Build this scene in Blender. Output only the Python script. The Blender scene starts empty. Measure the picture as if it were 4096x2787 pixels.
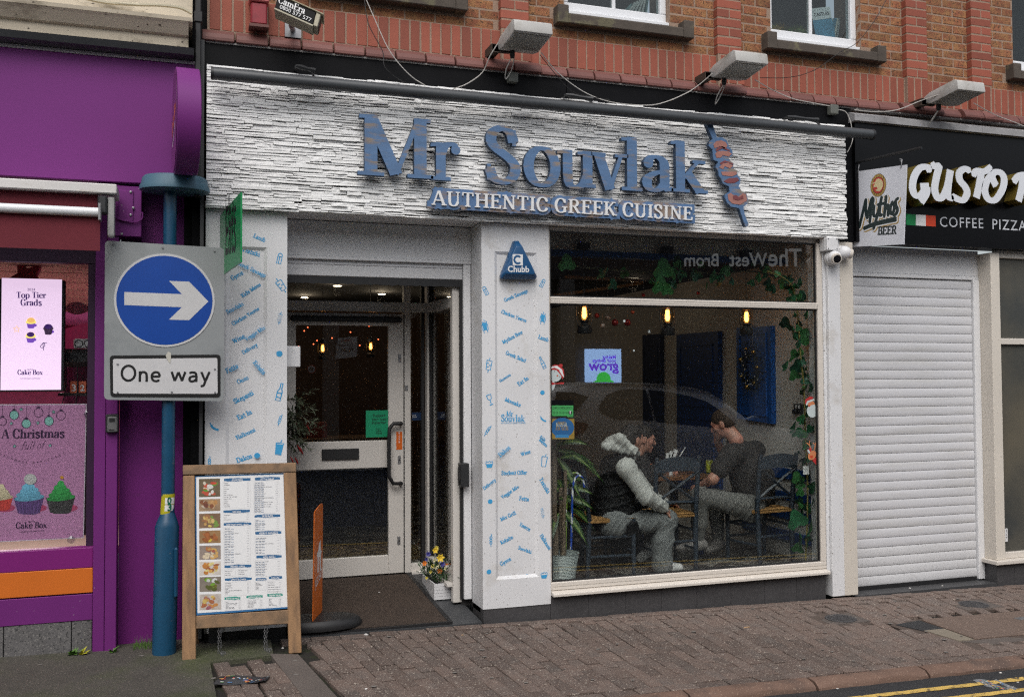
import bpy, bmesh, math, random
import numpy as np
from mathutils import Vector, Matrix, Euler
from mathutils.geometry import delaunay_2d_cdt
from mathutils import noise as mnoise
R = random.Random(7)
SC = bpy.context.scene
COL = SC.collection
D2R = math.radians
# ---------------------------------------------------------------- camera
FPX, CX, CY, PW = 3853.7, 2048.0, 1393.5, 4096.0
YAW, PIT, ROL, DIST, EYE = D2R(18.843), D2R(1.8097), D2R(-0.29676), 6.7, 1.8
FW = Vector((math.sin(YAW)*math.cos(PIT), math.cos(YAW)*math.cos(PIT), math.sin(PIT)))
_r0 = Vector((math.cos(YAW), -math.sin(YAW), 0)); _u0 = _r0.cross(FW)
RT = math.cos(ROL)*_r0 + math.sin(ROL)*_u0
UP = -math.sin(ROL)*_r0 + math.cos(ROL)*_u0
CAM = Vector((0, -DIST, EYE))
cd = bpy.data.cameras.new('camera'); cam = bpy.data.objects.new('camera', cd); COL.objects.link(cam)
cam.matrix_world = Matrix(((RT.x, UP.x, -FW.x, CAM.x), (RT.y, UP.y, -FW.y, CAM.y), (RT.z, UP.z, -FW.z, CAM.z), (0, 0, 0, 1)))
cd.sensor_width = 36; cd.lens = FPX*36/PW; cd.clip_end = 600; cd.clip_start = .05
SC.camera = cam
# ---------------------------------------------------------------- sky, sun, exposure
w = bpy.data.worlds.new('World'); SC.world = w; w.use_nodes = True
nt = w.node_tree; nt.nodes.clear()
sky = nt.nodes.new('ShaderNodeTexSky'); sky.sky_type = 'NISHITA'; sky.sun_disc = False
SUN_EL, SUN_AZ = 52, 200
sky.sun_elevation = D2R(SUN_EL); sky.sun_rotation = D2R(SUN_AZ); sky.dust_density = 4; sky.air_density = 1.2
hs = nt.nodes.new('ShaderNodeHueSaturation'); hs.inputs['Saturation'].default_value = .42
bg = nt.nodes.new('ShaderNodeBackground'); bg.inputs['Strength'].default_value = .12
wo = nt.nodes.new('ShaderNodeOutputWorld')
nt.links.new(sky.outputs[0], hs.inputs['Color']); nt.links.new(hs.outputs[0], bg.inputs[0]); nt.links.new(bg.outputs[0], wo.inputs[0])
sl = bpy.data.lights.new('sun', 'SUN'); sl.energy = 1.0; sl.angle = D2R(50); sl.color = (1, .99, .97)
so = bpy.data.objects.new('sun', sl); COL.objects.link(so)
_sd = Vector((math.sin(D2R(SUN_AZ))*math.cos(D2R(SUN_EL)), math.cos(D2R(SUN_AZ))*math.cos(D2R(SUN_EL)), math.sin(D2R(SUN_EL))))
so.rotation_euler = _sd.to_track_quat('Z', 'Y').to_euler()
so.location = (0, -8, 12)
vs = SC.view_settings; vs.view_transform = 'Standard'; vs.look = 'None'; vs.gamma = 1; vs.exposure = .38; vs.use_curve_mapping = False
SC.cycles.use_denoising = False; SC.cycles.pixel_filter_type = 'BLACKMAN_HARRIS'; SC.cycles.filter_width = 1.25
SC.cycles.max_bounces = 8; SC.cycles.transparent_max_bounces = 16
SC.cycles.sample_clamp_indirect = 1.2
# ---------------------------------------------------------------- helpers
def ray(px, py): return FW + RT*((px-CX)/FPX) - UP*((py-CY)/FPX)
def at(px, py, Y=0.):
    d = ray(px, py); return CAM + d*((Y+DIST)/d.y)
GA, GB, GC = .08, -.0165, .025                      # the pavement's plane
def gz(x, y): return GA+GB*x+GC*min(y, 0)
def atg(px, py, dz=0.):
    d = ray(px, py); t = (GA+dz-EYE+GC*-DIST)/(d.z-GB*d.x-GC*d.y); return CAM + d*t
class Fr:                                           # a flat frame: origin, u (right), v (up); n faces the viewer
    def __init__(s, o, u, v):
        s.o = Vector(o); s.u = Vector(u).normalized(); s.v = Vector(v).normalized(); s.n = s.u.cross(s.v)
    def P(s, x, y, z=0.): return s.o + s.u*x + s.v*y + s.n*z
    def px(s, px, py):
        d = ray(px, py); t = (s.o-CAM).dot(s.n)/d.dot(s.n); q = CAM + d*t - s.o; return (q.dot(s.u), q.dot(s.v))
    def off(s, z): return Fr(s.o + s.n*z, s.u, s.v)
def wall(Y): return Fr((0, Y, 0), (1, 0, 0), (0, 0, 1))

def mat(name, c, r=.6, v=.12, s=9, b=.0, bs=40, m=0., c2=None, th=.55, st=(1, 1, 1), speck=None, orand=0., emit=0., coat=0., s2=None, wet=None, pos=False, sw=.05, spec=.5):
    mt = bpy.data.materials.new(name); mt.use_nodes = True
    n = mt.node_tree.nodes; L = mt.node_tree.links; bsdf = n['Principled BSDF']
    bsdf.inputs['Roughness'].default_value = r; bsdf.inputs['Metallic'].default_value = m; bsdf.inputs['Specular IOR Level'].default_value = spec
    if coat: bsdf.inputs['Coat Weight'].default_value = coat; bsdf.inputs['Coat Roughness'].default_value = .12
    g = n.new('ShaderNodeNewGeometry'); mp = n.new('ShaderNodeMapping'); mp.inputs['Scale'].default_value = st
    L.new(g.outputs['Position'], mp.inputs['Vector'])
    vec = mp.outputs[0]
    if orand:
        oi = n.new('ShaderNodeObjectInfo'); cm = n.new('ShaderNodeVectorMath'); cm.operation = 'MULTIPLY_ADD'
        L.new(oi.outputs['Random'], cm.inputs[0]); cm.inputs[1].default_value = (13, 7, 5); L.new(vec, cm.inputs[2]); vec = cm.outputs[0]
    def noise(sc, det=4, vv=None):
        q = n.new('ShaderNodeTexNoise'); q.inputs['Scale'].default_value = sc; q.inputs['Detail'].default_value = det; q.inputs['Roughness'].default_value = .6
        L.new(vv or vec, q.inputs['Vector']); return q.outputs['Fac']
    def math_(op, a, b_):
        q = n.new('ShaderNodeMath'); q.operation = op
        for i, x in enumerate((a, b_)):
            if isinstance(x, (int, float)): q.inputs[i].default_value = x
            else: L.new(x, q.inputs[i])
        return q.outputs[0]
    def mixc(f, a, b_, bt='MIX'):
        q = n.new('ShaderNodeMix'); q.data_type = 'RGBA'; q.blend_type = bt
        for i, x in ((0, f), (6, a), (7, b_)):
            if isinstance(x, (int, float)): q.inputs[i].default_value = x
            elif isinstance(x, tuple): q.inputs[i].default_value = (*x[:3], 1)
            else: L.new(x, q.inputs[i])
        return q.outputs[2]
    def ramp(f, lo, hi):
        q = n.new('ShaderNodeMapRange'); q.inputs['From Min'].default_value = lo; q.inputs['From Max'].default_value = hi; L.new(f, q.inputs['Value']); return q.outputs[0]
    col = tuple(c)
    if c2:
        f = noise(s2 or s*.6, 5); col = mixc(ramp(f, th-sw, th+sw), col, tuple(c2))
    if v:
        f = math_('ADD', math_('MULTIPLY', noise(s, 6), .6), math_('MULTIPLY', noise(s*.17, 3), .4))
        k = math_('ADD', math_('MULTIPLY', ramp(f, .3, .7), 2*v), 1-v)
        gcol = n.new('ShaderNodeCombineColor'); [L.new(k, gcol.inputs[i]) for i in range(3)]
        col = mixc(1., col, gcol.outputs[0], 'MULTIPLY')
    if orand:
        k = math_('ADD', math_('MULTIPLY', oi.outputs['Random'], 2*orand), 1-orand)
        gcol = n.new('ShaderNodeCombineColor'); [L.new(k, gcol.inputs[i]) for i in range(3)]
        col = mixc(1., col, gcol.outputs[0], 'MULTIPLY')
    if speck:
        for (sc, t, sc_col) in speck:
            q = n.new('ShaderNodeTexNoise'); q.inputs['Scale'].default_value = sc; q.inputs['Detail'].default_value = 1; L.new(vec, q.inputs['Vector'])
            col = mixc(ramp(q.outputs['Fac'], t, t+.05), col, tuple(sc_col))
    if isinstance(col, tuple): bsdf.inputs['Base Color'].default_value = (*col, 1)
    else: L.new(col, bsdf.inputs['Base Color'])
    if emit:
        if isinstance(col, tuple): bsdf.inputs['Emission Color'].default_value = (*col, 1)
        else: L.new(col, bsdf.inputs['Emission Color'])
        bsdf.inputs['Emission Strength'].default_value = emit
    if b:
        bp = n.new('ShaderNodeBump'); bp.inputs['Strength'].default_value = b; bp.inputs['Distance'].default_value = .01
        L.new(noise(bs, 5), bp.inputs['Height']); L.new(bp.outputs[0], bsdf.inputs['Normal'])
    if wet: L.new(math_('ADD', math_('MULTIPLY', noise(2.2, 3), wet), r-wet*.5), bsdf.inputs['Roughness'])
    return mt
def glass(name, tint=(.93, .96, .95), refl=1., ior=1.52, rough=0.):
    mt = bpy.data.materials.new(name); mt.use_nodes = True; n = mt.node_tree.nodes; L = mt.node_tree.links; n.clear()
    o = n.new('ShaderNodeOutputMaterial'); mx = n.new('ShaderNodeMixShader'); t = n.new('ShaderNodeBsdfTransparent'); t.inputs[0].default_value = (*tint, 1)
    g = n.new('ShaderNodeBsdfGlossy'); g.inputs['Roughness'].default_value = rough
    ge = n.new('ShaderNodeNewGeometry'); dt = n.new('ShaderNodeVectorMath'); dt.operation = 'DOT_PRODUCT'; L.new(ge.outputs['Normal'], dt.inputs[0]); L.new(ge.outputs['Incoming'], dt.inputs[1])
    def mm(op, x, y):                               # Schlick's reflectance, the same from both sides of the pane
        q = n.new('ShaderNodeMath'); q.operation = op
        for i_, z in enumerate((x, y)):
            if isinstance(z, (int, float)): q.inputs[i_].default_value = z
            else: L.new(z, q.inputs[i_])
        return q.outputs[0]
    fo = mm('ADD', mm('MULTIPLY', mm('POWER', mm('SUBTRACT', 1., mm('ABSOLUTE', dt.outputs['Value'], 0.)), 5.), .957), .043)
    k = n.new('ShaderNodeMath'); k.operation = 'MULTIPLY'; k.inputs[1].default_value = refl; k.use_clamp = True
    L.new(fo, k.inputs[0])
    L.new(k.outputs[0], mx.inputs[0]); L.new(t.outputs[0], mx.inputs[1]); L.new(g.outputs[0], mx.inputs[2]); L.new(mx.outputs[0], o.inputs[0])
    return mt

def tag(o, label=None, cat=None, group=None, kind=None):
    if label: o['label'] = label
    if cat: o['category'] = cat
    if group: o['group'] = group
    if kind: o['kind'] = kind
    return o
def thing(name, label, cat, loc=(0, 0, 0), rot=0., group=None):
    o = bpy.data.objects.new(name, None); COL.objects.link(o); o.location = loc
    o.rotation_euler = rot if isinstance(rot, (tuple, Euler)) else (0, 0, rot); o.empty_display_size = .1
    return tag(o, label, cat, group)
def basis(o): return Matrix.LocRotScale(o.location, o.rotation_euler, o.scale)
def wmat(o):
    m = basis(o)
    return wmat(o.parent) @ o.matrix_parent_inverse @ m if o.parent else m
def adopt(o, parent):
    if parent: o.parent = parent; o.matrix_parent_inverse = wmat(parent).inverted()
    return o
class G:
    def __init__(s): s.v = []; s.f = []; s.m = []; s.k = 0
    def add(s, vs, fs):
        n = len(s.v); s.v += [tuple(x) for x in vs]; s.f += [tuple(i+n for i in f) for f in fs]; s.m += [s.k]*len(fs); return s
    def mi(s, k): s.k = k; return s
    def box(s, x0, x1, y0, y1, z0, z1, M=None):
        vs = [Vector((x, y, z)) for z in (z0, z1) for y in (y0, y1) for x in (x0, x1)]
        if M: vs = [M @ q for q in vs]
        return s.add(vs, [(0, 2, 3, 1), (4, 5, 7, 6), (0, 1, 5, 4), (2, 6, 7, 3), (0, 4, 6, 2), (1, 3, 7, 5)])
    def prism(s, poly, fr, d0, d1):
        n = len(poly); vs = [fr.P(x, y, d0) for x, y in poly]+[fr.P(x, y, d1) for x, y in poly]
        return s.add(vs, [tuple(range(n))[::-1], tuple(range(n, 2*n))]+[(i, (i+1) % n, n+(i+1) % n, n+i) for i in range(n)])
    def tube(s, pts, r, n=8, closed=False, cap=True):
        pts = [Vector(p) for p in pts]; N = len(pts); rr = r if isinstance(r, (list, tuple)) else [r]*N
        rings = []; ref = None
        for i, p in enumerate(pts):
            a = pts[(i-1) % N] if (closed or i > 0) else p; b = pts[(i+1) % N] if (closed or i < N-1) else p
            t = (b-a).normalized()
            if ref is None: ref = Vector((0, 0, 1)) if abs(t.z) < .9 else Vector((1, 0, 0))
            e = (ref - t*ref.dot(t)).normalized(); ref = e; h = t.cross(e)
            rings.append([p+(e*math.cos(2*math.pi*k/n)+h*math.sin(2*math.pi*k/n))*rr[i] for k in range(n)])
        fs = []; M = N if closed else N-1
        for i in range(M):
            for k in range(n): fs.append((i*n+k, i*n+(k+1) % n, ((i+1) % N)*n+(k+1) % n, ((i+1) % N)*n+k))
        if cap and not closed: fs += [tuple(range(n))[::-1], tuple((N-1)*n+k for k in range(n))]
        return s.add([q for rg in rings for q in rg], fs)
    def lathe(s, prof, c=(0, 0, 0), n=16, M=None, cap=True):
        c = Vector(c); vs = []
        for r, z in prof:
            for k in range(n):
                q = Vector((r*math.cos(2*math.pi*k/n), r*math.sin(2*math.pi*k/n), z)); vs.append(c+(M @ q if M else q))
        fs = [(i*n+k, i*n+(k+1) % n, (i+1)*n+(k+1) % n, (i+1)*n+k) for i in range(len(prof)-1) for k in range(n)]
        if cap: fs += [tuple(range(n))[::-1], tuple((len(prof)-1)*n+k for k in range(n))]
        return s.add(vs, fs)
    def ball(s, c, r, n=10, M=None, sc=(1, 1, 1)):
        m = max(4, n//2+1); pr = []
        vs = []; c = Vector(c)
        for i in range(m+1):
            a = math.pi*i/m
            for k in range(n):
                q = Vector((sc[0]*r*max(math.sin(a), 1e-4)*math.cos(2*math.pi*k/n), sc[1]*r*max(math.sin(a), 1e-4)*math.sin(2*math.pi*k/n), -sc[2]*r*math.cos(a))); vs.append(c+(M @ q if M else q))
        return s.add(vs, [(i*n+k, i*n+(k+1) % n, (i+1)*n+(k+1) % n, (i+1)*n+k) for i in range(m) for k in range(n)])
    def cone(s, a, b, ra, rb, n=12): return s.tube([a, b], [ra, rb], n)
    def ob(s, name, mats, parent=None, smooth=None, bevel=0., bseg=1, label=None, cat=None, group=None, kind=None, origin=None):
        o = mesh_ob(name, s.v, s.f, mats, parent, smooth, bevel, bseg, s.m, origin)
        return tag(o, label, cat, group, kind)
def mesh_data(name, vs, fs, mats, smooth=None, bevel=0., bseg=1, mi=None):
    bm = bmesh.new(); bv = [bm.verts.new(q) for q in vs]
    for i, f in enumerate(fs):
        try: q = bm.faces.new([bv[k] for k in f])
        except ValueError: continue
        if mi: q.material_index = mi[i]
    bmesh.ops.recalc_face_normals(bm, faces=bm.faces)
    if bevel:
        ed = [e for e in bm.edges if len(e.link_faces) == 2 and e.calc_face_angle(0) > .5]
        bmesh.ops.bevel(bm, geom=ed, offset=bevel, segments=bseg, affect='EDGES', profile=.6)
    me = bpy.data.meshes.new(name); bm.to_mesh(me); bm.free()
    for q in (mats if isinstance(mats, (list, tuple)) else [mats]): me.materials.append(q)
    if smooth:
        me.polygons.foreach_set('use_smooth', [True]*len(me.polygons))
        me.set_sharp_from_angle(angle=D2R(smooth if smooth > 1 else 40))
    return me
def mesh_ob(name, vs, fs, mats, parent=None, smooth=None, bevel=0., bseg=1, mi=None, origin=None):
    if origin is None:
        a = np.array(vs, float); c = (a.min(0)+a.max(0))/2
        if not parent: c[2] = a[:, 2].min()
    else: c = np.array(origin, float)
    me = mesh_data(name, (np.array(vs, float)-c).tolist(), fs, mats, smooth, bevel, bseg, mi)
    o = bpy.data.objects.new(name, me); COL.objects.link(o); o.location = c
    return adopt(o, parent)
def inst(name, me, loc, rot=(0, 0, 0), sc=(1, 1, 1), parent=None):
    o = bpy.data.objects.new(name, me); COL.objects.link(o); o.location = loc; o.rotation_euler = rot; o.scale = sc
    return adopt(o, parent)
def copy_tree(o, parent=None):
    c = o.copy(); COL.objects.link(c)
    if parent: c.parent = parent
    for ch in list(o.children): copy_tree(ch, c)
    return c
# ---------------------------------------------------------------- flat shapes
def inside(P, poly):                                # which points lie in an outline
    x, y = P[:, 0], P[:, 1]; q = np.array(poly); r = np.zeros(len(P), bool); a = q[-1]
    for b in q:
        if a[1] != b[1]: r ^= ((a[1] > y) != (b[1] > y)) & (x < (b[0]-a[0])*(y-a[1])/(b[1]-a[1])+a[0])
        a = b
    return r
def uni(polys):                                     # union of overlapping outlines
    al = np.array([p for q in polys for p in q], float); mn = al.min(0); sc_ = 100/max(np.ptp(al, axis=0).max(), 1e-9)
    P2 = [[((x-mn[0])*sc_, (y-mn[1])*sc_) for x, y in q] for q in polys]
    vs = []; ed = []
    for p in P2:
        n = len(vs); vs += [Vector(x) for x in p]; ed += [(n+k, n+(k+1) % len(p)) for k in range(len(p))]
    r = delaunay_2d_cdt(vs, ed, [], 0, 1e-3); V = np.array([tuple(q) for q in r[0]]); F = np.array([tuple(f) for f in r[2]])
    if not len(F): return [], []
    C = V[F].mean(1); keep = np.zeros(len(F), bool)
    for p in P2:
        q = np.array(p); c = np.where(~keep & (C[:, 0] >= q[:, 0].min()) & (C[:, 0] <= q[:, 0].max()) & (C[:, 1] >= q[:, 1].min()) & (C[:, 1] <= q[:, 1].max()))[0]
        if len(c): keep[c[inside(C[c], p)]] = True
    return [(x/sc_+mn[0], y/sc_+mn[1]) for x, y in V], [tuple(f) for f in F[keep].tolist()]
def shape_ob(name, sh, fr, d0, d1, mats, parent=None, **k):
    vs, fs = sh; cnt = {}
    for f in fs:
        for i in range(len(f)): cnt[(f[i-1], f[i])] = 1
    bd = [e for e in cnt if (e[1], e[0]) not in cnt]; n = len(vs)
    g = G(); F = [tuple(i+n for i in f) for f in fs]
    if d0 != d1: F += [tuple(reversed(f)) for f in fs]+[(a, b, b+n, a+n) for a, b in bd]
    used = sorted({i for f in F for i in f}); mp = {u: i for i, u in enumerate(used)}
    V = [fr.P(x, y, d0) for x, y in vs]+[fr.P(x, y, d1) for x, y in vs]
    g.add([V[u] for u in used], [tuple(mp[i] for i in f) for f in F])
    return g.ob(name, mats, parent, **k)
def rect(x0, x1, y0, y1): return [(x0, y0), (x1, y0), (x1, y1), (x0, y1)]
def ell(cx, cy, rx, ry=None, n=20, a0=0., rot=0.):
    ry = ry or rx; c, s_ = math.cos(rot), math.sin(rot)
    return [(cx+rx*math.cos(2*math.pi*i/n)*c-ry*math.sin(2*math.pi*i/n)*s_, cy+rx*math.cos(2*math.pi*i/n)*s_+ry*math.sin(2*math.pi*i/n)*c) for i in range(n)]
def rrect(x0, x1, y0, y1, r, n=5):
    out = []
    for cx, cy, a in ((x1-r, y1-r, 0), (x0+r, y1-r, 90), (x0+r, y0+r, 180), (x1-r, y0+r, 270)):
        out += [(cx+r*math.cos(D2R(a+90*i/n)), cy+r*math.sin(D2R(a+90*i/n))) for i in range(n+1)]
    return out
def smooth(pts, k=4, closed=False):                 # Catmull-Rom
    n = len(pts); out = []
    for i in range(n if closed else n-1):
        p = [pts[(i+j-1) % n] if closed else pts[min(max(i+j-1, 0), n-1)] for j in range(4)]
        for q in range(k):
            t = q/k; out.append(tuple(.5*((2*p[1][d])+(-p[0][d]+p[2][d])*t+(2*p[0][d]-5*p[1][d]+4*p[2][d]-p[3][d])*t*t+(-p[0][d]+3*p[1][d]-3*p[2][d]+p[3][d])*t**3) for d in range(len(pts[0]))))
    if not closed: out.append(tuple(pts[-1]))
    return out
def stroke(pts, w, w2=None, closed=False):          # quads along a line; width w where it runs upright, w2 where it runs flat
    w2 = w if w2 is None else w2; out = []; N = len(pts); M = N if closed else N-1
    L, Rr = [], []
    for i in range(N):
        a = pts[i-1] if (closed or i) else pts[0]; b = pts[(i+1) % N] if (closed or i < N-1) else pts[-1]
        dx, dy = b[0]-a[0], b[1]-a[1]; l = math.hypot(dx, dy) or 1e-6; dx /= l; dy /= l
        h = .5*(w2+(w-w2)*abs(dy)**1.3)
        L.append((pts[i][0]-dy*h, pts[i][1]+dx*h)); Rr.append((pts[i][0]+dy*h, pts[i][1]-dx*h))
    for i in range(M):
        j = (i+1) % N; out.append([Rr[i], Rr[j], L[j], L[i]])
    return out
# ---------------------------------------------------------------- lettering: a small serif alphabet, drawn stroke by stroke
GL = {
'A': '.8|L .1 0 .38 1 0;L .7 0 .4 1 1;L .2 .33 .6 .33 0;S 0 .22 0 1;S .56 .84 0 1',
'B': '.68|I .16 0 1 bt;C .16 .97 .4 .97 .53 .86 .5 .62 .36 .53 .16 .53;C .36 .53 .54 .47 .59 .27 .52 .08 .36 .03 .16 .03',
'C': '.72|C .62 .74 .55 .92 .38 1 .18 .9 .08 .5 .18 .1 .38 0 .55 .08 .64 .25;L .62 .7 .62 .98 0',
'D': '.78|I .16 0 1 bt;C .16 .97 .4 .97 .62 .85 .69 .5 .62 .15 .4 .03 .16 .03',
'E': '.66|I .16 0 1 bt;L .16 .97 .56 .97 0;L .16 .53 .44 .53 0;L .16 .03 .58 .03 0;L .56 1 .56 .78 0;L .58 0 .6 .24 0;L .44 .63 .44 .42 0',
'F': '.62|I .16 0 1 bt;L .16 .97 .56 .97 0;L .16 .53 .44 .53 0;L .56 1 .56 .78 0;L .44 .63 .44 .42 0',
'G': '.8|C .62 .74 .55 .92 .38 1 .18 .9 .08 .5 .18 .1 .38 0 .52 .04 .62 .14;L .62 .7 .62 .98 0;I .62 .02 .44 t',
'H': '.84|I .16 0 1 bt;I .66 0 1 bt;L .16 .52 .66 .52 0',
'I': '.36|I .17 0 1 bt',
'K': '.8|I .16 0 1 bt;L .2 .4 .6 .98 0;L .34 .56 .64 0 1;S .5 .74 .97 -1;S .52 .82 0 1',
'L': '.64|I .16 0 1 bt;L .16 .03 .58 .03 0;L .57 0 .59 .26 0',
'M': '1.0|I .17 0 1 b;L .16 1 .5 .04 1;L .5 .04 .8 1 0;I .82 0 1 b;S .02 .2 .97 -1;S .78 .96 .97 -1',
'N': '.84|L .16 0 .16 1 0;L .16 1 .66 .02 1;L .66 0 .66 1 0;S .04 .28 0 1;S .02 .2 .97 -1;S .54 .78 .97 -1',
'O': '.8|O .38 .5 .32 .49', 'P': '.64|I .16 0 1 bt;C .16 .97 .42 .97 .54 .85 .54 .62 .42 .47 .16 .47',
'R': '.76|I .16 0 1 bt;C .16 .97 .42 .97 .54 .85 .54 .65 .42 .51 .16 .51;L .36 .51 .62 .02 1;S .6 .74 0 1',
'S': '.6|B .47 .74 .42 .92 .28 1 .13 .92 .1 .74 .2 .6 .38 .46 .5 .3 .46 .1 .3 0 .14 .06 .07 .24;L .48 .68 .48 .98 0;L .06 .02 .06 .32 0',
'T': '.7|I .34 0 1 b;L .05 .97 .63 .97 0;L .06 1 .05 .76 0;L .62 1 .63 .76 0',
'U': '.82|I .17 .3 1 t;C .17 .34 .21 .1 .38 0 .55 .08 .63 .3;L .63 .28 .63 1 0;S .52 .76 .97 -1',
'V': '.78|L .12 1 .39 0 1;L .39 0 .64 1 0;S 0 .26 .97 -1;S .52 .76 .97 -1',
'W': '1.1|L .12 1 .33 0 1;L .33 0 .53 1 0;L .5 1 .73 0 1;L .73 0 .95 1 0;S 0 .26 .97 -1;S .84 1.06 .97 -1',
'Y': '.74|L .12 1 .36 .46 1;L .36 .46 .6 1 0;I .36 0 .46 b;S 0 .25 .97 -1;S .5 .74 .97 -1',
'a': '.58|C .11 .5 .16 .61 .27 .64 .38 .56 .4 .42;I .4 .08 .46 ;C .4 .14 .44 .03 .54 .05;C .4 .37 .22 .32 .1 .2 .12 .05 .24 .0 .36 .08 .41 .18;D .12 .5',
'b': '.64|I .14 0 1 l;C .14 .48 .26 .62 .42 .62 .54 .46 .54 .2 .42 .01 .26 0 .14 .12',
'c': '.52|C .44 .5 .36 .63 .24 .63 .1 .48 .08 .26 .16 .06 .3 0 .46 .12;D .42 .5',
'd': '.66|I .48 0 1 l;S .48 .62 0 1;C .48 .5 .36 .63 .22 .62 .09 .46 .09 .18 .22 0 .36 .01 .48 .14',
'e': '.56|L .08 .35 .48 .35 0;C .48 .35 .45 .55 .3 .64 .14 .55 .08 .32 .14 .08 .3 -.01 .5 .12',
'f': '.4|I .17 0 .8 b;C .17 .78 .2 .95 .32 1 .42 .92;L .04 .61 .36 .61 0;D .4 .9',
'g': '.58|O .26 .42 .17 .2;C .16 .25 .08 .14 .16 .06 .36 .06 .5 -.02 .5 -.2 .36 -.29 .16 -.29 .06 -.18 .14 -.04;L .38 .56 .54 .62 0',
'h': '.68|I .15 0 1 bl;I .5 0 .42 b;C .15 .46 .26 .6 .4 .62 .49 .52 .5 .36',
'i': '.34|I .16 0 .64 bl;D .15 .86', 'k': '.66|I .15 0 1 bl;L .18 .24 .48 .61 0;L .28 .38 .52 .02 1;S .38 .62 .61 -1;S .42 .66 0 1',
'l': '.34|I .16 0 1 bl', 'm': '1.0|I .15 0 .64 bl;I .49 0 .42 b;I .83 0 .42 b;C .15 .46 .26 .6 .39 .62 .48 .52 .49 .36;C .49 .46 .6 .6 .73 .62 .82 .52 .83 .36',
'n': '.68|I .15 0 .64 bl;I .5 0 .42 b;C .15 .46 .26 .6 .4 .62 .49 .52 .5 .36', 'o': '.6|O .29 .32 .22 .32',
'p': '.64|I .14 -.3 .64 bl;C .14 .48 .26 .62 .42 .62 .54 .46 .54 .2 .42 .01 .26 0 .14 .12',
'r': '.48|I .15 0 .64 bl;C .15 .42 .22 .57 .33 .62 .42 .58;D .41 .53',
's': '.48|B .38 .48 .33 .6 .22 .64 .11 .58 .1 .44 .24 .34 .38 .24 .4 .1 .3 0 .18 0 .08 .1;L .39 .44 .39 .62 0;L .07 .02 .07 .2 0',
't': '.4|I .17 .12 .86 ;C .17 .16 .2 .02 .3 0 .4 .08;L .02 .61 .36 .61 0',
'u': '.68|I .15 .2 .64 l;C .15 .24 .18 .04 .3 0 .42 .06 .49 .2;I .5 0 .64 l;S .5 .64 0 1',
'v': '.62|L .12 .62 .31 0 1;L .31 0 .5 .62 0;S 0 .24 .61 -1;S .4 .62 .61 -1',
'w': '.9|L .12 .62 .28 0 1;L .28 0 .44 .62 0;L .42 .62 .6 0 1;L .6 0 .78 .62 0;S 0 .24 .61 -1;S .68 .9 .61 -1',
'x': '.6|L .1 .62 .48 0 1;L .5 .62 .1 0 0;S 0 .22 .61 -1;S .4 .6 .61 -1;S 0 .2 0 1;S .38 .6 0 1',
'y': '.62|L .12 .62 .32 .02 1;C .52 .62 .32 .02 .24 -.22 .1 -.28;S 0 .24 .61 -1;S .42 .62 .61 -1;D .1 -.22',
'z': '.54|L .08 .61 .46 .61 0;L .44 .6 .1 .03 1;L .08 .03 .48 .03 0;L .08 .64 .08 .46 0;L .48 0 .48 .2 0'}
def glyph(ch, x0, T, t, sh, pad=0.):
    adv, ops = GL[ch].split('|'); out = []
    T2, t2, s2 = T+2*pad, t+2*pad, sh+2*pad; sl = T*.75
    for op in ops.split(';'):
        a = op.split(); k = a[0]
        if k == 'I':
            x, y0, y1 = map(float, a[1:4]); fl = a[4] if len(a) > 4 else ''
            out.append(rect(x0+x-T2/2, x0+x+T2/2, y0-pad, y1+pad))
            if 'b' in fl: out.append(rect(x0+x-T/2-sl*.72-pad, x0+x+T/2+sl*.72+pad, y0-pad, y0+sh+pad))
            if 't' in fl: out.append(rect(x0+x-T/2-sl*.72-pad, x0+x+T/2+sl*.72+pad, y1-sh-pad, y1+pad))
            if 'l' in fl: out.append([(x0+x-T/2-sl*.75-pad, y1-sh*1.3-pad), (x0+x, y1-sh-pad), (x0+x, y1+pad), (x0+x-T/2-sl*.75-pad, y1-sh*.3+pad)])
        elif k == 'L':
            p = list(map(float, a[1:])); w = T2 if p[4] else t2
            dx, dy = p[2]-p[0], p[3]-p[1]; l = math.hypot(dx, dy); e = pad/l
            out += stroke([(x0+p[0]-dx*e, p[1]-dy*e), (x0+p[2]+dx*e, p[3]+dy*e)], w)
        elif k in 'CB':
            p = list(map(float, a[1:])); pts = smooth([(x0+p[i], p[i+1]) for i in range(0, len(p), 2)], 3)
            out += stroke(pts, T2, (t2 if k == 'C' else .62*T+2*pad))
            if pad: out += [ell(q[0], q[1], t2/2, n=8) for q in (pts[0], pts[-1])]
        elif k == 'O':
            cx, cy, rx, ry = map(float, a[1:]); out += stroke(ell(x0+cx, cy, rx, ry, 22), T2, t2, True)
        elif k == 'S':
            xa, xb, y, d = map(float, a[1:]); y0 = y if d > 0 else y+.03-sh
            out.append(rect(x0+xa-pad, x0+xb+pad, y0-pad, y0+sh+pad))
        elif k == 'D':
            out.append(ell(x0+float(a[1]), float(a[2]), T*.5+pad, n=10))
    return out, float(adv)
def stext(s, T=.15, t=.06, sh=.06, pad=0., track=0.):
    x = 0.; out = []
    for ch in s:
        if ch == ' ': x += .34; continue
        if ch not in GL: x += .3; continue
        q, a = glyph(ch, x, T, t, sh, pad); out += q; x += a+track
    return uni(out), x
_bc = {}
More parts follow.
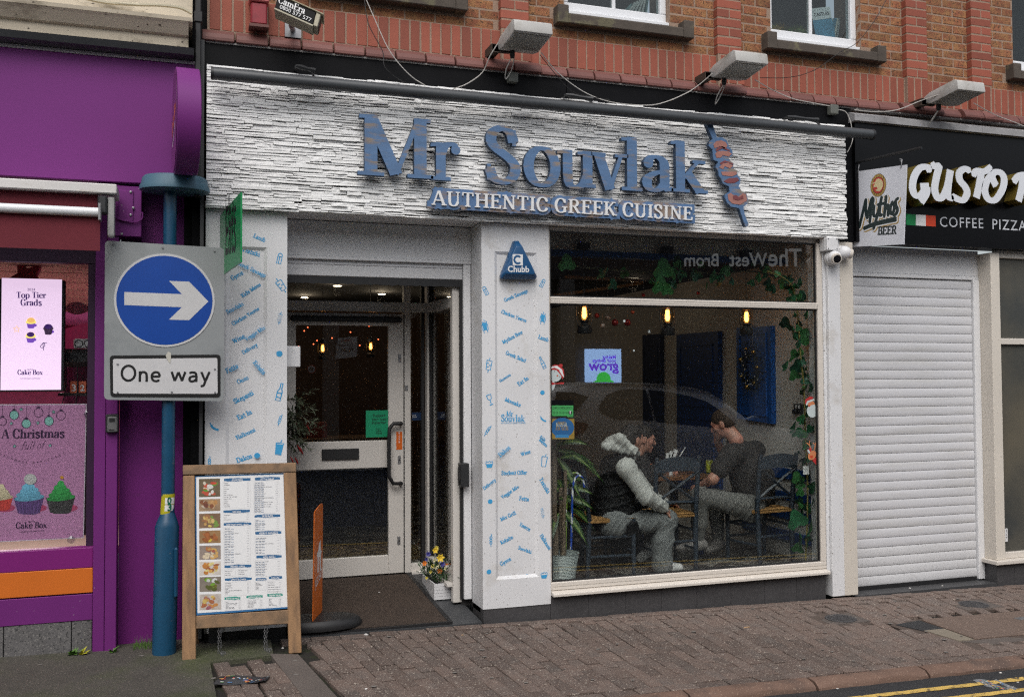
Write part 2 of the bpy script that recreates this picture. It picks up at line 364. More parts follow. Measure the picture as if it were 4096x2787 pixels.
def btext(s, bold=0., sp=1.):
    k = (s, bold, sp)
    if k in _bc: return _bc[k]
    cu = bpy.data.curves.new('t', 'FONT'); cu.body = s; cu.resolution_u = 3; cu.fill_mode = 'FRONT'; cu.offset = bold; cu.space_character = sp
    o = bpy.data.objects.new('t', cu); COL.objects.link(o)
    me = o.evaluated_get(bpy.context.evaluated_depsgraph_get()).to_mesh()
    vs = [tuple(q.co[:2]) for q in me.vertices]; fs = [tuple(q.vertices) for q in me.polygons]
    bpy.data.objects.remove(o); bpy.data.curves.remove(cu)
    fs = [f if sum(vs[f[i-1]][0]*vs[f[i]][1]-vs[f[i]][0]*vs[f[i-1]][1] for i in range(len(f))) > 0 else f[::-1] for f in fs]
    _bc[k] = ((vs, fs), max((q[0] for q in vs), default=.1)); return _bc[k]
SG = {'O': (.9, [('o', .44, .5, .36, .43)]), 'n': (.62, [[(.1, .62), (.1, 0)], [(.1, .36), (.16, .52), (.3, .57), (.43, .5), (.47, .34), (.47, 0)]]), 'e': (.62, [[(.06, .31), (.5, .31)], [(.5, .31), (.47, .47), (.36, .56), (.2, .55), (.09, .43), (.07, .26), (.14, .1), (.3, .04), (.47, .09)]]),
    'w': (.92, [[(.06, .6), (.24, .06)], [(.24, .06), (.44, .58)], [(.44, .58), (.64, .06)], [(.64, .06), (.82, .6)]]), 'a': (.62, [[(.09, .53), (.24, .57), (.4, .53), (.46, .38), (.46, 0)], [(.46, .34), (.26, .33), (.1, .25), (.09, .1), (.2, .03), (.35, .07), (.46, .18)]]), 'y': (.6, [[(.06, .6), (.29, .04)], [(.52, .6), (.29, .04), (.2, -.2), (.06, -.24)]])}
def sans(s, w_=.135):
    x = 0.; out = []
    for ch in s:
        if ch == ' ': x += .42; continue
        adv, ls = SG[ch]
        for ln in ls:
            if ln[0] == 'o': out += stroke(ell(x+ln[1], ln[2], ln[3], ln[4], 28), w_, w_, True); continue
            p = smooth(ln, 4) if len(ln) > 2 else ln; out += stroke([(x+a, b) for a, b in p], w_); out += [ell(x+a, b, w_/2, n=10) for a, b in p[1:-1]]
        x += adv+.06
    return uni(out), x-.1
SLAB = dict(T=.2, t=.13, sh=.13); SER = dict(T=.17, t=.06, sh=.06)
def place(sh, w0, fr, a, b, h=1., ymul=1., shear=0.):    # put a shape's baseline between frame points a and b
    (vs, fs) = sh; dx, dy = b[0]-a[0], b[1]-a[1]; L = math.hypot(dx, dy); k = L/w0; c, s_ = dx/L, dy/L
    return [(a[0]+(x+shear*y)*k*c-y*k*ymul*s_, a[1]+(x+shear*y)*k*s_+y*k*ymul*c) for x, y in vs], fs
def text(name, s, fr, pa, pb, m, parent, size=None, d=.0015, font='b', bold=0., ymul=1., px=True, d0=None, shear=0., sp=1., org=None, **kw):
    if org: pa = (org[0]+pa[0]/org[2], org[1]+pa[1]/org[2]); pb = (org[0]+pb[0]/org[2], org[1]+pb[1]/org[2])
    a, b_ = (fr.px(*pa), fr.px(*pb)) if px else (pa, pb)
    sh, w0 = btext(s, bold, sp) if font == 'b' else (font(s) if callable(font) else stext(s, **(SLAB if font == 's' else SER if font == 'r' else font)))
    if not sh[1]: return None
    if size: v_ = Vector(b_)-Vector(a); b_ = tuple(Vector(a)+v_.normalized()*w0*size)
    return shape_ob(name, place(sh, w0, fr, a, b_, ymul=ymul, shear=shear), fr, d if d0 is None else d0, d, m, parent, **kw)
def spx(fr, pts, org=None): return [fr.px(*(p if org is None else (org[0]+p[0]/org[2], org[1]+p[1]/org[2]))) for p in pts]
# ---------------------------------------------------------------- materials
WHITE = mat('white_paint', (.70, .70, .71), .45, .05, 3, b=.04, bs=60, speck=((70, .72, (.42, .40, .37)),))
WHITE_OLD = mat('scuffed_white_paint', (.68, .68, .69), .5, .08, 2.5, c2=(.50, .47, .43), th=.66, s2=3, sw=.1, speck=((60, .69, (.25, .23, .21)),))
CREAM = mat('cream_aluminium', (.63, .58, .52), .4, .05, 4, speck=((80, .74, (.3, .27, .22)),))
CREAM_OLD = mat('cream_render', (.62, .57, .50), .6, .07, 3, speck=((60, .70, (.35, .3, .24)),))
DFRAME = mat('door_aluminium', (.60, .57, .53), .4, .04, 5)
SLATW = mat('shutter_white', (.60, .60, .62), .38, .06, 2, c2=(.52, .515, .51), th=.6, st=(.5, 1, 7), s2=3, sw=.12, speck=((90, .72, (.3, .28, .26)),))
SLATD = mat('shutter_white_dirty', (.60, .60, .61), .42, .1, 2, speck=((160, .66, (.24, .22, .2)), (260, .66, (.2, .18, .17))))
STONEW = mat('white_slate', (.83, .83, .82), .75, .07, 14, b=.3, bs=60, orand=.03)
BLACK = mat('black_board', (.004, .004, .005), .5, .3, 6, spec=.12)
BLACKM = mat('black_rubber', (.012, .012, .013), .55, .2, 20)
GREYT = mat('grey_tube', (.055, .06, .065), .4, .1, 8)
DGREY = mat('dark_plastic', (.02, .021, .023), .45, .1, 20)
BLUEW = mat('blue_weathered_wood', (.082, .16, .30), .65, .25, 5, c2=(.22, .18, .15), th=.585, st=(1, 1, 5), s2=4.5, sw=.06, b=.1, bs=80)
BLUEW2 = mat('blue_brown_weathered_wood', (.08, .16, .31), .65, .22, 5, c2=(.22, .165, .13), th=.54, st=(1, 1, 3), s2=5, sw=.05, b=.1, bs=80)
BLUED = mat('dark_blue_edge', (.03, .055, .1), .7, .2, 8)
PINKW = mat('pink_painted_wood', (.36, .16, .13), .65, .15, 9); REDW = mat('red_painted_wood', (.19, .05, .055), .65, .15, 9)
BUFF = mat('buff_brick', (.30, .145, .06), .9, .25, 30, c2=(.23, .08, .04), th=.5, s2=14, sw=.12, b=.6, bs=90, orand=.24, speck=((70, .6, (.1, .05, .025)),))
REDB = mat('red_brick', (.275, .072, .042), .72, .1, 12, b=.08, bs=60, orand=.2)
MARO = mat('maroon_brick', (.16, .06, .05), .6, .14, 14, b=.1, bs=50, orand=.15)
MORT = mat('mortar', (.30, .21, .155), .95, .15, 30, b=.3, bs=120)
SILL = mat('sill_stone', (.075, .06, .048), .85, .3, 12, c2=(.13, .115, .07), th=.6, b=.3, bs=60)
UPVC = mat('white_upvc', (.74, .75, .77), .3, .03, 5)
PURP = mat('purple_panel', (.17, .028, .182), .5, .06, 2, spec=.2)
PURP2 = mat('purple_paint', (.15, .022, .16), .5, spec=.25, v=.1, s=3, b=.0, speck=((50, .74, (.3, .2, .3)),)) # .08, 4, speck=((50, .74, (.3, .2, .3)),))
MAGN = mat('magenta_panel', (.19, .012, .155), .4, .05, 3)
ORAN = mat('orange_panel', (.62, .15, .018), .4, .06, 5)
GRAN = mat('dark_granite', (.05, .048, .05), .55, .3, 30, speck=((180, .62, (.11, .11, .11)),), b=.06)
GRANL = mat('grey_granite', (.11, .105, .105), .75, .25, 8, speck=((120, .6, (.2, .19, .18)), (90, .62, (.04, .04, .04))))
PAVER = mat('brick_paver', (.125, .088, .072), .8, .16, 10, b=.5, bs=110, orand=.22, speck=((75, .66, (.36, .31, .26)), (140, .66, (.3, .26, .22))), c2=(.10, .08, .07), th=.56, s2=5, sw=.15)
KERB = mat('kerb_stone', (.15, .09, .065), .8, .25, 6, b=.35, bs=40, speck=((100, .66, (.28, .2, .15)),), c2=(.07, .05, .042), th=.58, sw=.1)
ASPH = mat('asphalt', (.024, .024, .026), .85, .3, 40, b=.9, bs=90, speck=((120, .66, (.075, .073, .07)),))
TARM = mat('mossy_tarmac', (.062, .056, .046), .9, .25, 8, b=.6, bs=100, c2=(.045, .055, .018), th=.56, s2=1.7, sw=.12, speck=((100, .66, (.16, .14, .12)),))
CONC = mat('grey_concrete', (.10, .082, .072), .85, .2, 6, b=.3, bs=60, speck=((130, .67, (.2, .18, .15)),))
EARTH = mat('joint_dirt', (.014, .012, .009), 1, .3, 20, c2=(.016, .019, .007), th=.55, b=.3)
YELL = mat('yellow_line', (.60, .40, .10), .8, .15, 8, c2=(.05, .045, .04), th=.60, s2=26, sw=.04, b=.4, bs=90)
STEEL = mat('dull_steel', (.3, .3, .31), .42, .15, 12, m=.7)
SIGNG = mat('sign_grey', (.26, .275, .28), .5, .06, 5, c2=(.22, .235, .24), th=.6)
SIGNB = mat('sign_blue', (.004, .055, .31), .38, .08, 8)
SIGNW = mat('sign_white', (.56, .555, .56), .45, .05, 20, b=.03, bs=300)
POLE = mat('pole_blue', (.008, .06, .125), .35, .15, 10, b=.08, bs=30, speck=((60, .74, (.1, .12, .13)),))
POLEC = mat('pole_cap', (.05, .12, .17), .55, .15, 10)
WOOD = mat('frame_timber', (.25, .15, .08), .65, .25, 4, c2=(.13, .085, .05), th=.54, st=(2, 2, 2), s2=6, sw=.15, b=.12, bs=50)
WOODV = mat('frame_timber_upright', (.29, .165, .08), .65, .25, 5, c2=(.17, .1, .055), th=.56, st=(9, 9, .8), s2=2.2, sw=.12, b=.12, bs=50)
PAPER = mat('paper_white', (.72, .72, .72), .45, .02, 4)
INKB = mat('ink_blue', (.02, .11, .25), .5, 0); INKT = mat('ink_teal', (.02, .26, .2), .5, 0); INKD = mat('ink_dark', (.08, .08, .1), .5, 0); INKG = mat('ink_grey', (.32, .32, .34), .5, 0)
CYAN = mat('vinyl_blue', (.05, .33, .62), .45, .05, 20)
BLK = mat('black_print', (.008, .008, .008), .45, 0)
# ================================================================ THE SETTING: ground
PATCH = mat('bedding', (.085, .062, .05), .9, .25, 14, b=.4, bs=80)
def sheet(name, pts, z, m, kind='structure', thick=.05):
    vs = [(x, y, gz(x, y)+z) for x, y in pts]; n = len(vs)
    g = G(); g.add(vs+[(a, b, c-thick) for a, b, c in vs], [tuple(range(n)), tuple(range(n, 2*n))[::-1]]+[(i, n+i, n+(i+1) % n, (i+1) % n) for i in range(n)])
    return g.ob(name, m, kind=kind)
pav = sheet('pavement', [(-8, -1.68), (16, -1.68), (16, .2), (-8, .2)], -.022, EARTH)
KY0, KY1 = -1.67, -1.775
def rowx(x0, y): return 2.95+(x0-2.95)*(1+.075*y)
def pave_mesh(l, wd, seed):
    r = random.Random(seed); g = G(); j = lambda a: r.uniform(-a, a)
    g.box(-wd/2, wd/2, -l/2, l/2, -.045, 0); g.v = [(x+j(.003), y+j(.003), z+(j(.002) if z == 0 else 0)) for x, y, z in g.v]
    return mesh_data('paver', g.v, g.f, PAVER, bevel=.004)
PM = [pave_mesh(.1925, .0908, i) for i in range(4)]; PMS = [pave_mesh(.193, .0945, 9+i) for i in range(2)]
holes = [(4.50, 4.86, -.70, -.46), (5.84, 6.22, -.60, -.40), (5.17, 9.5, -1.31, -.76), (4.98, 5.26, -1.02, -.80), (5.1, 5.7, -1.42, -1.31)]
def inhole(x, y, m=.05): return any(a-m < x < b+m and c-m < y < d+m for a, b, c, d in holes)
plist = []
x0 = .70; row = 0
while x0 < 9.2:
    yy = -.135 - (row % 2)*.1 - R.uniform(0, .04); first = True
    if row % 2: plist.append((rowx(x0, -.18), -.18, 0, .48))
    while yy > -1.56:
        l = 1. if yy-.2 > -1.58 else max(.25, (yy+1.565)/.2)
        yc = yy-.1*l; x = rowx(x0, yc)
        edge = .745 - .155*(yc+.43)
        if not inhole(x, yc, .03) and x > edge + .03 and l > .2: plist.append((x, yc, -(x0-2.95)*.075, l))
        yy -= .2*l+.003
    x0 += .1; row += 1
for i in range(46):                                  # a course laid lengthwise along the shop and one along the kerb
    x = .72+i*.2
    if x < 9.2:
        plist.append((x, -.075, math.pi/2, 1.)); plist.append((x+.06, -1.618, math.pi/2, 1.))
for i in range(4):                                   # the patch beyond the concrete strip
    for k in range(5):
        x, y = .24+i*.1+k*.02, -.53-k*.2-(i % 2)*.1
        plist.append((x, y, .15, 1.))
plist.sort(key=lambda q: (Vector((q[0], q[1], .05))-CAM).length if at and -1 < q[0] < 6.4 else 99)
stuffg = G()
for i, (x, y, a, l) in enumerate(plist):
    z = gz(x, y)+R.uniform(-.003, .003); rot = (.025+R.uniform(-.012, .012), .0165+R.uniform(-.012, .012), a+R.uniform(-.02, .02))
    if i < 300: inst('paver', PM[i % 4], (x, y, z), rot, (1, l, 1), pav)
    else:
        M = Matrix.LocRotScale((x, y, z), Euler(rot), (1, l, 1)); me = PM[i % 4]
        stuffg.add([M @ q.co for q in me.vertices], [tuple(f.vertices) for f in me.polygons])
stuffg.ob('paver', PAVER, pav, kind='stuff')
for a, b, c_, d_ in holes[:2]+[(5.0, 9.4, -1.5, -.8)]: sheet('concrete_bedding', [(a-.06, c_-.06), (b+.06, c_-.06), (b+.06, d_+.06), (a-.06, d_+.06)], -.004, PATCH, thick=.02)
# concrete strip, tarmac, inspection covers
stp = sheet('concrete_strip', [(.53, -.36), (.70, -.42), (.875, -1.66), (.70, -1.66)], .006, CONC)
tar = sheet('tarmac_patch', [(-8, -1.66), (.20, -1.66), (.165, -.43), (.55, -.40), (.56, -.04), (.16, .1), (-8, .1)], .004, TARM)
sheet('tarmac_repair', [(4.98, -.83), (5.24, -.78), (5.25, -1.02), (5.06, -1.02)], .002, ASPH)
sheet('concrete_edging', [(5.07, -1.02), (5.25, -1.02), (5.25, -1.30), (5.12, -1.30)], .003, mat('pale_concrete', (.2, .17, .13), .85, .15, 8))
sheet('concrete_repair', [(5.12, -1.31), (5.52, -1.31), (5.7, -1.40), (5.3, -1.43)], .001, CONC)
slab = G().box(5.26, 9.4, -1.295, -.775, -.05, .004).ob('service_cover', mat('cover_concrete', (.13, .09, .07), .8, .15, 10, speck=((90, .64, (.3, .22, .18)),), b=.3), bevel=.004, label='large speckled concrete cover set in the pavement before the white shutter', cat='service cover')
slab.rotation_euler = (.025, .0165, 0); slab.location = (7.33, -1.035, gz(7.33, -1.035)-.046)
lab = G().box(5.98, 6.15, -1.0, -.94, .03, .034); shp = lab.ob('metal_plate', STEEL, slab); shp.location.z = gz(6.06, -.97)+.011
def cover(x, y, r, lab, sq):
    t = thing('manhole_cover', lab, 'manhole cover', (x, y, gz(x, y)), (.025, .0165, 0), 'small iron covers in the pavement')
    G().box(x-sq, x+sq, y-.13, y+.13, gz(x, y)-.05, gz(x, y)-.001).ob('frame', CONC, t)
    G().lathe([(r, -.03), (r, .002), (r-.008, .005), (r-.02, .002)], (x, y, gz(x, y)+.002), 28).ob('lid', GRAN, t)
    g = G()
    for k in range(-3, 4):
        hl = math.sqrt(max(r*r-(k*.03)**2, .001))*.8; g.box(x-hl, x+hl, y+k*.03-.006, y+k*.03+.006, gz(x, y)+.001, gz(x, y)+.008)
    g.ob('tread_ribs', GRAN, t)
cover(4.69, -.58, .115, 'round iron cover in a grey surround, the one nearer the restaurant window', .17)
cover(6.03, -.50, .115, 'round iron cover sunk in front of the white roller shutter', .18)
# kerb and road
kerb = G().add([(x, y, gz(x, -1.7)+z) for x in (-8, 16) for y in (KY1+.02, KY0-.002) for z in (-.4, -.04)], [(0, 1, 3, 2), (4, 6, 7, 5), (0, 4, 5, 1), (2, 3, 7, 6), (0, 2, 6, 4), (1, 5, 7, 3)]).ob('kerb', EARTH, kind='structure')
xk = -7.47
while xk < 13:
    L = .83+.04*math.sin(xk*7); r = random.Random(int(xk*100)); g = G(); n = 7
    vs = []
    for i in range(n+1):
        x = xk+.007+(L-.014)*i/n; z = gz(x, -1.76)
        e = .012 if i in (0, n) else 0
        for (yy, zz) in ((KY0-.002, z+.002), (KY1+.035, z+.003-e*.5), (KY1+.008, z-.012-e*.6), (KY1-.004, z-.03), (KY1-.008, z-.12), (KY0, z-.12)):
            vs.append((x, yy+r.uniform(-.006, .006)*(zz > z-.1), zz+r.uniform(-.004, .004)))
    fs = [(i*6+k, (i+1)*6+k, (i+1)*6+(k+1) % 6, i*6+(k+1) % 6) for i in range(n) for k in range(6)]+[(0, 1, 2, 3, 4, 5), tuple(n*6+k for k in range(6))]
    g.add(vs, fs).ob('kerb_stone', KERB, kerb, smooth=35); xk += L
def rsheet(name, y0, y1, z, m, x0=-14, x1=20, kind='structure'): return G().add([(x0, y0, gz(x0, -1.8)+z), (x1, y0, gz(x1, -1.8)+z), (x1, y1, gz(x1, -1.8)+z), (x0, y1, gz(x0, -1.8)+z)], [(0, 1, 2, 3)]).ob(name, m, kind=kind)
RD = -.045
rsheet('road', -11.2, -1.77, RD, ASPH)
for yc in (-1.965, -2.135):
    g = G(); r = random.Random(3); n = 160; vs = []
    for i in range(n+1):
        x = -2+i*.075; z = gz(x, -1.8)+RD+.004; vs += [(x, yc-.027+r.uniform(-.006, .006), z), (x, yc+.027+r.uniform(-.006, .006), z)]
    g.add(vs, [(2*i, 2*i+2, 2*i+3, 2*i+1) for i in range(n)]).ob('road_marking', YELL, kind='structure', label='yellow line painted along the kerb')
rsheet('far_pavement', -13.6, -11.2, 0, CONC)
gr = G().add([(-300, -300, -.6), (300, -300, -.6), (300, 300, -.6), (-300, 300, -.6)], [(0, 1, 2, 3)]).ob('ground', ASPH, kind='structure')
# ================================================================ THE BRICK BUILDING
bb = thing('brick_building', 'red and buff brick upper storey with soldier course above the shopfronts', 'building', (3.6, .6, 4.0))
g = G(); wins = [(.9, 1.86), (2.735, 3.635), (4.565, 5.46), (7.13, 8.0)]; ZS, ZT = 4.62, 6.0
WY = .035
prev = .14
for a, b in wins+[(9.4, 9.4)]:
    g.box(prev, a, WY+.0025, WY+.35, 4.0, 8.6); prev = b
for a, b in wins: g.box(a, b, WY+.0025, WY+.35, 4.0, ZS-.06); g.box(a, b, WY+.0025, WY+.35, ZT, 8.6)
g.ob('wall', MORT, bb)
def brick_mesh(name, w_, h, m, dep=.06, seed=0, jit=.0015):
    r = random.Random(seed); q = G().box(-w_/2, w_/2, 0, dep, -h/2, h/2); q.v = [(x+r.uniform(-jit, jit), y, z+r.uniform(-jit, jit)) for x, y, z in q.v]
    return mesh_data(name, q.v, q.f, m, bevel=.004)
BUF = [brick_mesh('buff_brick', .215, .066, BUFF, seed=i) for i in range(3)]; BUH = brick_mesh('buff_brick', .1025, .066, BUFF)
REM = [brick_mesh('red_brick', .22, .066, REDB, .1, i) for i in range(2)]; REH = brick_mesh('red_brick', .108, .066, REDB, .1)
SOL = [brick_mesh('soldier_brick', .0675, .222, REDB, .06, i) for i in range(3)]
pil = [(2.206, 2.425), (4.03, 4.25), (5.89, 6.11), (6.60, 6.82)]
def jr(a=.004): return (R.uniform(-a, a), R.uniform(-a, a), R.uniform(-a, a))
G().box(.14, 8.4, .0148, WY+.02, 4.10, 4.383).ob('mortar', MORT, bb)
def inrng(x, rs, m=0): return any(a-m < x < b+m for a, b in rs)
x = .19
while x < 8.4: inst('soldier_brick', R.choice(SOL), (x, (-.022 if inrng(x, pil) else .012)+R.uniform(-.002, .002), 4.268), jr(), parent=bb); x += .0765
sills = [(.8, 1.945), (2.645, 3.80), (4.475, 5.65), (7.04, 8.1)]
def free(x0, x1, cuts):
    out = [(x0, x1)]
    for a, b in cuts: out = [q for u, v in out for q in ((u, min(v, a)), (max(u, b), v)) if q[1]-q[0] > .004]
    return out
extra = G()
for c in range(14):
    z = 4.42+c*.0755
    for u, v in free(.15, 8.35, pil+(wins if z > 4.56 else [])+(sills if 4.445 < z < 4.64 else [])):
        e = u-(c % 2)*.1125+.0; e = u-((u-.15) % .225)-(c % 2)*.1125
        while e < v:
            a, b = max(e, u), min(e+.215, v-.002); e += .225
            if b-a < .03: continue
            me = R.choice(BUF); L = (b-a)/.215
            if c < 9: inst('buff_brick', me, ((a+b)/2, WY+R.uniform(-.002, .002), z), jr(.003), (L, 1, 1), bb)
            else: extra.add([((a+b)/2+q.co.x*L, WY+q.co.y, z+q.co.z) for q in me.vertices], [tuple(f.vertices) for f in me.polygons])
extra.ob('buff_brick', BUFF, bb, kind='stuff')
for a, b in pil:
    G().box(a+.003, b-.003, -.0195, WY+.02, 4.10, 5.3).ob('pier_mortar', MORT, bb)
    for c in range(11):
        z = 4.42+c*.0755
        if c % 2: inst('red_brick', R.choice(REM), ((a+b)/2, -.022, z), jr(.003), parent=bb)
        else:
            for s_ in (-1, 1): inst('red_brick', REH, ((a+b)/2+s_*.0565, -.022, z), jr(.003), parent=bb)
# chamfered plinth bricks
def plinth(x, L, yo, par):
    q = G(); p = [(.06, 4.152), (.0, 4.150), (-.035, 4.118), (-.052, 4.085), (-.052, 4.064), (.06, 4.064)]
    n = 6; q.add([(x+sx*L/2, y+yo, z) for sx in (-1, 1) for y, z in p], [tuple(range(6)), tuple(range(6, 12))[::-1]]+[(i, (i+1) % 6, 6+(i+1) % 6, 6+i) for i in range(6)])
    q.ob('plinth_brick', MARO, par, bevel=.004)
x = .21
while x < 8.4:
    if inrng(x, [(a-.04, b+.04) for a, b in pil], .0): plinth(x, .207, -.035, bb)
    else: plinth(x, .207, 0, bb)
    x += .219
G().box(.13, 8.4, -.03, .1, 4.054, 4.064).ob('lead_flashing', mat('flashing', (.35, .34, .33), .6, .2, 10), bb)
# windows and sills
GL_UP = glass('upper_glass', (.75, .8, .8), 1.1)
plantm = mat('houseplant', (.05, .11, .02), .5, .3, 20)
for i, ((a, b), (sa, sb)) in enumerate(zip(wins, sills)):
    wn = G(); y0, y1 = WY+.06, WY+.13; t = .055
    wn.box(a, b, y0, y1, ZS, ZS+.075).box(a, b, y0, y1, ZT-t, ZT).box(a, a+t, y0, y1, ZS+.075, ZT-t).box(b-t, b, y0, y1, ZS+.075, ZT-t)
    wn.box((a+b)/2-.014, (a+b)/2+.014, y0+.012, y1-.012, ZS+.075, ZT-t)
    f = wn.ob('window', UPVC, bb, bevel=.006)
    G().box(a+t, b-t, y0+.03, y0+.036, ZS+.075, ZT-t).ob('pane', GL_UP, f)
    G().box(a-.02, b+.025, y0-.045, y1, ZS-.03, ZS-.003).ob('cill_strip', UPVC, f, bevel=.004)
    q = G(); p = [(WY+.3, 4.475), (-.055, 4.475), (-.055, 4.548), (WY+.06, 4.60), (WY+.3, 4.60)]
    q.add([(sx, y, z) for sx in (sa+.09, sb-.09) for y, z in p], [tuple(range(5)), tuple(range(5, 10))[::-1]]+[(i_, (i_+1) % 5, 5+(i_+1) % 5, 5+i_) for i_ in range(5)])
    q.box(sa, sa+.09, -.058, WY+.1, 4.472, 4.612).box(sb-.09, sb, -.058, WY+.1, 4.472, 4.612)
    q.ob('window_sill', SILL, bb, bevel=.006)
    G().box(a+.01, b-.01, WY+.45, WY+1.2, ZS-.1, ZT).add([], []).ob('room_behind', mat('dim_room_%d' % i, (.018, .014, .012), .9, .3, 4), bb)
# books and a palm behind the panes
bk = G(); 
t = thing('books', 'row of leaning books and brochures behind the pane of the second upstairs window', 'books', (3.4, WY+.25, ZS+.02))
for k in range(7):
    M = Matrix.Translation((3.25+k*.045, WY+.22, ZS+.02)) @ Matrix.Rotation(.75-k*.1, 4, 'Y')
    G().box(-.008, .008, 0, .14, 0, .24, M).ob('book', mat('book_%d' % k, R.choice([(.4, .4, .38), (.12, .2, .2), (.3, .33, .33), (.1, .1, .1)]), .5, .1), t)
t = thing('books', 'leaning books and a brochure headed CASTLES beside the palm upstairs', 'books', (5.3, WY+.25, ZS+.02))
for k in range(5):
    M = Matrix.Translation((5.24+k*.033, WY+.22, ZS+.02)) @ Matrix.Rotation(.35-k*.05, 4, 'Y')
    G().box(-.008, .008, 0, .14, 0, .3, M).ob('book', mat('bookb_%d' % k, R.choice([(.5, .5, .46), (.1, .25, .35), (.3, .33, .33)]), .5, .1), t)
fr = Fr((5.13, WY+.16, ZS+.06), (1, 0, .22), (-.22, 0, 1))
shape_ob('brochure', uni([rect(0, .2, 0, .28)]), fr, 0, .003, mat('brochure_blue', (.1, .28, .42), .4, .2, 9), t)
shape_ob('brochure_head', uni([rect(0, .2, .18, .28)]), fr, .003, .004, PAPER, t)
text('lettering', 'CASTLES', fr, (.02, .21), (.18, .21), BLK, t, d=.0055, px=False, bold=.01)
t = thing('palm', 'potted palm with arching fronds behind the upstairs window right of centre', 'palm', (4.95, WY+.3, ZS))
for k in range(9):
    a = -2.6+k*.64; L = R.uniform(.28, .42); g = G(); base = Vector((4.93, WY+.30, ZS+.05)); pts = []
    for j in range(9):
        u = j/8; pts.append(base+Vector((math.sin(a)*L*u, -abs(math.cos(a))*.12*u, .34*u-.34*u*u*1.1+.05)))
    for j in range(1, 9):
        p = pts[j]; d = (pts[j]-pts[j-1]).normalized(); sd = Vector((0, -1, 0)).cross(d).normalized()
        for s_ in (-1, 1):
            for m in range(3):
                o = p-d*m*.015; tip = o+sd*s_*.09*(1-.5*u*j/8)+d*.06+Vector((0, 0, -.03))
                g.add([o, o+d*.010, tip], [(0, 1, 2)])
    g.tube(pts, .004, 5); g.ob('frond', mat('palm_%d' % k, (.10, .14, .02) if k % 3 else (.3, .17, .03), .5, .2), t)
# ================================================================ RESTAURANT: clad fascia and name sign
X0, X1, ZB, ZTP, YS = .137, 5.20, 2.945, 3.885, -.07
fs_ = thing('clad_fascia', 'white painted split-stone cladding across the restaurant front', 'fascia', (2.7, 0, ZB))
G().box(X0+.01, X1-.01, YS+.035, .12, ZB+.012, ZTP).ob('backing', mat('cladding_gap_shade', (.012, .012, .012), .9, .2, 20), fs_)  # near-black colour stands in for the shadow in the gaps between stones
cand = []; z = ZB; c = 0
while z < ZTP-.005:
    h = R.uniform(.0125, .0215); x = X0+R.uniform(-.03, 0)
    while x < X1:
        L = R.choice((.06, .1, .13, .16, .2, .24, .3))*R.uniform(.8, 1.2); a, b = max(x, X0), min(x+L, X1-.004*R.random())
        if b-a > .02: cand.append((a, b, z+R.uniform(-.0035, .0035), h*R.uniform(.82, 1.12), R.uniform(-.002, .011)+.008*(R.random() < .12), R.uniform(-.016, .016)))
        x += L+R.choice((.0005, .0015, .004))
    z += h
def sliver(a, b, z, h, d, tl, r):
    n = 3; vs = []; L = b-a; gap = r.choice((.0004, .0008, .002, .0036, .0055))
    for i in range(n+1):
        x = a+L*i/n + (r.uniform(-.25, .25)*L/n if 0 < i < n else 0); s_ = tl*(x-(a+b)/2)
        e0, e1 = r.uniform(-.0025, .0025), r.uniform(-.0025, .0025); dd = d+r.uniform(-.0025, .0025)
        vs += [(x, YS-dd+r.uniform(-.002, .001), z+e0+s_), (x, YS-dd+r.uniform(-.001, .003), z+h-gap+e1+s_), (x, YS+.04, z+h-gap+s_), (x, YS+.04, z+s_)]
    return vs, [(i*4+k, (i+1)*4+k, (i+1)*4+(k+1) % 4, i*4+(k+1) % 4) for i in range(n) for k in range(4)]+[(0, 1, 2, 3), tuple(n*4+k for k in range(4))]
cand.sort(key=lambda q: -(q[1]-q[0])*q[3]/(1+.03*q[0])); sg = G()
for i, q in enumerate(cand):
    v_, f_ = sliver(*q, R)
    if i < 300: mesh_ob('stone_sliver', v_, f_, STONEW, fs_)
    else: sg.add(v_, f_)
sg.ob('stone_sliver', STONEW, fs_, kind='stuff')
# black board above and at the ends
bd = thing('black_board', 'plain black board between the brick plinth and the white stone cladding', 'board', (2.7, 0, 3.8))
G().box(.12, 2.72, -.02, .1, 3.78, 4.052).ob('panel', BLACK, bd); G().box(2.726, 5.30, -.02, .1, 3.78, 4.052).ob('panel', BLACK, bd)
G().box(.10, .122, -.05, .1, .12, 4.06).ob('edge_trim', mat('trim_dark', (.05, .05, .052), .5), bd)
G().box(5.203, 5.30, -.03, .12, 2.93, 3.78).ob('end_panel', BLACK, bd)
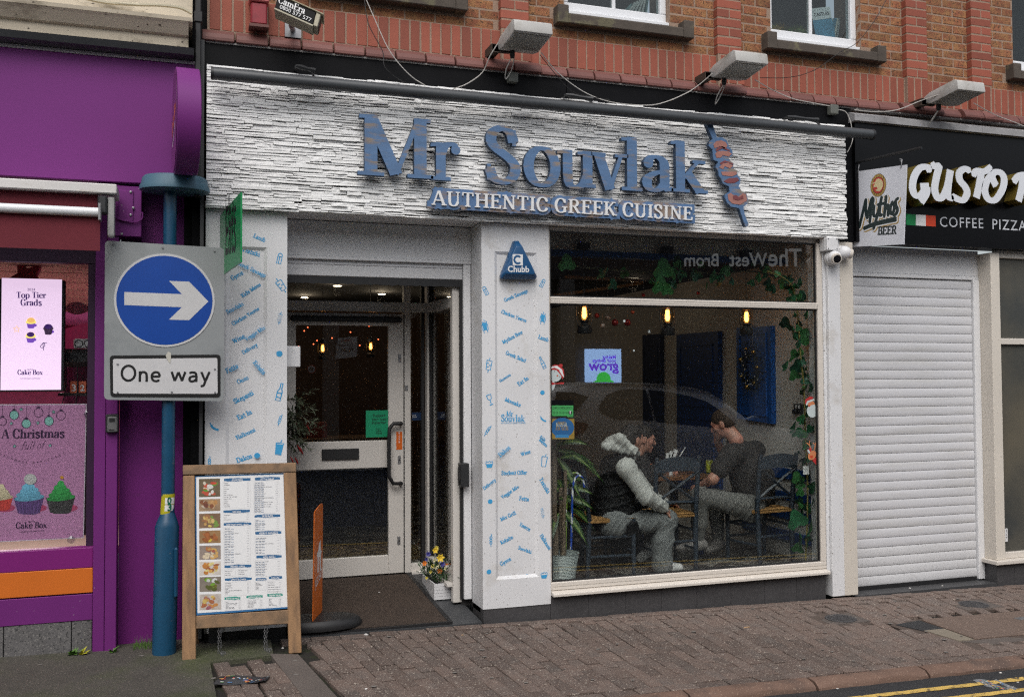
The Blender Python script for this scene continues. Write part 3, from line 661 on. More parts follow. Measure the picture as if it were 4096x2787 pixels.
# name letters: cut-out timber, each hung on its own
SY = YS-.065
fw_ = wall(SY)
nm = thing('name_sign', 'large weathered blue wooden letters spelling Mr Souvlak on the white stone', 'shop sign', (2.6, SY, 3.2))
LT = [('M', 1428, 1729, 701, 727, 459), ('r', 1719, 1838, 722, 727, 570), ('S', 1934, 2078, 738, 749, 503), ('o', 2089, 2237, 748, 762, 587), ('u', 2225, 2377, 754, 764, 603), ('v', 2360, 2508, 762, 768, 613), ('l', 2481, 2563, 763, 770, 547), ('a', 2562, 2688, 768, 780, 622), ('k', 2678, 2824, 774, 785, 563)]
for ch, xa, xb, ya, yb, yt in LT:
    sh, w0 = stext(ch, T=.165 if ch != 'S' else .175, t=.062, sh=.062); vs = sh[0]
    mnx, mxx = min(q[0] for q in vs), max(q[0] for q in vs); mny, mxy = min(q[1] for q in vs), max(q[1] for q in vs)
    u0, v0 = fw_.px(xa, ya); u1, _ = fw_.px(xb, yb); _, v1 = fw_.px(xa+(xb-xa)*.25, yt+(4 if ch in 'lk' else 0))
    V = [(u0+(x-mnx)/(mxx-mnx)*(u1-u0), v0+(y-mny)/(mxy-mny)*(v1-v0)) for x, y in vs]
    o = shape_ob('letter', (V, sh[1]), fw_, .024, .03, BLUEW, nm)
    shape_ob('letter_back', (V, sh[1]), fw_, -.015, .0235, BLUED, o)
    g = G()
# skewer sign
sk = thing('skewer_sign', 'painted wooden kebab skewer sign standing after the last blue letter', 'sign', (4.2, SY, 3.2))
o6 = (2000, 0, 1.976)
def P6(*p): return spx(fw_, [(p[i], p[i+1]) for i in range(0, len(p), 2)], o6)
sil = [(1612, 975), (1625, 968), (1660, 978), (1700, 1095), (1740, 1092), (1775, 1118), (1790, 1160), (1822, 1200), (1822, 1235), (1790, 1262), (1830, 1300), (1825, 1340), (1860, 1355), (1862, 1395), (1885, 1420), (1880, 1460), (1870, 1480), (1895, 1520), (1930, 1530), (1945, 1590), (1940, 1615), (1908, 1640), (1918, 1700), (1950, 1780), (1935, 1797), (1922, 1790), (1875, 1650), (1815, 1640), (1780, 1610), (1762, 1565), (1765, 1545), (1800, 1520), (1795, 1480), (1745, 1455), (1735, 1420), (1715, 1395), (1710, 1360), (1690, 1330), (1710, 1285), (1672, 1270), (1665, 1190), (1635, 1160), (1640, 1130), (1665, 1105)]
shape_ob('skewer_board', uni([spx(fw_, sil, o6)]), fw_, .022, .03, BLUEW, sk)
shape_ob('skewer_back', uni([spx(fw_, sil, o6)]), fw_, -.012, .0215, BLUED, sk)
for nme, m_, pts in (('meat', PINKW, [(1670, 1150), (1690, 1125), (1730, 1118), (1770, 1135), (1780, 1165), (1760, 1185), (1720, 1165), (1680, 1180)]), ('meat', PINKW, [(1685, 1225), (1700, 1205), (1740, 1200), (1790, 1205), (1815, 1225), (1790, 1245), (1745, 1235), (1725, 1255), (1695, 1255)]), ('pepper', REDW, [(1685, 1195), (1705, 1172), (1740, 1165), (1800, 1195), (1800, 1205), (1740, 1180), (1695, 1205)]),
    ('meat', PINKW, [(1715, 1330), (1745, 1300), (1785, 1295), (1825, 1318), (1800, 1340), (1760, 1320), (1745, 1345)]), ('pepper', REDW, [(1722, 1295), (1760, 1275), (1825, 1300), (1825, 1310), (1770, 1290), (1725, 1310)]), ('meat', PINKW, [(1730, 1365), (1850, 1365), (1855, 1385), (1815, 1402), (1740, 1392)]), ('pepper', REDW, [(1752, 1440), (1790, 1415), (1860, 1412), (1872, 1432), (1840, 1452), (1780, 1455)]), ('meat', PINKW, [(1782, 1545), (1805, 1530), (1830, 1550), (1870, 1560), (1900, 1535), (1925, 1540), (1935, 1590), (1880, 1625), (1820, 1615), (1790, 1590)])):
    shape_ob(nme, uni([spx(fw_, pts, o6)]), fw_, .03, .033, m_, sk)
shape_ob('pepper', uni([spx(fw_, [(1822, 1555), (1845, 1548), (1870, 1568), (1900, 1550), (1905, 1575), (1860, 1590), (1825, 1580)], o6)]), fw_, .033, .036, REDW, sk)
# tagline
tg = thing('tagline_sign', 'blue and brown wooden board reading AUTHENTIC GREEK CUISINE in white capitals', 'sign', (3, SY, 3.1))
a, b = fw_.px(1722, 822), fw_.px(2766, 884); TL = 'AUTHENTIC GREEK CUISINE'
kw = dict(T=.15, t=.075, sh=.075, track=.04)
sh, w0 = stext(TL, **kw); shp, _ = stext(TL, pad=.22, **kw)
asp = abs(fw_.px(1760, 765)[1]-fw_.px(1760, 822)[1])/(math.hypot(b[0]-a[0], b[1]-a[1])/w0)
shape_ob('board', place(shp, w0, fw_, a, b, ymul=asp), fw_, .015, .022, BLUEW2, tg); shape_ob('board_back', place(shp, w0, fw_, a, b, ymul=asp), fw_, -.008, .0145, BLUED, tg)
shape_ob('lettering', place(sh, w0, fw_, a, b, ymul=asp), fw_, .022, .034, PAPER, tg)
# long grey awning tube with three clamps
tb = thing('lamp_tube', 'long grey tube running along the top of the white stone cladding', 'tube', (2.7, -.2, 3.8))
G().tube([(.17, -.2, 3.795), (5.36, -.2, 3.795)], .0415, 16).ob('tube', GREYT, tb, smooth=40)
G().tube([(5.355, -.2, 3.795), (5.372, -.2, 3.795)], .044, 16).ob('end_cap', DGREY, tb, smooth=40)
G().tube([(.16, -.2, 3.795), (.176, -.2, 3.795)], .043, 16).ob('end_cap', DGREY, tb, smooth=40)
for (xa, ya), (xb, yb) in (((1185, 265), (1262, 285)), ((2262, 380), (2370, 398)), ((3148, 468), (3272, 482))):
    p, q = at(xa, ya, -.12), at(xb, yb, -.14); d = q-p
    G().tube([p, p+d*.25, p+d*.6, q], [.012, .02, .014, .022], 8).tube([q+Vector((-.02, .02, .0)), q+Vector((-.02, -.05, -.05))], .008, 6).tube([p, p+Vector((0, .12, 0))], .01, 6).ob('clamp', DGREY, tb, smooth=40)
# floodlights
def flood(dx, dy, lab):                              # measured on the first one, moved along the wall
    P = lambda x, y, Y: at(x, y, Y)
    a, b, c_, d = P(2058, 122, -.52), P(2206, 138, -.52), P(2003, 212, -.12), P(2148, 236, -.12)
    off = at(2058+dx, 122+dy, -.52)-a; a, b, c_, d = [q+off for q in (a, b, c_, d)]
    zb = (a.z+b.z)/2; zk = (c_.z+d.z)/2; x0, x1 = a.x, a.x+.285; t = thing('floodlight', lab, 'floodlight', ((x0+x1)/2, -.3, zb), 0, 'white box floodlights along the brick wall')
    m_ = mat('flood_white', (.44, .43, .41), .5, .12, 5, c2=(.26, .24, .2), th=.62, s2=6, sw=.1)
    pr = [(-.52, zb), (-.505, zb+.082), (-.47, zb+.095), (-.20, zk+.10), (-.12, zk+.07), (-.12, zk+.02), (-.22, zk-.0)]
    n = len(pr); g = G(); g.add([(x, y, z) for x in (x0, x1) for y, z in pr], [tuple(range(n)), tuple(range(n, 2*n))[::-1]]+[(i, (i+1) % n, n+(i+1) % n, n+i) for i in range(n)]); g.ob('housing', m_, t, bevel=.012, bseg=2, smooth=50)
    mz = lambda y: zb+(zk-zb)*(y+.52)/.30
    G().add([(x, y, mz(y)+e) for e in (-.004, .003) for y in (-.485, -.25) for x in (x0+.02, x1-.02)], [(0, 1, 3, 2), (4, 6, 7, 5), (0, 2, 6, 4), (1, 5, 7, 3), (0, 4, 5, 1), (2, 3, 7, 6)]).ob('lens', mat('flood_lens', (.27, .26, .235), .35, .2, 9), t)
    G().box(x0-.05, x0+.01, -.16, .0, zk-.005, zk+.055).box(x0-.045, x0+.09, -.16, -.13, zk+.0, zk+.05).ob('bracket', mat('flood_bracket', (.05, .035, .025), .7, .3, 12), t)
    gx = (x0+x1)/2-.05; G().lathe([(.014, 0), (.02, .02), (.02, .05)], (gx, -.2, zk-.05), 8).ob('cable_gland', BLACKM, t)
    G().tube([Vector(q) for q in smooth([(gx, -.2, zk-.04), (gx-.03, -.15, zk-.12), (gx-.01, -.08, zk-.17), (gx+.03, -.1, zk-.1), (gx+.02, -.19, zk-.03)], 4)], .004, 5).ob('cable', WC, t, smooth=60)
WC = mat('white_cable', (.5, .48, .45), .5, .05); BC = mat('black_cable', (.015, .015, .016), .5)
f1 = flood(0, 0, 'white box floodlight on the brick wall left of the second upstairs window')
f2 = flood(886, 121, 'white box floodlight on the brick wall below the palm window')
f3 = flood(1776, 236, 'white box floodlight at the right above the black pizza shop fascia')
# cables
def cable(lab, pts, Y, r, m):
    P = [at(a, b, (Y if not isinstance(Y, list) else Y[i])) for i, (a, b) in enumerate(pts)]
    G().tube([Vector(q) for q in smooth([tuple(p) for p in P], 5)], r, 5).ob('cable', m, label=lab, cat='cable', smooth=60, group='cables slung along the wall')
cable('thin white cable dropping from the first upstairs window towards the grey tube', [(1465, 0), (1500, 80), (1550, 190), (1600, 260), (1650, 310), (1700, 342)], -.1, .0035, WC)
cable('thin black cable dropping beside the white cable under the first upstairs window', [(1458, 0), (1475, 100), (1530, 205), (1540, 270), (1600, 320), (1640, 335)], -.1, .003, BC)
cable('white cable looping up to the left side of the first floodlight', [(1810, 358), (1870, 335), (1930, 290), (1960, 225), (1995, 170)], [-.1, -.1, -.12, -.2, -.25], .004, WC)
cable('white cable sagging between the first and second floodlights', [(2165, 212), (2230, 290), (2330, 365), (2430, 405), (2540, 420), (2640, 415), (2760, 365), (2850, 295)], [-.3, -.15, -.1, -.1, -.1, -.1, -.12, -.25], .004, WC)
cable('black cable hanging below the sagging white cable between floodlights', [(2160, 220), (2250, 330), (2310, 375), (2440, 400)], -.1, .003, BC)
cable('white cable running from the second floodlight to the grey junction box', [(3020, 320), (3090, 360), (3170, 395), (3240, 410), (3320, 425)], [-.3, -.12, -.1, -.1, -.1], .004, WC)
cable('white cable hooking down from the right junction box behind the tube', [(3355, 440), (3385, 450), (3405, 500), (3410, 560), (3395, 600), (3388, 610)], -.09, .004, WC)
cable('white cable rising from the grey trim to the third floodlight', [(3418, 440), (3500, 448), (3590, 440), (3680, 405), (3755, 380)], [-.12, -.12, -.12, -.15, -.3], .004, WC)
cable('white cable running off to the right from the third floodlight', [(3895, 413), (3980, 460), (4060, 490), (4096, 505)], [-.3, -.1, -.1, -.1], .004, WC)
cable('thin black wire swinging from the second floodlight up past the palm window', [(3040, 312), (3160, 310), (3260, 280), (3360, 210), (3430, 170), (3500, 80), (3545, 0)], -.08, .0028, BC)
def jbox(px, py, lab, s_=.075):
    c = at(px, py, -.05); t = G().box(c.x-s_/2, c.x+s_/2, -.075, -.0205, c.z-s_/2, c.z+s_/2).ob('junction_box', mat('box_grey_%d' % px, (.12, .125, .11), .55, .1), bevel=.008, bseg=2, label=lab, cat='junction box')
jbox(2050, 312, 'small grey junction box under the first floodlight'); jbox(3332, 440, 'small grey junction box left of the pizza shop trim', .078)
# security camera and alarm bell box, upper left
c = at(1185, 45, -.35)
sc = thing('security_camera', 'tilted black and cream camera housing reading CamEra high on the left of the brick wall', 'security camera', c)
fr = Fr(at(1105, 8, -.35), at(1255, 75, -.40)-at(1105, 8, -.35), Vector((.25, .1, 1)))
n_ = fr.n; hl = fr.px(1255, 85)[0]
M = Matrix((( *[fr.u.x, -n_.x, fr.v.x], fr.o.x), (*[fr.u.y, -n_.y, fr.v.y], fr.o.y), (*[fr.u.z, -n_.z, fr.v.z], fr.o.z), (0, 0, 0, 1)))
q = G(); q.box(0, hl, 0, .12, -.045, .05, M).ob('housing', BLACK, sc, bevel=.006)
G().box(-.01, hl+.05, -.01, .13, .05, .058, M).ob('hood', mat('camera_cream', (.42, .38, .26), .55, .1), sc, bevel=.003)
G().box(hl, hl+.03, .0, .12, -.045, .05, M).ob('front_rim', mat('camera_cream2', (.36, .33, .24), .55, .1), sc, bevel=.003)
G().box(.0, hl, -.004, .124, -.055, -.045, M).ob('underside', mat('camera_cream3', (.36, .33, .24), .55, .1), sc)
G().box(hl+.0301, hl+.034, .008, .112, -.036, .042, M).ob('lens_glass', BLACKM, sc)
text('lettering', 'CamEra', fr, (.012, .0), (hl-.07, .0), PAPER, sc, d=.003, px=False, font='r')
text('lettering', '0800 577 577', fr, (.03, -.034), (hl-.02, -.034), PAPER, sc, d=.003, px=False)
p = at(1172, 120, -.01); G().tube([at(1178, 75, -.33), at(1165, 105, -.2), p], .018, 8).ob('arm', STEEL, sc, smooth=40)
G().box(p.x-.055, p.x+.055, -.016, .01, p.z-.055, p.z+.055).ob('wall_plate', STEEL, sc)
al = thing('alarm_box', 'faded pink and red alarm box at the top left corner of the brick', 'alarm box', at(1040, 60, 0))
a, b = at(1003, 10, -.08), at(1068, 105, -.08)
G().box(a.x, b.x, -.10, .0, b.z, a.z-.0).ob('case', mat('faded_red', (.26, .02, .03), .35, .25, 12), al, bevel=.01)
G().box(a.x-.012, b.x+.012, -.115, .0, a.z+.001, a.z+.06).ob('cover', mat('faded_pink', (.52, .13, .13), .5, .1), al, bevel=.008)
G().box(a.x-.01, b.x+.01, -.11, .0, b.z-.02, b.z-.001).ob('base', MARO, al)
# ================================================================ RESTAURANT SHOPFRONT
c5, c14, c27, c2014, c2019, c1014 = (0, 700, 1.976), (0, 1400, 1.976), (2000, 700, 1.976), (2000, 1400, 1.976), (2000, 1987, 1.976), (1000, 1400, 1.976)
W0 = wall(0.)
ICON = {
'cup': [[(-.3, .5), (-.22, -.5), (.22, -.5), (.3, .5), (-.3, .5)], [(.05, .5), (.12, .78)]],
'shaker': [[(-.2, .2), (-.2, -.5), (.2, -.5), (.2, .2), (-.2, .2)], [(-.2, .25), (-.15, .45), (0, .52), (.15, .45), (.2, .25)], [(-.02, -.5), (-.02, .2)]],
'skewer': [[(0, -.75), (0, -.5)], [(0, .5), (0, .75)], [(-.25, .5), (.25, .42), (-.25, .25), (.25, .17), (-.25, 0), (.25, -.08), (-.25, -.25), (.25, -.33), (-.2, -.5), (.2, -.5)]],
'gyro': [[(0, -.8), (0, -.5)], [(0, .5), (0, .8)], [(-.3, .5), (-.24, -.5), (.24, -.5), (.3, .5), (-.3, .5)], [(-.28, .2), (0, .2)], [(.28, 0), (0, 0)], [(-.25, -.2), (0, -.2)]],
'bottle': [[(-.08, .7), (-.08, .25), (-.18, .05), (-.18, -.7), (.18, -.7), (.18, .05), (.08, .25), (.08, .7), (-.08, .7)], [(-.18, -.1), (.18, -.1)], [(-.18, -.45), (.18, -.45)]],
'glass': [[(-.24, .5), (-.2, .1), (0, -.1), (.2, .1), (.24, .5), (-.24, .5)], [(0, -.1), (0, -.55)], [(-.2, -.55), (.2, -.55)]],
'sausage': [[(0, .75), (.06, .6), (0, .5), (-.06, .45)]], 'chain': []}
def icon(kind, x, y, s_, ang, par, fr, org):
    p = (org[0]+x/org[2], org[1]+y/org[2]); u, v = fr.px(*p); k = s_/org[2]*.00185; c, sn = math.cos(ang), math.sin(ang); pol = []
    w_ = .085
    for ln in ICON.get(kind, []): pol += stroke(ln, w_)
    if kind == 'sausage':
        for dx in (-.22, .22): pol += stroke([(dx+q[0], q[1]) for q in ell(0, -.1, .13, .38, 12)], w_, w_, True)+stroke([(dx, .28), (dx+.06, .45), (dx, .55)], w_)+stroke([(dx, -.48), (dx, -.75)], w_)
    if kind == 'chain':
        for i in range(3): pol += stroke([(q[0], q[1]) for q in ell(0, .3-.3*i, .14, .14, 10)], w_, w_, True)
        pol += stroke([(0, .45), (.1, .62), (0, .72)], w_)+stroke([(0, -.45), (0, -.75)], w_)
    if kind == 'tomato': pol = [ell(0, 0, .38, .36, 18)]
    if kind == 'chili': pol = stroke(smooth([(-.4, .3), (-.25, .05), (0, -.12), (.35, -.25)], 4), .22)+stroke([(-.4, .3), (-.5, .5)], .08)
    if kind in ('cup', 'sausage') and R.random() < .5: pol.append([(-.26, .4), (.26, .4), (.2, -.45), (-.2, -.45)])
    if kind == 'bowl':
        pol = [[(-.45, .1), (-.3, -.35), (.3, -.35), (.45, .1), (.38, .1), (-.38, .1)]]+stroke([(-.45, .12), (-.35, .4), (-.15, .3), (0, .42), (.2, .3), (.36, .42), (.45, .12)], w_)
    if not pol: return
    vs, fs = uni(pol); shape_ob('icon', ([(u+(a*c-b*sn)*k, v+(a*sn+b*c)*k) for a, b in vs], fs), fr, .0015, .0015, CYAN, par)
def pilaster(label, x0, x1, z0, z1, a0, a1, b0, b1, depth, m):
    t = thing('pilaster', label, 'pilaster', ((x0+x1)/2, .1, z0), 0, 'white lettered pilasters of the restaurant')
    g = G(); o = [(x0, 0, z0), (x1, 0, z0), (x1, 0, z1), (x0, 0, z1)]; i1 = [(a0, 0, b0), (a1, 0, b0), (a1, 0, b1), (a0, 0, b1)]; e = .022
    i2 = [(a0+e, .016, b0+e), (a1-e, .016, b0+e), (a1-e, .016, b1-e), (a0+e, .016, b1-e)]; bk = [(x, depth, z) for x, _, z in o]
    V = o+i1+i2+bk; F = [(8, 9, 10, 11)]
    for k in range(4):
        j = (k+1) % 4; F += [(k, j, 4+j, 4+k), (4+k, 4+j, 8+j, 8+k), (j, k, 12+k, 12+j)]
    g.add(V, F).ob('face', m, t); return t
p1 = pilaster('white pilaster left of the entrance with blue food words, green board fixed to it', .137, .668, .14, 2.942, .27, .535, .35, 2.70, .30, WHITE)
p2 = pilaster('white pilaster between entrance and window, blue food words and triangular alarm box on it', 2.055, 2.58, .14, 2.942, 2.155, 2.485, .345, 2.735, .27, WHITE_OLD)
G().box(.14, .665, .004, .3, -.05, .139).ob('pilaster_base', BLACKM, p1)
G().box(2.06, 2.578, .006, .27, -.05, .139).ob('pilaster_base', GRAN, p2)
PF = wall(.016)
def inpan(u): return .292 < u < .513 or 2.177 < u < 2.463
def words(lst, par):
    for s_, org, a, b in lst:
        pa, pb = [W0.px(org[0]+q[0]/org[2], org[1]+q[1]/org[2]) for q in (a, b)]
        f = PF if inpan((pa[0]+pb[0])/2) else W0
        text('lettering', s_, f, a, b, CYAN, par, font='s', org=org, d=.0018 if f is W0 or (inpan(pa[0]-.01) and inpan(pb[0]+.01)) else .0175)
words([('Lamb', c5, (1998, 495), (2090, 535)), ('Tzatziki', c5, (1912, 600), (2050, 648)), ('Greek Sausage', c5, (1873, 710), (2092, 812)), ('Gyros', c5, (1835, 832), (1925, 783)), ('Kids Menu', c5, (1918, 970), (2065, 872)), ('Souvlaki', c5, (1798, 1100), (1928, 1030)), ('Chicken Yeeros', c5, (1843, 1190), (2052, 1065)), ('Wine', c5, (1848, 1332), (1940, 1285)), ('Veggie Mix', c5, (1945, 1313), (2098, 1215)), ('Delivery', c5, (1923, 1417), (2040, 1350)), ('Fetta', c5, (1795, 1568), (1888, 1520)), ('Kebabs', c5, (1995, 1485), (2078, 1580)),
    ('Ouzo', c14, (1883, 268), (1968, 228)), ('Skepasti', c14, (1857, 425), (2008, 350)), ('Eat In', c14, (1885, 553), (1995, 500)), ('Halloumi', c14, (1873, 708), (2022, 640)), ('Dakos', c14, (1875, 890), (1995, 850))], p1)
words([('Greek Sausage', c27, (38, 1003), (222, 925)), ('Chicken Yeeros', c27, (8, 1090), (205, 1165)), ('Mythos Beer', c27, (25, 1335), (182, 1250)), ('Lamb', c27, (300, 1290), (378, 1318)), ('Greek Salad', c27, (42, 1415), (200, 1482)), ('Hummus', c1014, (1978, 255), (2062, 200)), ('Eat In', c2014, (150, 285), (228, 230)), ('Mousaka', c2014, (35, 400), (160, 450)), ('Dakos', c1014, (1973, 845), (2055, 775)), ('Wine', c2014, (168, 838), (243, 812)), ('Kids', c2014, (312, 690), (352, 722)), ('Menu', c2014, (305, 712), (365, 768)), ('Student Offer', c2014, (10, 985), (213, 980)),
    ('Veggie Mix', c2014, (18, 1175), (152, 1085)), ('Fetta', c2014, (150, 1185), (228, 1192)), ('Tzatziki', c2014, (308, 1020), (372, 1135)), ('Mix Grill', c2014, (8, 1350), (128, 1295)), ('Yeeros', c2014, (148, 1383), (232, 1430)), ('Kebabs', c2014, (10, 1535), (105, 1485)), ('Halloumi', c2014, (312, 1465), (385, 1580)), ('Souvlaki', c2019, (140, 410), (245, 447)), ('Gyros', c2019, (8, 545), (90, 497)), ('Ouzo', c2019, (150, 655), (225, 625)), ('Take Away', c2019, (55, 797), (222, 790)), ('Delivery', c1014, (1853, 1105), (1945, 1030))], p2)
for s_, a, b, k in (('Mr', (50, 522), (103, 522), 1.1), ('Souvlak', (8, 562), (195, 565), 1.1)): text('lettering', s_, PF, a, b, CYAN, p2, font='r', org=c2014, d=.0018, ymul=k)
text('lettering', 'AUTHENTIC GREEK CUISINE', PF, (8, 581), (200, 580), CYAN, p2, org=c2014, d=.0018)
for a in ('cup', 1945, 1760, 95, .15), : pass
for k, x, y, s_, a in (('bowl', 1940, 468, 78, 0), ('shaker', 2210, 660, 75, -.2), ('gyro', 2222, 872, 75, .6), ('skewer', 2213, 1130, 62, -.2), ('tomato', 2208, 1412, 60, 0)): icon(k, x, y, s_, a, p1, PF if k == 'bowl' else W0, c5)
for k, x, y, s_, a in (('bottle', 2212, 330, 90, -.25), ('chain', 2212, 550, 60, -.3), ('cup', 2205, 780, 85, -.15), ('tomato', 2032, 832, 55, 0), ('chili', 1700, 612, 70, 0), ('chain', 1655, 885, 60, 0)): icon(k, x, y, s_, a, p1, W0, c14)
for k, x, y, s_, a in (('shaker', 336, 855, 66, -.5), ('sausage', 338, 1130, 66, -.1), ('bottle', 335, 1482, 70, .45), ('gyro', -88+0, 1502, 72, -.15), ('sausage', -120, 1195, 70, .2), ('shaker', -115, 915, 66, .5)): icon(k, x, y, s_, a, p2, W0, c27)
for k, x, y, s_, a in (('tomato', 335, 335, 50, 0), ('chili', 345, 548, 58, 0), ('cup', 348, 880, 78, -.15), ('skewer', 336, 1285, 58, .1), ('gyro', -80, 120, 0, 0), ('glass', -80, 390, 76, .3), ('chain', -98, 635, 66, -.6), ('bowl', -85, 905, 66, 0), ('tomato', -78, 1195, 50, 0), ('chain', -72, 1500, 66, 0)): icon(k, x, y, s_ or 1, a, p2, W0, c2014)
for k, x, y, s_, a in (('bowl', 348, 620, 62, 0), ('tomato', -88, 590, 50, 0)): icon(k, x, y, s_, a, p2, W0, c2019)
# triangular alarm
ch = thing('alarm_box', 'dark blue triangular alarm box reading Chubb at the top of the middle pilaster', 'alarm box', (2.3, -.03, 2.6))
tri = spx(W0, [(117, 520), (-3, 795), (-3, 815), (8, 822), (268, 828), (278, 815), (278, 798)], c27); trf = spx(W0, [(112, 575), (155, 575), (248, 775), (235, 785), (15, 785), (8, 775)], c27)
cx_, cz_ = sum(q[0] for q in tri)/7, sum(q[1] for q in tri)/7; g = G()
big = [tri[0], tri[1], tri[4], tri[6]]
big = spx(W0, [(100, 525), (-5, 800), (-2, 822), (270, 828), (280, 805), (135, 525)], c27); sm = spx(W0, [(102, 575), (18, 770), (22, 788), (240, 792), (250, 778), (150, 575)], c27)
g.add([(x, 0.0, z) for x, z in big]+[(x, -.035, z) for x, z in big]+[(x, -.075, z) for x, z in sm], [tuple(range(12, 18))]+[(i, (i+1) % 6, 6+(i+1) % 6, 6+i) for i in range(6)]+[(6+i, 6+(i+1) % 6, 12+(i+1) % 6, 12+i) for i in range(6)])
g.ob('case', mat('chubb_blue', (.012, .075, .19), .35, .05), ch, bevel=.004, bseg=2, smooth=50)
cf = wall(-.0755)
a, b = cf.px(2000+100/1.976, 700+712/1.976), cf.px(2000+180/1.976, 700+628/1.976); shape_ob('badge', uni([rect(a[0], b[0], a[1], b[1])]), cf, .001, .001, PAPER, ch)
mx_, mz_ = (a[0]+b[0])/2, (a[1]+b[1])/2; r_ = (b[0]-a[0])*.34
shape_ob('badge_letter', uni(stroke([(mx_+r_*math.cos(D2R(q)), mz_+r_*math.sin(D2R(q))) for q in range(45, 321, 15)], r_*.55)), cf, .002, .002, mat('badge_blue', (.015, .09, .22), .4, 0), ch)
text('lettering', 'Chubb', cf, (60, 765), (230, 768), PAPER, ch, org=c27, bold=.025)
# raised roller shutter over the entrance
rs = thing('roller_shutter', 'white roller shutter rolled up above the restaurant door', 'roller shutter', (1.36, .28, 2.68))
G().box(.67, 2.052, .262, .30, 2.69, 2.94).ob('box_cover', WHITE, rs); G().box(.67, 2.052, .252, .30, 2.665, 2.688).ob('box_lip', WHITE, rs, bevel=.003)
G().box(.65, 1.99, .285, .30, 2.632, 2.664).ob('slat', SLATW, rs, bevel=.003); G().box(.65, 1.99, .28, .30, 2.548, 2.629).ob('slat', SLATD, rs, bevel=.004)
g = G(); n = 60; vs = []
for i in range(n+1):
    x = .65+1.34*i/n; lo = 2.492+.006*math.sin(i*1.7)*(mnoise.noise((i*.31, 0, 0))+.4)+.004*R.random(); vs += [(x, .283, 2.546), (x, .283, lo), (x, .297, 2.546), (x, .297, lo)]
g.add(vs, [f for i in range(n) for f in ((4*i, 4*i+1, 4*i+5, 4*i+4), (4*i+2, 4*i+6, 4*i+7, 4*i+3), (4*i+1, 4*i+3, 4*i+7, 4*i+5))]).ob('rubber_seal', BLACKM, rs)
G().box(1.992, 2.05, .262, .31, .16, 2.664).ob('guide_rail', WHITE, rs, bevel=.004); G().box(1.970, 1.990, .285, .31, .16, 2.5).ob('guide_slot', BLACKM, rs)
# entrance floor: dark tiles ramp, mat
ent = G().add([(.67, .0, gz(1, 0)+.002), (2.05, 0, gz(2, 0)+.002), (1.93, 1.0, .235), (.67, 1.0, .235), (.67, 0, -.1), (2.05, 0, -.1), (1.93, 1, -.1), (.67, 1, -.1)], [(0, 1, 2, 3), (4, 7, 6, 5), (0, 4, 5, 1), (1, 5, 6, 2), (2, 6, 7, 3), (3, 7, 4, 0)]).ob('entrance_floor', mat('dark_tile', (.045, .047, .05), .5, .2, 5, b=.06), kind='structure')
def rz(x, y): return gz(x, 0)+(.235-gz(x, 0))*y
g = G(); n = 30; vs = []
for i in range(n+1):
    y = .035+.93*i/n
    for x in (.74, 1.815-.10*y+.012*mnoise.noise((i*.8, 3, 0))): vs.append((x, y, rz(x, y)+.012))
g.add(vs, [(2*i, 2*i+1, 2*i+3, 2*i+2) for i in range(n)])
mtm = mat('coir_mat', (.042, .028, .02), .95, .3, 60, b=1, bs=150, speck=((200, .62, (.10, .07, .05)),))
dm = g.ob('door_mat', mtm, label='brown ribbed door mat filling the entrance floor', cat='door mat')
sol_ = dm.modifiers.new('thickness', 'SOLIDIFY'); sol_.thickness = .012; sol_.offset = -1
g = G(); vs = []
for i in range(n+1):
    y = .02+.95*i/n; x = 1.815-.10*y; w_ = .022+.008*mnoise.noise((i*.9, 1, 0)); vs += [(x-.01, y, rz(x, y)+.0145), (x+w_, y, rz(x, y)+.0145), (x-.01, y, rz(x, y)+.003), (x+w_, y, rz(x, y)+.003)]
g.add(vs, [f for i in range(n) for f in ((4*i, 4*i+1, 4*i+5, 4*i+4), (4*i+1, 4*i+3, 4*i+7, 4*i+5))]); g.box(.72, 1.83, .006, .034, gz(1.2, 0)-.01, gz(1.2, 0)+.013)
g.ob('rubber_edge', BLACKM, dm)
# door, fanlight, side panes
DY = 1.0; PANE = glass('shop_glass', (.93, .95, .94), 1.6); WPANE = glass('window_glass', (.95, .97, .96), 1.9)
def zz(py, px=1400, Y=DY): return at(px, py, Y).z
ds = thing('door_screen', 'cream aluminium entrance screen with fanlight and narrow side panes', 'door frame', (1.35, DY, .24))
zt0, zt1 = zz(1247), zz(1205)
g = G(); g.box(.68, 1.93, DY, DY+.07, zt0+.004, zt1).box(1.70, 1.755, DY-.004, DY+.074, .24, 2.98).box(.68, 1.70, DY, DY+.07, 2.90, 2.98).box(.68, .735, DY+.002, DY+.072, .24, 2.90)
g.box(1.755, 1.87, DY+.002, DY+.07, .24, zz(2252, 1670)).box(1.756, 1.87, DY-.03, DY+.02, .225, .25)
g.ob('frame', DFRAME, ds, bevel=.004)
# splayed return: a second screen running forward to the shutter rail
ax, ay, bx, by = 1.915, DY+.01, 1.955, .315
sd = Vector((bx-ax, by-ay, 0)); sL = sd.length; sa = math.atan2(sd.y, sd.x); SM = Matrix.Translation((ax, ay, 0)) @ Matrix.Rotation(sa, 4, 'Z')
g = G(); z0s = lambda py, px: at(px, py, DY).z
g.box(-.02, .05, -.035, .035, .235, 2.98, SM).box(sL-.055, sL, -.035, .035, .13, 2.66, SM).box(.05, sL-.055, -.03, .03, zt0, zt1, SM).box(.05, sL-.055, -.03, .03, .275, .37, SM).box(.05, sL-.055, -.03, .03, 2.9, 2.98, SM)
g.ob('return_frame', DFRAME, ds, bevel=.004)
G().box(-.03, sL-.02, -.075, .02, .245, .272, SM).ob('cill', DFRAME, ds, bevel=.003); G().box(.0, sL-.06, -.02, .02, .0, .244, SM).ob('cill_base', BLACKM, ds)
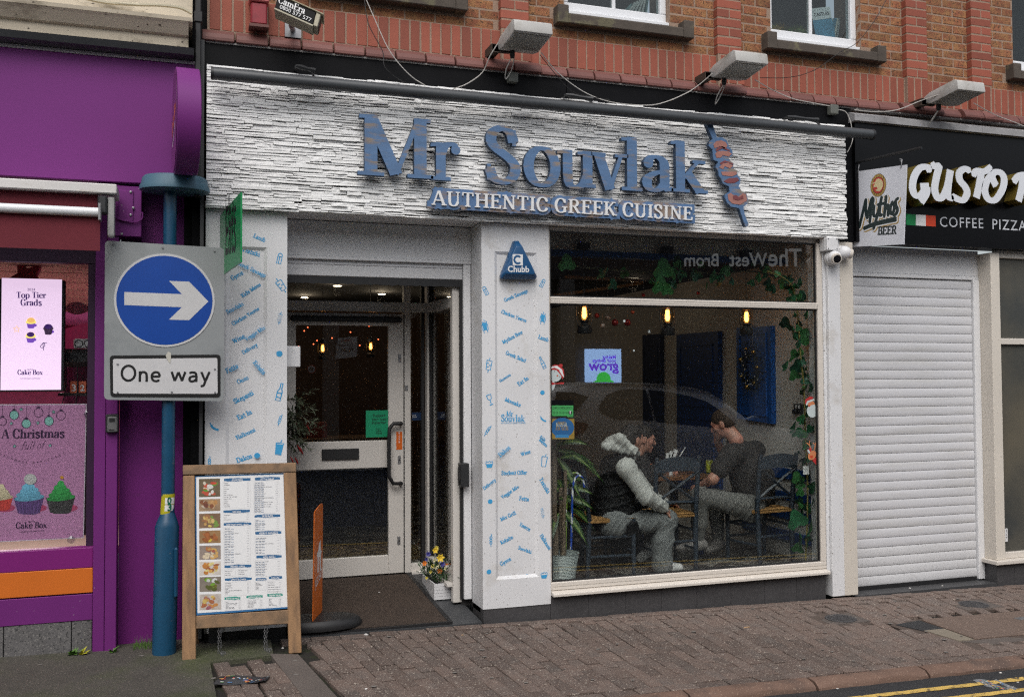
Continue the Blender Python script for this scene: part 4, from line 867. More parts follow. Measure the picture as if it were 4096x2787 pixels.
for z0, z1 in ((zt1, 2.9), (.37, zt0)): G().box(.05, sL-.055, -.003, .003, z0, z1, SM).ob('pane', PANE, ds); G().box(.05, .062, -.02, .02, z0, z1, SM).box(sL-.067, sL-.055, -.02, .02, z0, z1, SM).ob('gasket', BLACKM, ds)
G().box(.735, 1.70, DY+.03, DY+.036, zt1, 2.90).ob('pane', PANE, ds)
for z0, z1 in ((zt1, 2.95), (zz(2252, 1670), zt0+.004)): G().box(1.755, 1.87, DY+.03, DY+.036, z0, z1).ob('pane', PANE, ds); G().box(1.845, 1.87, DY+.005, DY+.05, z0, z1).ob('gasket', BLACKM, ds)
dr = thing('door', 'cream aluminium glazed entrance door with black pull handle and letter plate', 'door', (1.2, DY, .245))
g = G(); dx0, dx1 = .745, 1.693; y0, y1 = DY-.012, DY+.035; st_ = .125
zm0, zm1, zb = zz(1872, 1450), zz(1762, 1450), zz(2225, 1450); zd0, zd1 = .245, zt0-.012; zt = zz(1302)
g.box(dx0, dx0+.09, y0, y1, zd0, zd1).box(dx1-st_, dx1, y0, y1, zd0, zd1).box(dx0+.09, dx1-st_, y0+.002, y1, zt, zd1).box(dx0+.09, dx1-st_, y0+.002, y1, zm0, zm1).box(dx0+.09, dx1-st_, y0+.002, y1, zd0, zb)
g.ob('leaf_frame', DFRAME, dr, bevel=.004)
for z0, z1 in ((zm1, zt), (zb, zm0)): G().box(dx0+.09, dx1-st_, DY+.008, DY+.014, z0, z1).ob('pane', PANE, dr)
g = G().box(dx0-.008, dx0, y0+.006, y1, zd0, zd1).box(dx1, dx1+.008, y0+.006, y1, zd0, zd1).ob('gap', BLACKM, dr)
a, b = at(1163, 1257, DY-.03), at(1606, 1288, DY-.03); G().box(a.x, b.x, DY-.05, y0+.001, at(1400, 1290, DY).z+.003, at(1400, 1266, DY).z).ob('closer_bar', BLACKM, dr, bevel=.015, bseg=3)
h = [at(*p_, DY-.0) for p_ in ((1600, 1692), (1600, 1692), (1567, 1692), (1551, 1712), (1549, 1760), (1549, 1850), (1549, 1900), (1566, 1930), (1600, 1930), (1600, 1930))]
hy = [0, -.05, -.055, -.055, -.055, -.055, -.055, -.055, -.05, 0]; G().tube([Vector((p_.x, y0+d_, p_.z)) for p_, d_ in zip(h, hy)], .0155, 10).ob('handle', BLACKM, dr, smooth=60)
a, b = at(1286, 1796, DY), at(1434, 1835, DY); G().box(a.x, b.x, y0-.014, y0+.002, b.z, a.z).ob('letter_plate', BLACKM, dr, bevel=.003)
for px, py in ((1597, 1433), (1596, 1838), (1594, 2160)):
    p_ = at(px, py, DY); o = G().box(p_.x-.0125, p_.x+.0125, y0-.005, y0+.001, p_.z-.034, p_.z+.034).ob('lock', STEEL, dr, bevel=.003); G().lathe([(.006, 0), (.006, .006)], (p_.x, y0-.004, p_.z), 8, Matrix.Rotation(math.pi/2, 3, 'X')).ob('keyhole', BLACKM, o)
p_ = at(1625, 1551, DY); G().box(p_.x-.012, p_.x+.012, DY-.012, DY-.003, p_.z-.022, p_.z+.022).ob('lock', STEEL, ds, bevel=.003)
DFm = wall(y0)
a, b = DFm.px(1585, 1798), DFm.px(1609, 1726); o = shape_ob('pull_sticker', uni([rect(a[0], b[0], a[1], b[1])]), DFm, .001, .0018, mat('sticker_orange', (.62, .12, .012), .4, 0), dr)
for i, ch_ in enumerate('PULL'): zc = b[1]-.02-i*.022; text('lettering', ch_, DFm, ((a[0]+b[0])/2-.006, zc), ((a[0]+b[0])/2+.006, zc), PAPER, o, d=.003, px=False, bold=.02)
GF = wall(DY+.008); a, b = GF.px(1463, 1749), GF.px(1565, 1640)
o = shape_ob('delivery_sticker', uni([rect(a[0], b[0], a[1], b[1])]), GF, .001, .002, mat('sticker_green', (.005, .26, .12), .45, .04), dr)
for s_, x0, x1, y in (('Support', .27, .77, .76), ('your local', .24, .80, .63), ('superstar', .24, .80, .5), ('Order on', .4, .62, .3), ('Uber', .41, .63, .21), ('Eats', .41, .63, .12)):
    text('lettering', s_, GF, (a[0]+(b[0]-a[0])*x0, a[1]+(b[1]-a[1])*y), (a[0]+(b[0]-a[0])*x1, a[1]+(b[1]-a[1])*y), BLK, o, d=.003, px=False, bold=.01)
a, b = at(1647, 1681, DY+.03), at(1690, 1648, DY+.03); o = G().box(a.x, b.x, DY+.024, DY+.029, a.z, b.z).ob('window_sticker', mat('sticker_navy', (.005, .02, .06), .4), ds)
f_ = wall(DY+.0235); text('lettering', 'LOVE', f_, (1648, 1663), (1664, 1663), PAPER, o, d=.001); text('lettering', 'LOCAL', f_, (1648, 1670), (1668, 1670), PAPER, o, d=.001)
q_ = at(1845, 1895, .3); wb = thing('wall_box', 'black wall-mounted box with an oval face on the post inside the entrance', 'wall box', (q_.x, .28, q_.z-.09))
G().box(q_.x-.03, q_.x+.034, .2, .29, q_.z-.088, q_.z+.088).ob('case', DGREY, wb, bevel=.006); G().lathe([(.001, .004), (.07, .003), (.075, 0)], (q_.x-.031, .245, q_.z), 20, Matrix.Rotation(-math.pi/2, 3, 'Y') @ Matrix.Diagonal((1, .5, 1))).ob('oval_face', BLACKM, wb, smooth=40)
# white box behind the left pilaster edge
a, b = at(1148, 1468, .2), at(1199, 1385, .2); G().box(a.x-.02, b.x, .16, .28, a.z, b.z).ob('cable_box', WHITE, bevel=.005, label='small white box sticking out from the left pilaster into the entrance', cat='box')
# ---- the big shop window
wd = thing('shop_window', 'large shop window of the restaurant in a cream aluminium frame with a transom', 'window', (3.8, .03, .2))
FX0, FX1 = 2.582, 5.005; ZC = (.205, .235, .293, 2.362, 2.413, 2.909)
g = G(); g.box(FX0, FX1, .0, .07, ZC[1], ZC[2]).box(FX0, FX1, .03, .09, ZC[5], 2.944).box(FX1-.048, FX1, .002, .072, ZC[2], ZC[5]).box(FX0, FX0+.012, .012, .07, ZC[2], ZC[5]).box(FX0+.012, FX1-.048, -.004, .068, ZC[3], ZC[4])
g.ob('frame', CREAM, wd, bevel=.004)
for z in (ZC[3]+.016, ZC[3]+.034): G().box(FX0+.013, FX1-.05, -.0052, -.003, z, z+.0016).ob('frame_groove', mat('groove_%d' % int(z*1000), (.25, .23, .2), .6), wd)
G().box(FX0+.02, FX1-.01, -.0015, .001, .262, .2635).ob('frame_groove', mat('groove_low', (.3, .27, .22), .6), wd)
for z0, z1 in ((ZC[2], ZC[3]), (ZC[4], ZC[5])):
    G().box(FX0+.012, FX1-.048, .040, .046, z0, z1).ob('pane', WPANE, wd); g = G(); e = .011
    g.box(FX0+.012, FX1-.048, .020, .0398, z0, z0+e).box(FX0+.012, FX1-.048, .020, .0398, z1-e, z1).box(FX0+.012, FX0+.012+e, .021, .0395, z0+e, z1-e).box(FX1-.048-e, FX1-.048, .021, .0395, z0+e, z1-e).ob('gasket', BLACKM, wd)
g = G(); p = [(.02, .234), (-.052, .222), (-.056, .216), (-.056, .200), (-.046, .200), (.02, .205)]
g.add([(x, y, z) for x in (FX0-.0, 5.0) for y, z in p], [tuple(range(6)), tuple(range(6, 12))[::-1]]+[(i, (i+1) % 6, 6+(i+1) % 6, 6+i) for i in range(6)]).ob('cill', CREAM, wd)
st = thing('stall_riser', 'low wall of dark stone tiles under the restaurant window', 'plinth', (3.8, .02, 0)); x = 2.58; k = 0
while x < 4.99: e = min(x+.305, 4.995); G().box(x, e-.002, .0, .08, -.12, .204).ob('tile', GRAN, st, bevel=.0015); x += .305
# columns to the right
cl = thing('column', 'white boxed column between the restaurant window and the closed shutter', 'column', (5.08, 0, .0)); G().box(5.035, 5.155, -.035, .2, gz(5.1, 0)+.012, 2.938).ob('casing', WHITE_OLD, cl, bevel=.004); G().box(5.006, 5.034, -.006, .2, .21, 2.938).ob('trim', WHITE_OLD, cl, bevel=.003)
G().box(5.157, 5.29, -.03, .3, gz(5.2, 0)+.012, 2.925).ob('column', CREAM_OLD, bevel=.004, label='cream rendered column beside the left edge of the closed white shutter', cat='column')
c = at(3345, 977, -.08); bx_ = thing('junction_box', 'square white box under the right end of the stone cladding', 'junction box', (c.x, -.06, c.z-.07)); a, b = at(3308, 1001, -.1), at(3353, 950, -.1)
G().box(a.x, b.x, -.075, -.0, a.z, b.z).ob('base', WHITE, bx_, bevel=.004); G().box(a.x+.002, b.x-.002, -.10, -.0755, a.z+.002, b.z-.002).ob('lid', WHITE, bx_, bevel=.004)
for i, (sx, sz) in enumerate(((0, 0), (1, 0), (0, 1), (1, 1))): G().lathe([(.005, 0), (.004, .003)], ((a.x+.014, b.x-.014)[sx], -.1, (a.z+.014, b.z-.014)[sz]), 8, Matrix.Rotation(math.pi/2, 3, 'X')).ob('screw', DGREY, bx_)
def dome(px, py, r, look, lab, yb):
    c = at(px, py, yb-.06); t = thing('dome_camera', lab, 'security camera', (c.x, yb, c.z), 0, 'white eyeball cameras right of the window'); Mx = Matrix.Rotation(math.pi/2, 3, 'X')
    G().lathe([(r*1.0, 0), (r*1.05, .015), (r*.98, .035)], (c.x, yb, c.z), 20, Mx).ob('base', WHITE_OLD, t, smooth=40)
    q = Vector(look).normalized().to_track_quat('Z', 'Y').to_matrix(); G().ball((c.x, yb-.05, c.z), r*.93, 18).ob('ball', WHITE, t, smooth=80)
    G().lathe([(r*.72, .55*r), (r*.66, .98*r), (r*.55, 1.0*r)], (c.x, yb-.05, c.z), 18, q).ob('collar', CREAM, t, smooth=40)
    G().lathe([(r*.55, .98*r), (r*.5, 1.03*r), (.002, 1.05*r)], (c.x, yb-.05, c.z), 18, q).ob('lens', mat('lens_%d' % px, (.004, .004, .006), .12, 0), t, smooth=40)
dome(3340, 1030, .062, (-.25, -1, -.3), 'white eyeball camera looking at the street, directly under the white box', -.035)
dome(3382, 1010, .06, (1, -.35, -.25), 'white eyeball camera turned right, below the hanging beer sign', -.032)
# ================================================================ RIGHT-HAND SHOP
rsh = thing('roller_shutter', 'closed white slatted roller shutter under the black fascia', 'roller shutter', (6.1, .15, 0)); RY = .16
G().box(5.291, 6.79, RY-.012, RY+.04, 2.70, 2.93).ob('box_cover', WHITE, rsh, bevel=.003); G().box(5.291, 6.785, RY-.02, RY+.03, 2.665, 2.698).ob('box_lip', WHITE, rsh, bevel=.004)
n = 33; zt_, zb_ = 2.66, .022; ph = (zt_-zb_)/n
prof = [(0.0, .0012), (-.0028, .008), (-.0042, .028), (-.0042, .048), (-.002, .068), (.0, .0738)]
def slat_mesh(m):
    V = [(sx*.7, y, z*ph/.0754) for sx in (-1, 1) for y, z in prof]+[(sx*.7, .012, z) for sx in (-1, 1) for z in (.0, ph-.002)]
    F = [(i, 6+i, 7+i, i+1) for i in range(5)]+[(12, 13, 15, 14)]
    return mesh_data('slat', V, F, m, smooth=50)
SA, SB = slat_mesh(SLATW), slat_mesh(SLATD)
for i in range(n): inst('slat', SB if i < 4 else SA, (6.01, RY+R.uniform(-.001, .001), zb_+i*ph), (R.uniform(-.01, .01), 0, R.uniform(-.0008, .0008)), parent=rsh)
G().box(5.31, 6.71, RY+.01, RY+.02, 0, 2.67).ob('curtain_back', BLACKM, rsh)
G().box(6.712, 6.782, RY-.03, RY+.03, .0, 2.664).ob('guide_rail', WHITE, rsh, bevel=.004); G().box(5.31, 6.712, RY-.005, RY+.012, -.03, .022).ob('bottom_seal', BLACKM, rsh)
G().box(5.29, 6.79, -.0, RY+.2, -.25, gz(6, 0)+.006).ob('threshold', mat('slate_threshold', (.05, .05, .052), .55, .2, 6), kind='structure')
rb = thing('pizza_shop', 'cream framed pizza shop front with black fascia at the right edge', 'shop front', (7.3, 0, 0))
G().box(6.783, 6.885, -.0, RY+.2, .185, 2.9).ob('post', CREAM_OLD, rb, bevel=.004)
g = G(); g.box(6.887, 9.4, .03, .09, .185, .24).box(6.887, 9.4, .03, .09, 2.085, 2.14).box(6.887, 9.4, .03, .09, 2.86, 2.93).box(8.2, 8.28, .028, .092, .24, 2.86).ob('window_frame', CREAM, rb, bevel=.004)
FILM_REFL = mat('film_painted_reflection', (.055, .058, .055), .35, .25, .8, c2=(.13, .115, .085), th=.5, s2=.9, sw=.15)  # grey and brown patches paint a blurred reflection into the pane colour
G().box(6.887, 9.4, .06, .066, .24, 2.085).ob('pane', FILM_REFL, rb); G().box(6.887, 9.4, .06, .066, 2.14, 2.86).ob('pane', FILM_REFL, rb)
G().box(6.74, 9.4, -.045, .2, .15, .184).ob('cill', CREAM, rb, bevel=.004)
x = 6.785
while x < 9.3: G().box(x, x+.197, .0, .2, -.2, .149).ob('tile', GRAN, rb, bevel=.002); x += .2
p_ = at(4026, 2140, .02); o = G().box(p_.x-.014, p_.x+.014, .020, .028, p_.z-.055, p_.z+.06).ob('label_strip', PAPER, rb)
fr = wall(.0195); [text('lettering', s_, fr, (p_.x-.008, p_.z-.03+i*.028), (p_.x+.004, p_.z-.03+i*.028), BLK, o, d=.001, px=False) for i, s_ in enumerate('741')]
G().box(5.305, 9.4, -.06, .12, 2.93, 3.93).ob('fascia_board', mat('gloss_black', (.003, .003, .004), .3, .1, 3, spec=.22), rb)
g = G(); p = [(-.06, 3.93), (-.10, 3.935), (-.10, 3.985), (-.03, 4.02), (.05, 4.02), (.05, 3.93)]
TRIM = mat('grey_metal_trim', (.30, .295, .30), .5, .2, 6, c2=(.14, .13, .13), th=.62, s2=5, sw=.12, speck=((50, .72, (.05, .05, .05)),))
for x0_, x1_ in ((5.275, 6.62), (6.623, 9.4)): g = G(); g.add([(x, y, z) for x in (x0_, x1_) for y, z in p], [tuple(range(6)), tuple(range(6, 12))[::-1]]+[(i, (i+1) % 6, 6+(i+1) % 6, 6+i) for i in range(6)]).ob('metal_trim', TRIM, rb)
GOLD = mat('gold_return', (.22, .16, .03), .35, .1, 6, m=.5); LW = mat('letter_white', (.66, .68, .72), .4, .02)
sg_ = thing('gusto_sign', 'white and gold raised letters reading GUSTO on the black fascia', 'shop sign', (6.3, -.1, 3.2)); c4 = (2996, 0, 1.976); fr = wall(-.19)
GS = {'G': [[(1428, 1352), (1405, 1322), (1350, 1330), (1305, 1395), (1290, 1480), (1310, 1540), (1355, 1545), (1400, 1480)], [(1352, 1472), (1420, 1470)], [(1402, 1480), (1400, 1530), (1358, 1600)]],
 'U': [[(1445, 1300), (1475, 1320), (1500, 1315), (1478, 1410), (1466, 1500), (1490, 1565), (1530, 1555), (1568, 1470), (1590, 1345)], [(1590, 1345), (1572, 1470), (1572, 1550), (1608, 1570)]],
 'S': [[(1742, 1352), (1705, 1336), (1662, 1365), (1664, 1425), (1706, 1478), (1722, 1530), (1692, 1582), (1648, 1575), (1606, 1552)]],
 'T': [[(1768, 1385), (1800, 1352), (1860, 1356), (1912, 1322)], [(1836, 1356), (1820, 1450), (1795, 1565)]],
 'O': [[(1935, 1366), (1880, 1430), (1862, 1510), (1890, 1575), (1945, 1580), (2000, 1500), (2015, 1420), (1990, 1370), (1945, 1362), (1920, 1400), (1950, 1470)]],
 'D': [[(2090, 1440), (2130, 1392), (2190, 1388), (2240, 1450), (2235, 1540), (2180, 1590)], [(2165, 1395), (2150, 1500), (2128, 1590)]]}
for k, lines in GS.items():
    pol = []
    for ln in lines:
        pts = spx(fr, smooth(ln, 4) if len(ln) > 2 else ln, c4); pol += stroke(pts, .074, .05)+[ell(q[0], q[1], .024, n=10) for q in pts[1:-1]]
    sh = uni(pol); o = shape_ob('letter', sh, fr, 0, .004, LW, sg_); shape_ob('letter_return', sh, fr, -.125, -.0005, GOLD, o)
fb = wall(-.0605)
for i, m_ in enumerate((mat('flag_green', (.0, .19, .05), .5, 0), PAPER, mat('flag_red', (.6, .05, .012), .5, 0))):
    xs = (1243, 1318, 1397, 1475); pts = spx(fb, [(xs[i], 308+i*5), (xs[i+1], 313+i*5), (xs[i+1], 400+i*4), (xs[i], 395+i*4)], (2996, 700, 1.976)); shape_ob('flag_stripe', uni([pts]), fb, .001, .001, m_, rb)
for s_, a, b in (('COFFEE', (1505, 408), (1852, 422)), ('PIZZA', (1918, 428), (2190, 442)), ('PASTA', (2260, 446), (2540, 460))): text('lettering', s_, fb, a, b, mat('letter_pale_'+s_, (.6, .62, .66), .5, 0), rb, org=(2996, 700, 1.976), sp=1.15)
# hanging beer sign
ms = thing('hanging_sign', 'white hanging board reading Mythos BEER on a bracket at the black fascia', 'hanging sign', (5.33, -.3, 2.9))
tl = at(2996+834/1.976, 1358/1.976, -.02); mf = Fr((tl.x, -.02, 3), (.10, -.49, 0), (0, 0, 1)); c8 = (2996, 700, 1.976)
cor = spx(mf, [(834, -25), (1245, -81), (1222, 548), (818, 568)], c8)
shape_ob('panel', uni([cor]), mf, -.012, 0, mat('beer_white', (.62, .63, .68), .4, .04), ms)
em = mat('emblem_gold', (.38, .24, .06), .5, 0); er = mat('emblem_red', (.42, .04, .03), .5, 0); ec = mat('emblem_cream', (.6, .5, .28), .5, 0)
e0 = mf.px(2996+1022/1.976, 700+82/1.976); ex = abs(mf.px(2996+1085/1.976, 740)[0]-mf.px(2996+960/1.976, 740)[0])/2; ey = abs(mf.px(3513, 700-10/1.976)[1]-mf.px(3513, 700+172/1.976)[1])/2
for d_, k, m_ in ((.001, 1, BLK), (.0016, .97, em), (.0022, .74, BLK), (.0028, .7, er)): shape_ob('emblem', uni([ell(e0[0], e0[1], ex*k, ey*k, 28)]), mf, d_, d_, m_, ms)
hp = [(960, 72), (1000, 55), (1010, 35), (1025, 28), (1045, 35), (1060, 55), (1062, 85), (1050, 112), (1035, 128), (1010, 128), (1000, 120), (1020, 112), (1012, 95), (990, 100), (985, 90), (1000, 68)]
shape_ob('emblem_horse', uni([spx(mf, hp, c8)]), mf, .0034, .0034, ec, ms)
for i, ch_ in enumerate('MYTHOS'):
    a_ = D2R(140-i*20); x, y = e0[0]+ex*.84*math.cos(a_), e0[1]+ey*.84*math.sin(a_); text('lettering', ch_, mf, (x-.005, y-.004), (x+.005, y-.004+.004*(i-2.5)*-.3), BLK, ms, d=.0028, px=False)
for i, ch_ in enumerate('BREWERY'):
    a_ = D2R(218+i*17.3); x, y = e0[0]+ex*.84*math.cos(a_), e0[1]+ey*.84*math.sin(a_); text('lettering', ch_, mf, (x-.005, y-.005), (x+.005, y-.005), BLK, ms, d=.0028, px=False)
MY = [[(872, 415), (900, 300), (925, 195)], [(925, 195), (925, 290), (935, 340)], [(935, 340), (970, 190), (985, 195)], [(985, 195), (965, 300), (955, 375)], [(990, 245), (985, 310), (1000, 325), (1030, 290)], [(1035, 235), (1010, 340), (985, 425)], [(1050, 175), (1035, 260), (1035, 320), (1050, 315)], [(1020, 235), (1068, 225)], [(1085, 170), (1070, 330)], [(1074, 290), (1092, 240), (1105, 250), (1100, 320)], [(1135, 215), (1118, 260), (1122, 305), (1140, 300), (1150, 250), (1140, 220)], [(1178, 185), (1160, 205), (1162, 240), (1175, 275), (1162, 310), (1145, 318)], [(912, 418), (1000, 380), (1160, 340)], [(912, 425), (1000, 392), (1160, 358)]]
for d_, wx, off_, m_ in ((.001, .050, 8, em), (.0016, .043, 3, PAPER), (.0022, .029, 0, mat('script_green', (.01, .022, .022), .5, 0))):
    pol = []
    for ln in MY: pts = spx(mf, [(x+off_, y+off_) for x, y in (smooth(ln, 3) if len(ln) > 2 else ln)], c8); pol += stroke(pts, wx, wx*.85)+[ell(q[0], q[1], wx*.42, n=8) for q in pts]
    shape_ob('script_lettering', uni(pol), mf, d_, d_, m_, ms)
text('lettering', 'BEER', mf, (1018, 474), (1168, 466), mat('beer_black', (.012, .02, .02), .5, 0), ms, org=c8, font='s')
a, b = at(2996+850/1.976, 1310/1.976, -.03), None
pa, pb = mf.P(-.02, cor[0][1]+.075), mf.P(cor[1][0]+.14, cor[0][1]+.065); G().tube([pa, pb], .012, 8).ob('bracket_bar', BLACKM, ms)
for (u, v) in ((.04, cor[0][1]), (cor[1][0]-.05, cor[1][1])): G().tube([mf.P(u, v-.015, .004), mf.P(u+.012, v+.02, .01), mf.P(u+.01, v+.05, 0), mf.P(u-.01, v+.06, 0), mf.P(u-.012, v+.04, -.01)], .004, 6).ob('hook', STEEL, ms, smooth=60)
# ================================================================ CAKE SHOP (left)
cs = thing('cake_shop', 'purple fronted cake shop with an orange stripe under its window', 'shop', (-1, .1, .2)); LX = -6.
G().box(LX, .066, -.05, .1, 3.078, 3.885).ob('fascia_panel', PURP, cs, bevel=.004); G().box(LX, .06, -.062, .1, 3.886, 3.905).ob('fascia_trim', mat('trim_alu', (.42, .42, .44), .4, .1), cs)
q = G(); p = [(-.03, 3.906), (-.16, 3.915), (-.18, 3.955), (-.17, 3.958), (.1, 3.958), (.1, 3.906)]
def extr(g, p, x0, x1): n = len(p); return g.add([(x, y, z) for x in (x0, x1) for y, z in p], [tuple(range(n)), tuple(range(n, 2*n))[::-1]]+[(i, (i+1) % n, n+(i+1) % n, n+i) for i in range(n)])
extr(q, p, LX, .055).ob('gutter', mat('gutter_grey', (.04, .043, .046), .5, .15, 6), cs)
CORN = mat('stained_cream_render', (.56, .49, .38), .75, .1, 3, c2=(.16, .13, .085), th=.64, s2=4, sw=.1, st=(1, 1, 2), speck=((30, .70, (.1, .08, .06)),), b=.1, bs=50)
extr(G(), [(-.16, 3.962), (-.165, 4.02), (-.19, 4.03), (-.235, 4.085), (-.25, 4.1), (.1, 4.1), (.1, 3.962)], LX, .02).ob('cornice', CORN, cs)
extr(G(), [(-.25, 4.102), (-.255, 4.125), (-.21, 4.13), (-.05, 4.165), (-.03, 4.5), (.1, 4.5), (.1, 4.102)], LX, .045).ob('cornice', CORN, cs)
G().box(LX, .05, .0, .3, 4.5, 8.4).ob('wall', CORN, cs)
G().tube([Vector(t_) for t_ in smooth([tuple(at(a, b, -.2)) for a, b in ((330, -8), (430, 12), (560, 20), (640, 22), (720, 32), (768, 55))], 4)], .011, 6).ob('cable', mat('cream_cable', (.5, .45, .33), .6, .1), label='thick cream cable sagging across the cornice above the cake shop', cat='cable', smooth=60)
dp_ = thing('drainpipe', 'black square drainpipe running down between the cake shop and the restaurant', 'drainpipe', (.09, -.05, 3)); G().box(.062, .10, -.12, -.05, 3.0, 5.2).ob('pipe', BLACKM, dp_, bevel=.006); G().box(.055, .107, -.13, -.045, 4.15, 4.22).ob('collar', BLACKM, dp_, bevel=.004)
G().box(.049, .128, .06, .124, .0, 4.1).box(.0, .16, .125, .3, .0, 8.4).ob('gap_shade_filler', BLACK, cs)  # black filler stands in for the shade in the gap between the shops
# awning
aw = thing('awning', 'rolled-up burgundy awning in a white cassette over the cake shop window', 'awning', (-1.2, -.3, 2.6))
G().box(LX, -.392, -.36, -.08, 2.945, 3.005).ob('cassette', mat('awning_white', (.62, .60, .58), .55, .12, 8, c2=(.45, .4, .34), th=.62, s2=9, st=(.3, 1, 2)), aw, bevel=.006)
BUR = mat('burgundy_canvas', (.13, .012, .022), .85, .08, 5, b=.1, bs=300)
G().box(LX, -.505, -.30, -.285, 2.86, 2.944).ob('canvas', BUR, aw); G().box(LX, -.48, -.412, -.405, 2.585, 2.79).ob('valance', BUR, aw)
G().tube([(LX, -.43, 2.815), (-.485, -.43, 2.815)], .028, 14).ob('front_bar', UPVC, aw, smooth=40); G().box(-.487, -.475, -.47, -.38, 2.765, 2.865).ob('end_plate', STEEL, aw)
G().box(-.445, -.405, -.34, -.26, 2.685, 2.93).ob('arm', mat('arm_grey', (.33, .33, .32), .5, .08), aw, bevel=.012, bseg=2); G().box(-.50, -.446, -.36, -.28, 2.82, 2.93).ob('hinge', DGREY, aw, bevel=.01)
jb = thing('bracket_box', 'purple painted metal bracket box with bolts at the end of the awning', 'bracket', (-.33, -.02, 2.65))
a, b = at(472, 945, -.03), at(567, 748, -.03); G().box(a.x-.03, b.x, -.035, .14, a.z, b.z).ob('box', PURP2, jb, bevel=.004); G().box(a.x, b.x-.05, -.045, -.034, a.z+.1, b.z-.03).ob('plate', PURP2, jb, bevel=.003)
for px, py in ((523, 768), (533, 832), (487, 936), (523, 860)): p_ = at(px, py, -.05); G().lathe([(.009, 0), (.008, .007), (.004, .009)], (p_.x, -.044, p_.z), 8, Matrix.Rotation(math.pi/2, 3, 'X')).ob('bolt', STEEL, jb)
G().tube([Vector(t_) for t_ in smooth([tuple(at(a_, b_, -.05)) for a_, b_ in ((455, 865), (480, 878), (510, 885), (545, 888), (568, 875), (570, 855), (565, 852))], 4)], .006, 6).ob('cable', PURP2, jb, smooth=60)
# window, riser, pillar, recessed panel
DP = mat('dark_purple_frame', (.03, .008, .035), .45, .1)
wf = G(); wf.box(LX, -.54, .06, .14, 2.56, 2.95).box(-.585, -.54, .065, .135, .745, 2.56).ob('window_frame', DP, cs); G().box(LX, -.585, .10, .106, .745, 2.56).ob('pane', glass('cake_glass', (.93, .95, .95), .8), cs)
for z0, z1, m_ in ((.618, .744, MAGN), (.46, .616, ORAN), (.288, .452, PURP2)): G().box(LX, -.537, -.0, .1, z0, z1).ob('riser_board', m_, cs, bevel=.003)
x = -.68
G().box(LX, -.53, .03, .2, .0, .287).ob('plinth_backing', BLACKM, cs)
for a, b in ((-.538-.118, -.538), (-1.04, -.658), (-1.43, -1.042), (-1.9, -1.432), (-2.4, -1.902)): G().box(a, b-.003, .005, .1, .085, .286).ob('stone', GRANL, cs, bevel=.003)
for a in range(8): G().box(-.54-(a+1)*.25, -.545-a*.25, -.015, .06, .0, .088).ob('kerb_tile', mat('terracotta_%d' % a, (.13, .07, .05), .8, .2, 9), cs, bevel=.004)
G().box(-.535, -.468, -.02, .15, .035, 3.07).ob('pillar', PURP2, cs, bevel=.003); G().box(-.465, -.397, -.022, .15, .035, 3.07).ob('pillar', PURP2, cs, bevel=.003)
PDARK = mat('purple_door', (.15, .018, .155), .5, .1, 3, c2=(.09, .02, .09), th=.68, s2=8, spec=.25)
G().box(-.394, .048, .13, .2, .085, 3.07).ob('recessed_panel', PDARK, cs); G().box(-.394, .06, .05, .3, .0, .084).ob('step', CONC, cs)
# ceiling, shelf, goods inside
PK = mat('pink_boards', (.66, .40, .34), .6, .06, 6); PKW = mat('pink_wall', (.42, .06, .20), .6, .1, 4)
intc = thing('cake_shop_interior', 'pink boarded ceiling and dark shelves inside the cake shop window', 'shop interior', (-1.2, 1, .7))
for k in range(14): G().box(LX, -.3, .2+k*.36, .2+k*.36+.352, 2.58+.004*(k % 2), 2.60).ob('board', PK, intc)
G().box(LX, -.2, 5.3, 5.4, .3, 2.9).ob('wall', PKW, intc); G().box(-.34, -.3, .2, 5.3, .3, 2.9).ob('side_wall', PKW, intc); G().box(LX, -.546, .12, 5.3, .25, .32).ob('floor', mat('shop_floor', (.25, .2, .17), .5, .1), intc)
cl_ = bpy.data.lights.new('interior_fill', 'AREA'); cl_.energy = 70; cl_.size = 1.2; cl_.color = (1, .86, .78); clo = bpy.data.objects.new('interior_fill', cl_); COL.objects.link(clo); clo.location = (-1.6, 2.2, 1.9)  # fill light added to brighten the cake shop interior, not a fitting
sh_ = thing('shelf_unit', 'dark shelf unit with number candles and dangling cables behind the cake shop window', 'shelf', (-.75, .6, .7))
DK = mat('dark_shelf', (.02, .018, .02), .5, .1)
G().box(-.80, -.44, .5, .9, .75, 1.48).ob('cabinet', DK, sh_, bevel=.005); G().box(-.80, -.44, .42, .9, 1.90, 2.02).ob('shelf', DK, sh_, bevel=.03); G().box(-.80, -.44, .45, .9, 1.70, 1.72).ob('shelf', DK, sh_)
G().box(-.80, -.44, .82, .9, 1.48, 2.2).ob('back', PKW, sh_)
cw = thing('wall_sign', 'pink curved header board with a pale oval inside the cake shop', 'sign', (-.7, .92, 2.05)); fr = wall(.80)
shape_ob('panel', uni([[(-.80, 1.98), (-.44, 1.98), (-.44, 2.12), (-.55, 2.15), (-.66, 2.22), (-.80, 2.17)]]), fr, -.01, 0, mat('hot_pink', (.62, .05, .16), .5, .05, emit=.12), cw); shape_ob('oval', uni([ell(-.72, 2.32, .075, .045)]), fr, .0, .005, mat('pale_pink', (.7, .3, .45), .5, .05), cw)
